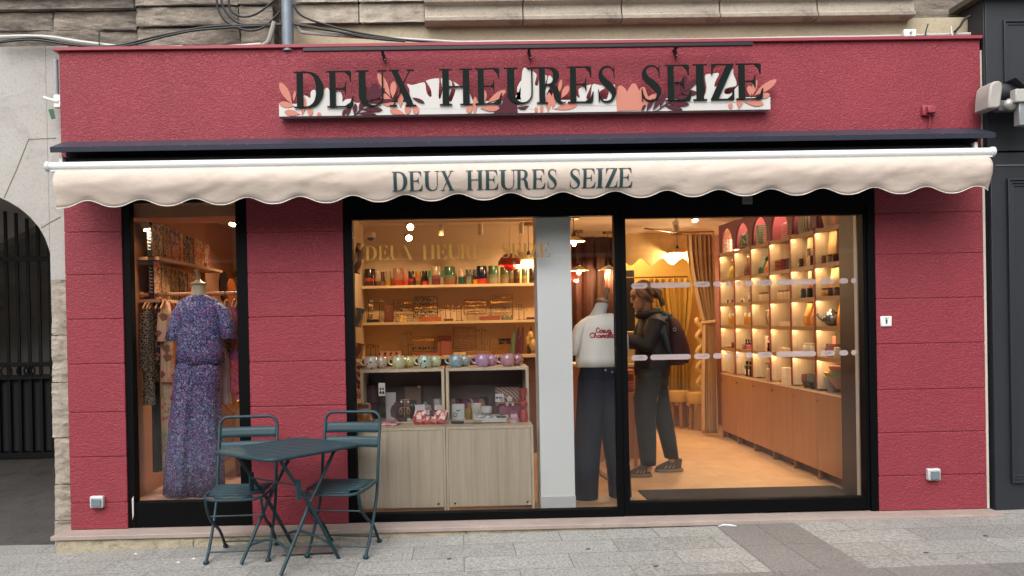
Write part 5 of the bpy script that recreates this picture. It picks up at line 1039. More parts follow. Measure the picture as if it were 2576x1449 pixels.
BS('pompom_tray', 1253, 1285, 847, 862, 2.9, 1.15, cells(['8a4a3c', '2c3c34', 'c8a898', '5a2c2c'], 40), 'row of dark round hair ties on the back wall', 'hair ties', .02)
for k, (u, r) in enumerate(((938, .10), (1120, .14), (1226, .14))):
    pass
# books and magazines at the left end, beside the frame
for k, (v0, v1, c_) in enumerate(((615, 690, '4a3424'), (775, 822, '5a6a70'), (862, 900, '7a4a34'))):
    x = W(899, 700, 2.3)[0]; z0 = W(899, v1, 2.3)[1]; z1 = W(899, v0, 2.3)[1]
    O('angled_frame', MB().box(-.045, .045, -.01, .01, 0, z1-z0, Matrix.Rotation(.22, 4, 'Y')).xf(Matrix.Translation((x, 2.15, z0))), cells([c_, 'b89468', c_], 12), label=('dark wooden hanger frame', 'leaning magazine', 'small framed print')[k]+' at the left end behind the middle window', cat='frame')
O('terrazzo_bag', MB().loft([(0, 0, 0, .04, .03), (0, 0, .1, .05, .03), (0, 0, .25, .045, .02), (0, 0, .3, .03, .01)], 18, .05).xf(Matrix.Translation((W(902, 1000, .9)[0], .92, .78))), cells(['a85c3c', 'c89468', '5c3424', 'd8b090'], 40), label='rust patterned fabric hanging left of the display boxes', cat='fabric')
# security camera
x, z = W(932, 598, 2.6); t = T('security_camera', (x, 2.6, z), 'small white dome security camera under the ceiling', 'camera')
O('mount', MB().lathe([(.055, 0), (.055, .05)], (x, 2.6, z), 18), CREAM, t); O('dome', MB().sph((x, 2.6, z), .038, .038, .035), DK, t)
# ================================================================== PENDANTS AND SPOTS
def fluted(u, v, Y, lab, e=9, r=.115):
    x, z = W(u, v, Y); t = T('pendant_lamp', (x, Y, z), lab, 'pendant lamp', 'fluted pendant lamps')
    vs = []; n = 48; prof = [(.02, .055), (r*.5, .035), (r, .0)]
    m = MB()
    for rr, h in prof:
        for k in range(n): q = 1+.05*(k % 2)*(rr/r); m.v.append((x+rr*q*cos(2*PI*k/n), Y+rr*q*sin(2*PI*k/n), z+h))
    for j in range(2):
        for k in range(n): m.f.append((j*n+k, j*n+(k+1) % n, (j+1)*n+(k+1) % n, (j+1)*n+k)); m.mi.append(0)
    O('lamp_shade', m, mat('D8C49C', .5), t, smooth=False, solid=.002)
    O('bulb', MB().sph((x, Y, z-.012), .026, .026, .034), emis('FFC878', 14), t)
    O('socket', MB().lathe([(.018, .04), (.022, .07), (.012, .1)], (x, Y, z), 12), DK, t)
    O('cord', MB().tube([(x, Y, z+.1), (x, Y, 2.455)], .0035, 6), DK, t)
    O('canopy', MB().lathe([(.06, 2.43), (.06, 2.459)], (x, Y, 0), 18), BRASS, t)
    point((x, Y, z-.055), e, WARM)
fluted(1456, 681, 3.7, 'fluted lit pendant lamp above the white shirt mannequin, lowest of the left group')
fluted(1530, 680, 3.9, 'fluted lit pendant lamp half hidden behind the black door mullion')
fluted(1444, 608, 2.4, 'fluted lit pendant lamp nearest the white column, hung high')
fluted(1704, 637, 4.1, 'fluted lit pendant lamp before the yellow wall by the beige curtain', 14)
point((2.35, 4.62, 2.3), 6, WARM2, .05)  # fill light added behind the pelmet to brighten the yellow wall; no lamp there
fluted(1330, 655, 2.9, 'fluted lit pendant lamp beside the orange dome lamp', 2.5)
def dome(u, v, Y, r, lab, c_='C0452C'):
    x, z = W(u, v, Y); t = T('dome_lamp', (x, Y, z), lab, 'pendant lamp')
    O('upper_shade', MB().lathe([(.0, r*1.0), (r*.4, r*.93), (r*.75, r*.66), (r*.95, r*.3), (r, 0), (r*.97, 0), (r*.9, r*.3), (r*.5, r*.8)], (x, Y, z), 32), mat(c_, .3, 0, .03, 6, 0, 80, .6), t)
    O('lower_bowl', MB().lathe([(r*.5, .02), (r*.48, -r*.15), (r*.33, -r*.38), (0, -r*.48)], (x, Y, z), 24), mat(c_, .3, 0, .03, 6, 0, 80, .6), t)
    O('bulb', MB().sph((x+r*.66, Y-r*.35, z-.01), .02), emis('FFD0A0', 25), t)
    O('cord', MB().tube([(x, Y, z+r), (x, Y, 2.455)], .003, 6), CREAM, t)
    point((x, Y, z+.02), 4, WARM, .05)
dome(1283, 668, 1.7, .115, 'orange red two part dome pendant lamp in the middle window')
dome(1437, 704, 3.2, .085, 'second orange red dome pendant lamp beside the white column')
def track(x, y, z, to, e, lab, lit=True, r=.032, size=75):
    t = T('spotlight', (x, y, z), lab, 'spotlight'); d = (Vector(to)-Vector((x, y, z))).normalized()
    Mx = Matrix.Translation((x, y, z)) @ d.to_track_quat('Z', 'Y').to_matrix().to_4x4()
    O('housing', MB().lathe([(r, -.05), (r, .05), (r*.9, .05), (r*.88, .035)]).xf(Mx), CREAM, t)
    O('lens', MB().lathe([(0, .036), (r*.86, .036)]).xf(Mx), emis('FFE2B0', 40 if lit else 3), t)
    O('mount', MB().box(x-.006, x+.006, y-.006, y+.006, z, 2.455).lathe([(.04, 2.44), (.04, 2.459)], (x, y, 0), 14), CREAM, t)
    if e: p = Vector((x, y, z))+d*.06; spot(p, to, e, WARM2, size)
x, z = W(364, 560, .4); track(x, .40, z-.01, (-2.0, .30, 1.3), 9, 'white spotlight at the top left of the narrow window', size=90)
x, z = W(588, 553, 1.0); track(x, 1.0, z, (-2.0, .32, 1.1), 22, 'white spotlight at the top right of the narrow window')
x, z = W(1030, 570, 1.4); track(x, 1.4, z, (.25, -1.2, 1.6), 0, 'glaring spotlight facing the street in the middle window, upper one')
x, z = W(1027, 597, 1.9); track(x, 1.9, z, (.2, -1.2, 1.4), 0, 'glaring spotlight facing the street in the middle window, lower one')
x, z = W(1700, 570, 1.9); track(x, 1.9, z, (2.6, 3.2, 1.0), 12, 'beige spotlight hanging near the person, tilted down')
x, z = W(1747, 549, 1.6); track(x, 1.6, z+.02, (2.2, .6, .2), 12, 'bright round spotlight under the ceiling in the door pane')
x, z = W(1772, 552, 1.8); O('ceiling_downlight', MB().lathe([(.0, 0), (.05, .0), (.055, .006)], (x, 1.8, 2.452), 20), emis('FFE6C0', 20), label='flat round downlight recessed in the shop ceiling', cat='downlight')
tr = T('track_rail', (.3, 2.3, 2.43), 'pale ceiling track rail carrying three unlit spotlights before the partition', 'track')
O('rail', MB().box(-.9, 1.15, 2.28, 2.31, 2.40, 2.425), CREAM, tr)
for u in (1110, 1209, 1312):
    x = W(u, 600, 2.3)[0]; a = O('spot_head', MB().lathe([(.026, 0), (.026, .11)], (x, 2.295, 2.27), 14), CREAM, tr); O('stem', MB().box(x-.005, x+.005, 2.29, 2.3, 2.38, 2.40), CREAM, a)
for x in (-.75, -.15, .45, .95): spot((x, 2.0, 2.38), (x, 3.0, 1.1), 12, WARM, 80)
for x, y, e in ((-1.9, 2.0, 14), (1.05, 1.0, 11), (2.0, 2.6, 16), (2.3, 1.2, 12)): spot((x, y, 2.42), (x, y, 0), e, WARM2, 140, .06, 1)  # bare spots added as ceiling fill; the second placed to light the person's face
# ================================================================== BACK OF THE SHOP
sc = MB(); P_ = []; xa_, xb_ = 1.17, 3.02; per = .258; n = 70
x_ph = W(1612, 650, 4.2)[0]
bot = [(xa_+(xb_-xa_)*i/n, 2.105+.042*cos(2*PI*(xa_+(xb_-xa_)*i/n-x_ph)/per)) for i in range(n+1)]
O('scalloped_pelmet', MB().prism(bot+[(xb_, 2.46), (xa_, 2.46)], 4.18, 4.20), mat('D8BC84', .7), label='cream scalloped pelmet across the back of the shop', cat='pelmet')
st_ = T('fitting_room_bench', (2.6, 4.75, 0), 'low cream padded bench along the yellow back wall', 'bench')
O('base', MB().box(1.9, 3.02, 4.56, 4.99, 0, .22), mat('B89874', .7), st_); O('cushion', MB().box(1.9, 3.02, 4.53, 4.99, .221, .27), mat('C8A878', .8), st_, bevel=.01)
def curtain(name, x0, x1, Y, zt, zb_, m_, lab, k=9, amp=.03, tie=None, bot=None):
    def f(a, t):
        z = zt+(zb_-zt)*t; xa2, xb2 = x0, x1
        if tie:
            tz, tx, tw = tie; q = (zt-z)/(zt-tz) if z > tz else 1
            if z > tz: s_ = q**1.8; xa2 = x0+(tx-tw-x0)*s_; xb2 = x1+(tx+tw-x1)*s_
            else:
                s_ = min(1, (tz-z)/(tz-zb_)*1.6); xa2 = (tx-tw)+(bot[0]-tx+tw)*s_; xb2 = (tx+tw)+(bot[1]-tx-tw)*s_
        am = amp*(.5+.5*min(1, (xb2-xa2)/(x1-x0)+.3))
        return (xa2+(xb2-xa2)*a, Y+am*sin(2*PI*k*a+.6*sin(3*t))+am*.4*sin(2*PI*k*2.3*a+1), z)
    return O(name, MB().grid(f, k*14, 40), m_, label=lab, cat='curtain', solid=.004)
xl, xr = W(1728, 600, 3.62)[0], 3.02
CUR = mat('C4A47C', .85, 0, .08, 4)
cu = curtain('beige_curtain', xl, xr, 3.62, 2.38, .03, CUR, 'long beige curtain tied back beside the shelving wall', 6, .035, (1.345, 2.945, .07), (2.84, 3.02))
O('curtain_tie', MB().tube([(2.945+.085*cos(k*PI/8), 3.62+.05*sin(k*PI/8), 1.345+.01*cos(k*PI/8)) for k in range(16)], .018, 8, True), CUR, label='fabric tie gathering the beige curtain', cat='curtain tie')
tp_ = [W(1623, 598, 3.3)[0]]; 
O('curtain_rail', MB().tube([(W(1623, 600, 3.1)[0], 3.1, 2.40), (2.42, 3.45, 2.405), (2.5, 3.58, 2.405), (3.02, 3.62, 2.405)], .009, 8), BRASS, label='curved ceiling curtain rail above the beige curtain', cat='curtain rail')
curtain('yellow_curtain', W(1636, 700, 4.7)[0], W(1745, 700, 4.7)[0], 4.72, 1.92, .29, mat('B08C3C', .85, 0, .08, 4), 'mustard yellow fitting room curtain gathered behind the person', 7, .03, (1.1, 2.86, .12), (2.65, 3.0))
O('fitting_rail', MB().tube([(2.2, 4.72, 1.94), (3.02, 4.72, 1.94)], .01, 8), BRASS, label='brass rail above the mustard fitting room curtain', cat='curtain rail')
RUST = mat('3a160c', .7, 0, .1, 4)
curtain('rust_curtain', 1.17, 1.98, 3.95, 2.40, .05, RUST, 'rust brown curtain behind the white shirt mannequin', 5, .03)
mr = T('wavy_mirror', (2.9, 4.4, 0), 'tall mirror with wavy cream frame near the beige curtain', 'mirror')
xm = W(1760, 900, 4.35)[0]
O('frame', MB().tube([(xm+.028*sin(2*PI*k/14), 4.35, .42+k*.014) for k in range(70)], .030, 10), mat('D8B878', .6), mr)
O('glass_plate', MB().box(xm+.01, xm+.13, 4.36, 4.37, .42, 1.38), mat('B8A070', .25, .3, .05), mr)
for k, (u0, u1, lab) in enumerate(((1729, 1784, 'round cream padded stool by the curtain'), (1712, 1735, 'second padded stool, mostly hidden behind the first'))):
    Y = 4.15+.25*k; x0 = W(u0, 1000, Y)[0]; x1 = W(u1, 1000, Y)[0]
    if k: x0, x1 = x1-.27, x1
    c_ = (x0+x1)/2; t = T('stool', (c_, Y, 0), lab, 'stool'); r = (x1-x0)/2
    O('seat', MB().lathe([(r*.9, .33), (r, .35), (r*1.02, .42), (r*.95, .465), (0, .475)], (c_, Y, 0), 28), mat('C8A45C', .85, 0, .05, 20, .3, 120), t)
    for a in (0, 2.1, 4.2): O('leg', MB().tube([(c_+r*.6*cos(a+.5), Y+r*.6*sin(a+.5), .33), (c_+r*.75*cos(a+.5), Y+r*.75*sin(a+.5), 0)], .028, 8), wood('A87C4C', '8c6438', (30, 30, 2)), t)
# cash desk behind the mullion
cd = T('cash_desk', (1.45, 2.3, 0), 'terracotta cash desk with cream top behind the door mullion', 'desk')
O('body', MB().box(1.17, 1.86, 2.2, 2.75, 0, .92), mat('B07858', .6, 0, .05), cd); O('top', MB().box(1.165, 1.88, 2.17, 2.78, .921, .95), CREAM, cd, bevel=.003)
O('cash_register', MB().box(1.62, 1.87, 2.3, 2.5, .9505, 1.25).box(1.60, 1.89, 2.28, 2.52, 1.2505, 1.27), mat('C8A878', .5), label='cream cash register box on the cash desk', cat='cash register', bevel=.006)
tb = T('side_table', (1.62, 1.75, 0), 'small wooden table with folded clothes left of the person', 'table')
O('top', MB().box(1.35, 1.66, 1.75, 2.1, .67, .70), wood('C09060', 'A87848', (2, 30, 30)), tb)
for x, y in ((1.37, 1.77), (1.64, 1.77), (1.37, 2.08), (1.64, 2.08)): O('leg', MB().box(x-.015, x+.015, y-.015, y+.015, 0, .669), wood('C09060', 'A87848', (30, 30, 2)), tb)
for k in range(4): O('folded_sweater', folded(.24, .20, .026, 2).xf(Matrix.Translation((1.56, 1.9, .702+.054*k))), mat(('8a4030', 'a86048', '7c3428', 'b87858')[k], .85, 0, .1, 30), label=('lowest dark red', 'second coral', 'third brick red', 'topmost salmon')[k]+' sweater in the folded pile by the person', cat='sweater', group='folded sweaters')
O('dark_doorway', MB().box(W(1574, 700, 4.9)[0], W(1597, 700, 4.9)[0], 4.93, 4.99, .9, 2.05), mat('15100e', .7), label='dark doorway painted as a near-black slab at the back behind the person', cat='cabinet')  # near-black slab stands in for the unlit doorway opening, not a cabinet
# ================================================================== LEFT WINDOW CONTENTS
SHM = mat('C89C7C', .6)
for z, l_, y0 in ((1.945, 'upper', .42), (1.62, 'lower', .42)):
    O('book_shelf', MB().box(-2.455, -2.29, y0, 2.05, z-.024, z), SHM, label=l_+' book shelf on the left wall of the narrow window', cat='shelf', group='book shelves on the left wall')
cov = [cells(['7c6458', 'b8a084', '3c3034', '94705c', 'c8b090'], 30, .5, .25, 0), cells(['a88c58', '5c4434', '8a6a50', '2c2824', 'b89868'], 30, .5, .25, 0), cells(['8c4c54', 'c0889c', '5c3c54', 'c8a070'], 30, .5, .25, 0), cells(['c03c24', 'e0a050', 'd8c8a8', 'b85c34'], 30, .5, .25, 0), cells(['b8482c', 'c8b090', '8a2c20'], 30, .5, .25, 0)]
BK = [(1.946, [(.40, .62, .33, '1a1a20', 0, 'first book with black spine, large printed cover'), (.63, .79, .29, '5a3a24', 1, 'second book with brown spine and olive cover'), (.80, 1.0, .28, '6a3848', 2, 'third book with plum spine'), (1.01, 1.09, .25, '8c5030', 3, 'fourth slim orange book'), (1.10, 1.34, .24, '15151a', 0, 'thick black book'), (1.36, 1.62, .24, 'b03c24', 3, 'red and orange illustrated book'), (1.63, 1.8, .22, 'c8a070', 4, 'last cream and red book')]),
      (1.621, [(.42, .56, .29, '1c1a1c', 4, 'first book with black title spine'), (.57, .76, .28, '4a3a34', 1, 'second book with floral cover'), (.80, .96, .26, 'c8a028', 1, 'bright yellow book'), (.98, 1.16, .25, '20202c', 0, 'dark navy book'), (1.18, 1.4, .24, '5a4434', 4, 'last brown book')])]
for z, L in BK:
    for (a, b, h, sp_c, cv, lab) in L:
        t = T('book', (-2.34, (a+b)/2, z), lab+(' on the upper book shelf' if z > 1.9 else ' on the lower book shelf'), 'book', 'books on the left wall shelves')
        O('pages', MB().box(-2.375, -2.335, a, b, z, z+h), mat(sp_c, .5, 0, .05), t, bevel=.002)
        O('cover', MB().box(-2.3345, -2.332, a+.004, b, z+.002, z+h-.002), cov[cv], t)
        if sp_c in ('1a1a20', '15151a', '1c1a1c', 'c8a028', '20202c'):
            m = MB(); k = 8; cc = mat('D8CFC0' if sp_c != 'c8a028' else '2a2418', .6)
            for q in range(k):
                zz_ = z+.05+q*.026; m.box(-2.366+.003*(q % 2), -2.343-.002*((q*3) % 2), a-.0012, a-.0002, zz_, zz_+.006); m.box(-2.366, -2.362, a-.0012, a-.0002, zz_+.007, zz_+.017)
            O('spine_title', m, cc, t)
for k, (y, z, r, c_, l_) in enumerate(((2.10, 1.79, .15, '1a1416', 'black round tray hung behind the book shelf end'), (2.0, 1.72, .14, 'B8602c', 'orange round tray leaning at the book shelf end'), (2.25, 1.66, .12, 'C8B090', 'cream round tray lowest at the book shelf end'))):
    O('round_tray', MB().lathe([(r, 0), (r, .012), (r*.9, .013)], (-2.30+.06*k if k != 1 else -2.2, y, z), 32, 'x').xf(Matrix.Identity(4)), mat(c_, .4), label=l_, cat='tray')
rl = T('clothes_rail', (-2.0, .47, 1.655), 'wooden clothes rail across the narrow window with hanging garments', 'clothes rail')
O('rod', MB().lathe([(.016, -2.445), (.016, -1.45)], (0, .47, 1.655), 14, 'x'), wood('C88C64', 'AC7048', (2, 30, 30)), rl)
O('end_knob', MB().lathe([(.026, -2.458), (.026, -2.43)], (0, .47, 1.655), 16, 'x'), wood('C88C64', 'AC7048', (2, 30, 30)), rl)
LEO = leopard('a89a84', '1a1614', 46); LEO2 = leopard('7c5a48', '1c1410', 40)
FLB = cells(['14110f', '1a1412', '14110f', '8a5440', '191311', 'a87860'], 60); DKG = mat('14110f', .85, 0, .2, 20)
PASG = cells(['c8a888', '8a9a70', 'd0a898', 'b87870', 'c8b490', '9aa888'], 16, .85, .5); PKR = cells(['b0304c', 'a8284c', 'c04860', '8a7440', 'b03454', '5a4a80'], 30, .85, .3)
GAR = [(350, 385, 765, 1018, LEO, 'cream leopard print blouse, first garment on the rail'), (368, 398, 768, 960, LEO2, 'brown leopard print top behind the cream one'), (378, 407, 772, 1185, DKG, 'long black dress on the rail'), (388, 420, 770, 935, FLB, 'black floral blouse on the rail'),
       (402, 436, 775, 960, cells(['c88c78', 'd8a890', '8a5c48', 'c8b088'], 22), 'peach patterned short sleeve top on the rail'), (402, 438, 790, 1195, PASG, 'long pastel green and pink dress on the rail'), (418, 440, 790, 1170, cells(['c87880', 'd8a8a0', 'b04458', 'd8b0a8'], 20), 'long pink patterned skirt beside the mannequin'),
       (560, 585, 775, 905, LEO, 'leopard sleeve garment right of the mannequin'), (556, 583, 880, 1015, mat('A88C90', .85, 0, .1, 6), 'dusty lilac short sleeve top low behind the mannequin'), (575, 612, 765, 985, PKR, 'crimson and gold patterned blouse right of the mannequin'), (590, 616, 775, 1000, mat('a8386c', .8, 0, .2, 5), 'magenta garment at the right window frame')]
for i, (u0, u1, v0, v1, m_, lab) in enumerate(GAR):
    Y = .455+.012*(i % 4)+(.02 if v1 > 1100 else 0); x0, z1 = W(u0, v0, Y); x1, z0 = W(u1, v1, Y); w_ = (x1-x0)/2; c_ = max((x0+x1)/2, -2.445+w_*1.05)
    t = T('garment', (c_, Y, z0), lab, 'garment', 'garments hanging on the wooden rail')
    zt = 1.595 if v0 < 860 else z1
    O('fabric', MB().loft([(c_, Y, z0, w_*1.02, .05), (c_, Y, z0+(zt-z0)*.3, w_*.95, .048), (c_, Y, z0+(zt-z0)*.6, w_*.9, .048), (c_, Y, zt-.09, w_*.85, .05), (c_, Y, zt-.03, w_*.6, .04), (c_, Y, zt, w_*.2, .02)], 30, .09, 6, i), m_, t)
    if i in (0, 4, 7): O('sleeve', MB().loft([(c_-w_*.3, Y-.05, zt-.52 if i == 0 else zt-.3, .035, .03), (c_-w_*.2, Y-.05, zt-.3 if i == 0 else zt-.2, .045, .035), (c_, Y-.05, zt-.08, .04, .03)], 18, .06, 5), m_, t)
    h = O('hanger', MB().tube([(c_, Y-.10, zt-.05), (c_, Y-.04, zt+.0), (c_, Y, zt+.012), (c_, Y+.04, zt), (c_, Y+.16, zt-.05)], .007, 6), wood('C89468', 'AC7848', (9, 9, 9)), t)
    O('hook', MB().tube([(c_, .47, zt+.01), (c_, .47, 1.63), (c_, .45, 1.65), (c_, .46, 1.676), (c_, .48, 1.676)], .0025, 5), BRASS, h)
# things on the back wall seen through the narrow window
for i in range(4): O('wall_peg', MB().box(W(558+9*i, 720, 2.98)[0]-.006, W(558+9*i, 720, 2.98)[0]+.006, 2.975, 2.995, 1.62, 1.82), mat('7c3c24', .6), label=('first', 'second', 'third', 'fourth')[i]+' thin red batten on the back wall right of the mannequin neck', cat='batten', group='thin red battens')
for i in range(2): O('hanging_earring', MB().tube([(W(579+12*i, 690, 2.98)[0]+.014*sin(k*PI/5), 2.98, W(579, 690, 2.98)[1]+.03*cos(k*PI/5)) for k in range(10)], .006, 6, True), BRASS, label=('left', 'right')[i]+' large loop ornament on the back wall', cat='ornament')
# orange wooden table and gold flower behind the mannequin
tt = T('display_table', (-1.55, 1.9, 0), 'orange brown wooden table seen behind the left chair', 'table')
O('top', MB().box(-2.2, -1.3, 1.7, 2.2, .30, .34), wood('A86438', '8c5028', (2, 30, 30)), tt)
for x in (-2.1, -1.75, -1.4): O('leg', MB().box(x-.02, x+.02, 1.74, 1.78, 0, .299), wood('A86438', '8c5028', (30, 30, 2)), tt)
gf = T('gold_flower', (-1.75, 1.5, .5), 'golden metal flower ornament behind the mannequin trousers', 'ornament')
m = MB()
for k in range(9):
    a = k*2*PI/9; m.loft([(.02*cos(a), .02*sin(a), 0, .004, .004), (.05*cos(a), .05*sin(a), .05, .02, .008), (.09*cos(a), .09*sin(a), .085, .016, .006), (.12*cos(a), .12*sin(a), .09, .003, .003)], 8)
x, z = W(585, 1035, 1.0); O('petals', m.xf(Matrix.Translation((x, 1.0, z))), GOLD, gf); O('stem', MB().tube([(x, 1.0, z), (x, 1.0, z-.35)], .004, 6), GOLD, gf); O('base', MB().lathe([(.05, 0), (.05, .01)], (x, 1.0, z-.36), 16), DK, gf)
# ================================================================== MANNEQUINS
FLO2 = cells(['3a4878', '7c88b0', '14183a', '4c3460', 'a03c74', '26386c', 'a0a8c4', '1a2450', '4c3060', '5c6c9c'], 44, .85, .35, .3)
def ring(u, v, Y, rx, ry, rp=0.): x, z = W(u, v, Y); return (x, Y, z, rx, ry, rp)
def mannequin(u, vt, Y, lab):
    x, z = W(u, vt, Y); t = T('mannequin', (x, Y, 0), lab, 'mannequin'); return t, x, z
YM = .29
t, x, z = mannequin(500, 742, YM, 'headless mannequin wearing blue and pink floral top and wide trousers, narrow window')
O('neck', MB().loft([(x, YM, z-.06, .075, .065), (x, YM, z, .056, .052), (x, YM, z+.05, .050, .048), (x, YM, z+.075, .055, .052)], 24), mat('B8A890', .7), t)
O('neck_cap', MB().lathe([(.062, z+.076), (.062, z+.088), (.03, z+.10), (.014, z+.115), (.012, z+.14)], (x, YM, 0), 20).tube([(x, YM, z+.13), (x-.012, YM, z+.19)], [.012, .02], 10), wood('9C8868', '7c6848', (20, 20, 3)), t)
c_ = x
O('floral_top', MB().loft([ring(503, 915, YM, .178, .12, .03), ring(503, 880, YM, .172, .115, .025), ring(502, 840, YM, .165, .11, .015), ring(501, 800, YM, .165, .105, .008), ring(501, 775, YM, .175, .095, 0), ring(500, 760, YM, .160, .08, 0), ring(500, 750, YM, .105, .07, 0), ring(499, 743, YM, .066, .058, 0)], 48, k=7, caps=False)
  .loft([ring(441, 858, YM-.01, .062, .07, .03), ring(445, 820, YM, .060, .07, .02), ring(452, 785, YM, .056, .065, 0), ring(468, 762, YM, .045, .055, 0)], 24, caps=False)
  .loft([ring(576, 852, YM-.01, .060, .07, .03), ring(570, 815, YM, .058, .07, .02), ring(560, 782, YM, .056, .065, 0), ring(540, 762, YM, .045, .055, 0)], 24, caps=False), FLO2, t, solid=.003)
O('floral_trousers', MB().loft([ring(461, 1241, YM, .136, .14, .06), ring(464, 1150, YM, .128, .13, .06), ring(470, 1060, YM, .118, .12, .05), ring(474, 980, YM, .105, .115, .03), ring(480, 920, YM, .112, .11, 0), ring(486, 900, YM, .10, .10, 0)], 56, k=8, caps=False)
  .loft([ring(522, 1243, YM+.02, .125, .13, .06), ring(520, 1150, YM+.01, .120, .125, .06), ring(519, 1060, YM, .112, .12, .05), ring(518, 980, YM, .10, .115, .03), ring(518, 920, YM, .112, .11, 0), ring(510, 900, YM, .10, .10, 0)], 56, k=7, ph=1, caps=False), FLO2, t, solid=.003)
O('base', MB().lathe([(.12, .139), (.12, .15), (.02, .16), (.015, .3)], (c_+.0, YM+.05, 0), 24).tube([(c_-.16, YM-.12, .15), (c_-.05, YM-.02, .165), (c_, YM+.05, .17)], .014, 8), wood('B08C6C', '94704e', (9, 9, 9)), t)
YT = .52
t, x, z = mannequin(1512, 800, YT, 'headless mannequin in white knit T-shirt with red script and dark blue jeans')
O('neck', MB().loft([(x-.03, YT, z+.01, .07, .06), (x-.005, YT, z+.07, .055, .05), (x+.015, YT, z+.12, .05, .048)], 24), mat('C5C4C0', .7), t)
O('neck_cap', MB().lathe([(.055, 0), (.055, .012), (.03, .022), (.014, .035)], n=20).xf(Matrix.Translation((x+.018, YT, z+.125)) @ Matrix.Rotation(.35, 4, 'Y')).tube([(x+.03, YT, z+.15), (x+.06, YT, z+.235)], [.011, .019], 10), wood('9C8468', '7c6448', (20, 20, 3)), t)
TEE = mat('E4E2DC', .85, 0, .03, 5, .25, 120)
rings = [ring(1502, 922, YT, .165, .12, .04), ring(1503, 900, YT, .172, .12, .03), ring(1507, 860, YT, .160, .115, .012), ring(1510, 825, YT, .165, .11, 0), ring(1513, 808, YT, .170, .095, 0), ring(1516, 796, YT, .125, .075, 0), ring(1519, 789, YT, .062, .056, 0)]
tee = O('t_shirt', MB().loft(rings, 48, k=6, caps=False)
  .loft([ring(1445, 893, YT-.03, .030, .07, .03), ring(1450, 850, YT-.01, .045, .07, .01), ring(1462, 820, YT, .05, .065, 0), ring(1478, 803, YT, .04, .055, 0)], 24, caps=False)
  .loft([ring(1572, 880, YT+.0, .030, .06, .03), ring(1566, 845, YT, .042, .065, .01), ring(1556, 815, YT, .045, .06, 0), ring(1545, 803, YT, .035, .05, 0)], 24, caps=False), TEE, t, solid=.003)
SCR = {'C': ([(.9, 1.4), (.65, 1.85), (.2, 1.6), (0, .9), (.3, .1), (.8, .2), (1, .5)], 1.0), 'o': ([(.5, 1), (.1, .8), (.05, .3), (.4, 0), (.8, .3), (.7, .8), (.45, 1), (.9, .85)], .9), 'e': ([(0, .4), (.6, .6), (.55, .95), (.25, .9), (.1, .4), (.35, 0), (.8, .25)], .8),
       'u': ([(0, .9), (.1, .2), (.4, 0), (.7, .4), (.75, .95), (.8, .1), (1, .2)], 1), 'r': ([(0, .5), (.2, 1.05), (.3, .8), (.6, .85), (.55, .2), (.8, .1)], .8), 'h': ([(0, .3), (.35, 1.7), (.2, 1.85), (.1, 0), (.2, .7), (.5, .95), (.6, .1), (.9, .2)], .85),
       'a': ([(.7, .9), (.3, 1), (.05, .5), (.3, 0), (.65, .3), (.75, .9), (.7, .1), (.95, .2)], .9), 'm': ([(0, .9), (.08, 0), (.2, .8), (.4, .9), (.45, .1), (.6, .8), (.8, .9), (.85, .1), (1.05, .2)], 1), 'l': ([(0, .3), (.4, 1.6), (.25, 1.9), (.1, 1.2), (.15, .2), (.45, .15)], .5), 'w': ([(0, .9), (.15, .1), (.4, .1), (.5, .8), (.6, .1), (.85, .1), (.95, .95)], 1)}
m = MB()
for word, u0, v0, s_ in (('Coeur', 1500, 837, .0255), ('Chamallow', 1485, 850, .030)):
    x0, z0 = W(u0, v0, YT-.11)
    for ch in word:
        p, adv = SCR[ch]; pts = []
        for a, b in smoothp(p, 3):
            xx = x0+a*s_; zz_ = z0+b*.0205; cxx = W(1509, 840, YT)[0]; dx = min(.985, abs(xx-cxx)/.163); pts.append((xx, YT-.1145*math.sqrt(1-dx*dx)-.004, zz_)) if xx < W(1560, 840, YT-.1)[0] else None
        m.tube(pts, .0042, 5) if len(pts) > 2 else None; x0 += adv*s_
O('script_print', m, mat('A81C30', .7), tee)
JN = mat('080D22', .85, 0, .2, 8, .1, 60)
j_ = O('jeans', MB().loft([ring(1472, 1273, YT, .098, .12, .02), ring(1474, 1200, YT, .100, .12, .02), ring(1478, 1130, YT, .104, .12, .02), ring(1484, 1060, YT, .108, .12, .01), ring(1492, 1000, YT, .125, .12, 0), ring(1498, 950, YT, .135, .115, 0), ring(1500, 920, YT, .12, .11, 0), ring(1500, 912, YT, .12, .10, 0)], 48, k=5, caps=False)
  .loft([ring(1562, 1273, YT+.03, .085, .11, .02), ring(1556, 1180, YT+.02, .088, .11, .02), ring(1543, 1090, YT, .092, .115, .01), ring(1530, 1010, YT, .10, .115, 0), ring(1524, 950, YT, .11, .11, 0), ring(1520, 912, YT, .11, .10, 0)], 40, k=5, ph=1, caps=False), JN, t, solid=.004)
O('jeans_buttons', MB().sph((*(lambda q: (q[0], YT-.125, q[1]))(W(1523, 931, YT-.12)),), .008, .004).sph((*(lambda q: (q[0], YT-.12, q[1]))(W(1540, 936, YT-.12)),), .007, .004), mat('b8b4a8', .3, .6), j_)
x5, z5 = W(1515, 1200, YT+.1)
O('stand', MB().tube([(x5-.03, YT+.12, 1.0), (x5-.03, YT+.12, .2), (x5+.0, YT+.10, .16), (x5+.07, YT+.02, .12), (x5+.13, YT-.06, .03), (x5+.15, YT-.08, .012)], [.014, .014, .02, .022, .018, .014], 10), wood('B08868', '94704e', (9, 9, 9)), t)
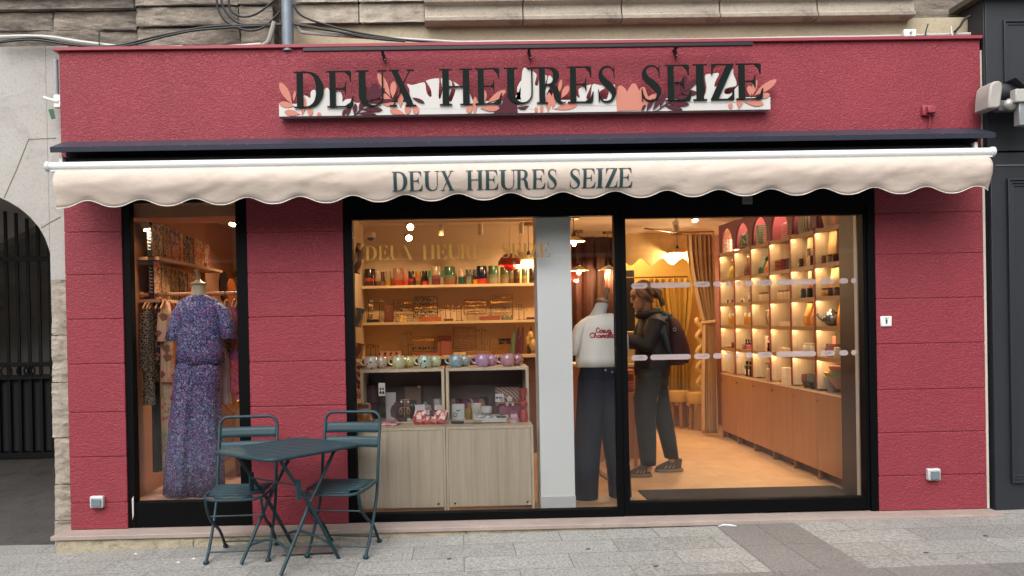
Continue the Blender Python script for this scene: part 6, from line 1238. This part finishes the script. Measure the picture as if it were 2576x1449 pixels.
# ================================================================== PERSON
YP = 1.40
U = lambda u, v, Y=YP: Vector((W(u, v, Y)[0], Y, W(u, v, Y)[1]))
per = T('person', (W(1650, 1190, YP)[0], YP, 0), 'person in dark jacket and grey green jeans looking down inside the shop', 'person')
SK = N('skin'); SK.col('B88468'); SK.b.inputs['Roughness'].default_value = .5; SK.b.inputs['Subsurface Weight'].default_value = .05
b = MB()
hc = U(1617, 746); HM = Matrix.Translation(hc) @ Matrix.Rotation(-R(14), 4, 'Y') @ Matrix.Scale(1.08, 4)
k0 = len(b.v)
b.sph((.012, 0, .02), .094, .073, .098, 24, 18).sph((-.045, 0, -.055), .048, .048, .062, 18, 14).sph((-.078, 0, -.100), .020, .020, .018, 12, 8)
b.sph((-.068, 0, .038), .024, .05, .04, 14, 10).sph((-.088, 0, .010), .010, .009, .022, 10, 8).sph((-.101, 0, -.018), .012, .010, .012, 10, 8).sph((-.098, 0, -.004), .011, .009, .02, 10, 8)
b.sph((-.090, 0, -.060), .010, .020, .006, 10, 8).sph((-.088, 0, -.071), .010, .018, .006, 10, 8).sph((-.055, .03, -.025), .03, .022, .03, 12, 8).sph((-.055, -.03, -.025), .03, .022, .03, 12, 8)
for s_ in (-1, 1): b.sph((.012, s_*.072, -.010), .016, .008, .028, 10, 8)
b.xf(HM, k0)
neck = U(1634, 800); ch = U(1646, 835); pel = U(1641, 925)
b.tube([hc+Vector((.03, 0, -.05)), U(1630, 785), neck], [.052, .05, .06], 16)
b.loft([(pel.x, YP, pel.z-.02, .11, .15), (pel.x, YP, pel.z+.08, .10, .13), (ch.x-.01, YP, ch.z-.05, .105, .14), (ch.x, YP, ch.z+.07, .09, .15), (neck.x+.01, YP, neck.z+.01, .06, .08)], 24)
def handm(wr, d, side):          # hand: palm, four fingers, thumb; d = pointing direction
    d = d.normalized(); sd_ = d.cross(Vector((0, 0, 1))).normalized(); up = sd_.cross(d).normalized(); pc = wr+d*.045
    Mh = Matrix((d, sd_, up)).transposed().to_4x4(); kk = len(b.v); b.sph((0, 0, 0), .048, .038, .016, 14, 10); b.xf(Matrix.Translation(pc) @ Mh, kk)
    for q, (o, L_) in enumerate(((-.028, .062), (-.009, .072), (.010, .068), (.028, .052))):
        r0 = pc+d*.035+sd_*o; b.tube([r0, r0+d*L_*.45-up*.006, r0+d*L_*.8-up*.022, r0+d*L_-up*.040], [.0095, .009, .0085, .0075], 8)
    r0 = wr+d*.02+sd_*side*.032; b.tube([r0, r0+d*.022+sd_*side*.02-up*.004, r0+d*.05+sd_*side*.028-up*.012], [.012, .0105, .009], 8)
SH = [U(1640, 812)+Vector((0, -.17, 0)), U(1640, 812)+Vector((0, .17, 0))]
EL = [U(1617, 868)+Vector((0, -.20, 0)), U(1615, 865)+Vector((0, .2, 0))]
WRI = [U(1566, 852)+Vector((0, -.12, 0)), U(1564, 858)+Vector((0, .1, 0))]
for i in range(2):
    b.tube([SH[i], (SH[i]+EL[i])/2, EL[i], (EL[i]+WRI[i])/2, WRI[i], WRI[i]+(WRI[i]-EL[i])*.08], [.055, .046, .040, .037, .027, .028], 14)
    handm(WRI[i], WRI[i]-EL[i], 1 if i == 0 else -1)
HIP = [U(1634, 945)+Vector((0, -.09, 0)), U(1648, 945)+Vector((0, .09, 0))]
KN = [U(1623, 1050)+Vector((0, -.10, 0)), U(1672, 1050)+Vector((0, .1, 0))]
AN = [U(1628, 1168)+Vector((0, -.10, 0)), U(1700, 1164)+Vector((0, .1, 0))]
for i in range(2):
    b.tube([HIP[i], (HIP[i]+KN[i])/2, KN[i], (KN[i]*.6+AN[i]*.4), AN[i]], [.085, .072, .052, .052, .035], 16)
    b.tube([AN[i], AN[i]+Vector((-.03, 0, -.035)), AN[i]+Vector((-.12, 0, -.06))], [.034, .035, .025], 12)
body = O('body', b, SK.m, per)
q = body.modifiers.new('skin', 'REMESH'); q.mode = 'VOXEL'; q.voxel_size = .0055; q.use_smooth_shade = True
q = body.modifiers.new('soft', 'SMOOTH'); q.factor = .5; q.iterations = 6
e = MB()
for s_ in (-1, 1): e.sph((-.083, s_*.028, .004), .010, .012, .0045, 10, 8)
O('eyes', e.xf(HM), mat('2a1c16', .4), per)
e = MB()
for s_ in (-1, 1): e.tube([(-.094, s_*.014, .024), (-.088, s_*.032, .030), (-.074, s_*.048, .026)], .0035, 6)
O('eyebrows', e.xf(HM), mat('4a3020', .8), per)
O('lips', MB().sph((-.097, 0, -.061), .006, .016, .004, 10, 6).sph((-.095, 0, -.069), .006, .014, .004, 10, 6).xf(HM), mat('9A5048', .5), per)
HAIR = N('hair'); HAIR.b.inputs['Roughness'].default_value = .5; HAIR.col(HAIR.ramp(HAIR.noise(1, 4, HAIR.pos((14, 60, 14))).outputs[0], [(.35, '4c3220'), (.65, '8c6444')])); HAIR.bump(HAIR.noise(1, 2, HAIR.pos((30, 160, 30))).outputs[0], .5, .006)
h = MB()
def hairf(a, t):
    an = -PI*.80+2*PI*.80*a; ph = PI/2-t*(PI*.62 if abs(an) < 1.2 else max(.62, PI*.62-(abs(an)-1.2)*1.75))
    rr = 1+.025*sin(a*60)+.02*sin(a*23)
    return (.018+.104*rr*cos(an)*cos(ph), .083*rr*sin(an)*cos(ph), .022+.108*rr*sin(ph))
h.grid(hairf, 90, 20)
h.sph((.125, 0, .0), .042, .045, .05, 16, 12)
for i in range(22):
    a = random.uniform(-1, 1); h.tube([(.09, a*.06, .03), (.12+.02*random.random(), a*.05, -.03), (.13+.03*random.random(), a*.045, -.09-.03*random.random())], [.011, .009, .003], 6)
for s_ in (-1, 1):
    for k in range(5): h.tube([(-.040, s_*.045, .105), (-.062+.008*k, s_*(.076-.002*k), .05), (-.030+.012*k, s_*.084, .0), (.0+.014*k, s_*.082, -.04-.008*k)], [.006, .006, .004, .0015], 6)
h.xf(HM)
O('hair', h, HAIR.m, per, solid=.008)
JK = mat('1b1618', .7, 0, .15, 10, .15, 60)
def P2(u, v, rx, ry, rp=0): p = U(u, v); return (p.x, YP, p.z, rx, ry, rp)
j = MB().loft([P2(1640, 944, .148, .19, .03), P2(1640, 920, .155, .20, .03), P2(1641, 880, .150, .195, .02), P2(1643, 845, .145, .20, .012), P2(1645, 815, .130, .20, 0), P2(1645, 800, .105, .17, 0), P2(1640, 792, .085, .12, 0), P2(1634, 785, .080, .085, 0)], 48, k=6, caps=False)
for i in range(2):
    j.tube([SH[i]+Vector((0, .03 if i == 0 else -.03, .03)), SH[i], (SH[i]+EL[i])/2, EL[i], (EL[i]+WRI[i])/2, WRI[i]-(WRI[i]-EL[i])*.08], [.06, .088, .078, .070, .062, .048], 18)
jk = O('jacket', j, JK, per, solid=.006)
O('collar', MB().tube([U(1630, 792)+Vector((.082*cos(k*PI/10), .088*sin(k*PI/10), .012*cos(k*PI/10)+.01)) for k in range(20)], .036, 12, True), JK, jk)
O('hood', MB().loft([P2(1664, 822, .05, .09), P2(1668, 805, .075, .12, .03), P2(1670, 792, .07, .11, .03), P2(1664, 783, .04, .07)], 26, k=5), mat('14181a', .8, 0, .1), jk)
O('scarf', MB().tube([U(1641, 786)+Vector((.055*cos(k*PI/6), .075*sin(k*PI/6), .022)) for k in range(-3, 4)], .02, 10), mat('2c5a60', .85), jk)
PT = mat('222220', .8, 0, .2, 9, .15, 50)
j = MB().loft([P2(1640, 968, .145, .165), P2(1640, 940, .140, .165), P2(1640, 905, .12, .15)], 32, caps=False)
def leg(i, L):
    rr = []
    for (u, v, rx, ry) in L: p = U(u, v); rr.append((p.x, YP+(-.10 if i == 0 else .10), p.z, rx, ry, .02))
    j.loft(rr, 30, k=5, ph=i, caps=False)
leg(0, [(1625, 1164, .064, .07), (1622, 1110, .078, .085), (1618, 1050, .088, .095), (1618, 1000, .100, .105), (1629, 950, .115, .11), (1634, 925, .11, .10)])
leg(1, [(1697, 1156, .060, .07), (1686, 1100, .072, .085), (1671, 1040, .086, .095), (1660, 990, .100, .105), (1650, 945, .11, .11), (1648, 925, .10, .10)])
O('jeans', j, PT, per, solid=.005)
SHO = mat('4C3C30', .8, 0, .15, 30)
for i, (ua, ub, vb) in enumerate(((1581, 1640, 1199), (1648, 1718, 1193))):
    yy = YP+(-.10 if i == 0 else .10); a = U(ua, vb, yy); c__ = U(ub, vb, yy); x0, x1 = a.x, c__.x; L_ = x1-x0; z0 = .001
    def so(t): return .047*(.72+.28*sin(min(1, t*1.6)*PI/2)) if t < .6 else .047*(.93-.25*((t-.6)/.4)**3)
    sl = MB(); n = 14; pl_ = [(x0+L_*(t/n), yy-so(t/n)*(.55 if t in (0, n) else 1)) for t in range(n+1)]+[(x0+L_*(t/n), yy+so(t/n)*(.55 if t in (0, n) else 1)) for t in range(n, -1, -1)]
    sl.prismz(pl_, z0, z0+.028)
    sh_ = O('shoe', MB().loft([(x0+L_*.48, yy, z0+.0285, L_*.47, .042), (x0+L_*.50, yy, z0+.05, L_*.45, .042), (x0+L_*.60, yy, z0+.072, L_*.36, .038), (x0+L_*.72, yy, z0+.095, L_*.26, .034), (x0+L_*.76, yy, z0+.115, L_*.20, .034)], 26), SHO, per)
    O('sole', sl, mat('7C6450', .8), sh_, bevel=.006)
    ls = MB()
    for k in range(4): ls.tube([(x0+L_*(.34+.07*k), yy-.03, z0+.058+.008*k), (x0+L_*(.30+.07*k), yy, z0+.078+.010*k), (x0+L_*(.34+.07*k), yy+.03, z0+.058+.008*k)], .0035, 5)
    for k in range(3): ls.tube([(x0+L_*(.30+.15*k), yy-.0425, z0+.035), (x0+L_*(.40+.13*k), yy-.040, z0+.06)], .004, 5)
    O('laces', ls, mat('A08C74', .8), sh_)
bp = T('backpack', U(1696, 915), 'dark maroon backpack worn on the back of the person', 'backpack')
MAR = mat('3A1018', .75, 0, .2, 12, .2, 60)
def B2(u, v, rx, ry, rp=0): p = U(u, v); return (p.x, YP, p.z, rx, ry, rp)
O('pack', MB().loft([B2(1692, 917, .10, .13), B2(1697, 905, .118, .155, .01), B2(1698, 870, .115, .155, .012), B2(1692, 835, .10, .15, .012), B2(1683, 805, .07, .125, .01), B2(1676, 792, .035, .08)], 34), MAR, bp)
O('front_pocket', MB().loft([B2(1716, 912, .05, .10), B2(1720, 895, .055, .11), B2(1716, 865, .05, .105), B2(1708, 850, .03, .08)], 24), MAR, bp)
O('strap', MB().tube([U(1668, 800)+Vector((0, -.12, 0)), U(1650, 806)+Vector((0, -.205, 0)), U(1651, 835)+Vector((0, -.245, 0)), U(1664, 870)+Vector((0, -.22, 0)), U(1676, 890)+Vector((0, -.14, 0))], [.02, .024, .026, .02, .014], 8), mat('2c3c48', .8), bp)
for u in (1664, 1697): c__ = U(u, 829, YP-.17); O('ring', MB().tube([c__+Vector((.014*cos(k*PI/5), -.0, .014*sin(k*PI/5))) for k in range(10)], .0035, 6, True), mat('b8b8b8', .3, .9), bp)
# ================================================================== STREET FURNITURE
def chair():
    t = T('folding_chair', (0, 0, 0), 'dark teal metal folding chair left of the small table', 'chair', 'teal metal folding chairs')
    hw = .197; r = .0105
    post = [(.205, .83), (.16, .66), (.115, .50), (.095, .42), (.045, .30), (-.03, .17), (-.10, .07), (-.135, 0)]
    post = [(.205, .83), (.165, .68), (.13, .54), (.112, .44), (.07, .32), (-.02, .19), (-.11, .08), (-.185, .012)]
    loop = [(-hw, y, z) for y, z in post[::-1]]
    arc = [(-hw+.055-.055*cos(k*PI/8), .205+.008*sin(k*PI/8)+.0, .83+.062*sin(k*PI/8)) for k in range(1, 5)]
    pts = smoothp(loop, 4)+arc+[(-a[0], a[1], a[2]) for a in arc[::-1]]+smoothp([(hw, y, z) for y, z in post], 4)
    O('back_frame', MB().tube(pts, r, 10), GREEN, t)
    def yb(z):
        for (y0_, z0_), (y1_, z1_) in zip(post, post[1:]):
            if z <= z0_ and z >= z1_: return y1_+(y0_-y1_)*(z-z1_)/(z0_-z1_)
        return .205
    for z0_, z1_ in ((.752, .822), (.655, .727)):
        f = lambda a, b: (-hw+2*hw*a, yb(z0_+(z1_-z0_)*b)+.018*sin(PI*a)+.002, z0_+(z1_-z0_)*b)
        O('back_slat', MB().grid(f, 14, 3), GREEN, t, solid=.004)
    so_ = [(-.19, .115), (-.195, -.10), (-.185, -.20), (-.15, -.245), (-.08, -.262), (.08, -.262), (.15, -.245), (.185, -.20), (.195, -.10), (.19, .115)]
    szz = lambda y: .447-.02*max(0, (-.12-y)/.14)**2-.006*sin((y+.25)/.36*PI)
    O('seat_frame', MB().tube([(x, y, szz(y)-.008) for x, y in smoothp([(a, b) for a, b in so_], 3)], .010, 8), GREEN, t)
    n = 7
    for k in range(n):
        ya = -.255+k*.052; yb_ = ya+.045
        hwk = .182 if ya > -.18 else (.165 if ya > -.22 else .12)
        f = lambda a, b: (-hwk+2*hwk*a, ya+(yb_-ya)*b, szz(ya+(yb_-ya)*b)+.003+.002*sin(PI*b))
        O('seat_slat', MB().grid(f, 4, 4), GREEN, t, solid=.003)
    for s_ in (-1, 1):
        x = s_*(hw-.022)
        O('rear_leg', MB().tube([(x, y, z) for y, z in smoothp([(-.235, .435), (-.215, .36), (-.15, .28), (-.06, .22), (.03, .17), (.10, .11), (.15, .05), (.185, .012)], 3)], .010, 8), GREEN, t)
        for xx, yy in ((s_*hw, -.187), (x, .187)): O('foot', MB().lathe([(.016, 0), (.019, .004), (.019, .014), (.012, .022)], (xx, yy, 0), 14), GREEN, t)
    O('stretcher', MB().tube([(-hw, -.145, .062), (hw, -.145, .062)], .0055, 6), GREEN, t)
    O('stretcher', MB().tube([(-hw+.022, .150, .05), (hw-.022, .150, .05)], .0055, 6), GREEN, t)
    O('stretcher', MB().tube([(-hw+.022, -.175, .30), (hw-.022, -.175, .30)], .0055, 6), GREEN, t)
    return t
ch1 = chair(); ch2 = copy_tree(ch1)
ch2['label'] = 'dark teal metal folding chair right of the small table'
ch1.location = (-1.460, -.405, gz(-1.46)); ch1.rotation_euler = (0, R(-.4), R(1))
ch2.location = (-.785, -.415, gz(-.79)); ch2.rotation_euler = (0, R(-.4), R(-11))
t = T('bistro_table', (0, 0, 0), 'small dark teal metal folding table with slatted top between the two chairs', 'table')
hx, hy = .30, .345; zt = .728
rcp = []
for cx_, cy_, a0 in ((hx-.05, hy-.05, 0), (-hx+.05, hy-.05, 90), (-hx+.05, -hy+.05, 180), (hx-.05, -hy+.05, 270)):
    for k in range(6): a = R(a0+k*18); rcp.append((cx_+.05*cos(a), cy_+.05*sin(a)))
O('rim', MB().tube([(x, y, zt-.010) for x, y in rcp], .0125, 10, True), GREEN, t)
n = 7
for k in range(n):
    ya = -hy+.010+k*(2*hy-.02)/n; yb_ = ya+(2*hy-.02)/n-.005; w_ = hx-.008 if 0 < k < n-1 else hx-.03
    O('table_slat', MB().box(-w_, w_, ya, yb_, zt-.009, zt), GREEN, t, bevel=.003)
for s_ in (-1, 1):
    x = s_*.225; O('leg', MB().tube([(x, -.235, zt-.02), (x, .0, .375), (x, .215, .0)], .0115, 10), GREEN, t)
    x = s_*.20; O('leg', MB().tube([(x, .235, zt-.02), (x, .0, .375), (x, -.225, .0)], .0115, 10), GREEN, t)
    O('hinge_plate', MB().box(s_*.225-.008+s_*.014, s_*.225+.008+s_*.014, -.12, -.09, .44, .56, ), GREEN, t)
for L_, yf, sg_ in ((.20, -1, 1), (.225, 1, 1)):
    f = [(-L_+2*L_*k/12, yf*(.215-(.105+.055*sin(PI*k/12))*.6), .105+.055*sin(PI*k/12)) for k in range(13)]
    O('arched_stretcher', MB().tube(f, .009, 8), GREEN, t)
O('stretcher', MB().tube([(-.225, -.12, .53), (.225, -.12, .53)], .005, 6), GREEN, t)
t.location = (-1.115, -.615, gz(-1.1)); t.rotation_euler = (0, R(-.4), R(-40))

EX = [('C8B088', 'cream'), ('B86858', 'coral'), ('7c8c84', 'sage'), ('5a3a34', 'brown'), ('D8CFC0', 'white'), ('a88838', 'ochre')]
for c_, r_, k in ((0, 1, 4), (0, 5, 2), (1, 2, 4), (1, 5, 4), (2, 1, 0), (2, 3, 1), (2, 4, 2), (2, 5, 0), (3, 1, 3), (3, 3, 5), (3, 4, 1), (4, 3, 2), (4, 5, 4), (5, 3, 5), (5, 4, 3), (5, 1, 0), (3, 2, 2), (4, 2, 1), (0, 3, 4), (1, 3, 1)):
    co, nm_ = EX[k]
    if (c_+r_) % 2: put('gift_carton', MB().box(-.028, .028, -.03, .03, 0, .07+.012*k), cells([co, co, co, 'd8cfc0', '6a4a44'], 36, .6, .02, 0), c_, r_, .20, .41, 'small %s printed carton' % nm_, 'carton', rz=.1*k)
    else: put('tin', cyl(.027, .06+.01*k), mat(co, .35, 0, .1), c_, r_, .20, .42, 'small %s tin' % nm_, 'tin', ('tin_body', ('label', MB().lathe([(.0275, .018), (.0275, .045)], n=14), mat('C8BCA8', .6))))
# small litter on the paving
for u, v, lab in ((447, 1418, 'tiny white paper scrap on the paving left of the chairs'), (486, 1410, 'second tiny white scrap on the paving near the left chair'), (340, 1393, 'small white crumb on the paving by the plinth')):
    x, Y = (lambda d: (d.x*(gz(-2)-CH)/d.z, -CD+d.y*(gz(-2)-CH)/d.z))(ray(u, v))
    O('paper_scrap', MB().add([(x-.014, Y, gz(x)+.003), (x+.004, Y-.012, gz(x)+.006), (x+.016, Y+.004, gz(x)+.003), (x, Y+.012, gz(x)+.009), (x, Y, gz(x)+.001)], [(0, 1, 2, 3), (0, 4, 1), (1, 4, 2), (2, 4, 3), (3, 4, 0)]), mat('d8d6d0', .8), label=lab, cat='litter')
d = ray(1827, 1325); t_ = (gz(1.9)-CH)/d.z; x, Y = d.x*t_, -CD+d.y*t_
O('plastic_strip', MB().tube([(x-.06, Y-.01, gz(x)+.006), (x-.02, Y+.005, gz(x)+.012), (x+.03, Y+.002, gz(x)+.010), (x+.07, Y-.012, gz(x)+.006)], [.003, .008, .008, .003], 8), mat('c8c8cc', .4), label='curved white plastic strip lying against the plinth by the dark band', cat='litter')
for u, v, l_ in ((1130, 1400, 'left'), (1650, 1425, 'middle'), (2330, 1400, 'right'), (1480, 1380, 'far middle'), (2480, 1360, 'far right')):
    d = ray(u, v); t_ = (-.075-CH)/d.z; x, Y = d.x*t_, -CD+d.y*t_
    O('gum_spot', MB().lathe([(.016, gz(x)+.0005), (.014, gz(x)+.003), (0, gz(x)+.0035)], (x, Y, 0), 12), mat('3c3b3a', .8), label='small flat dark chewing gum spot on the paving, %s one' % l_, cat='gum spot', group='gum spots')
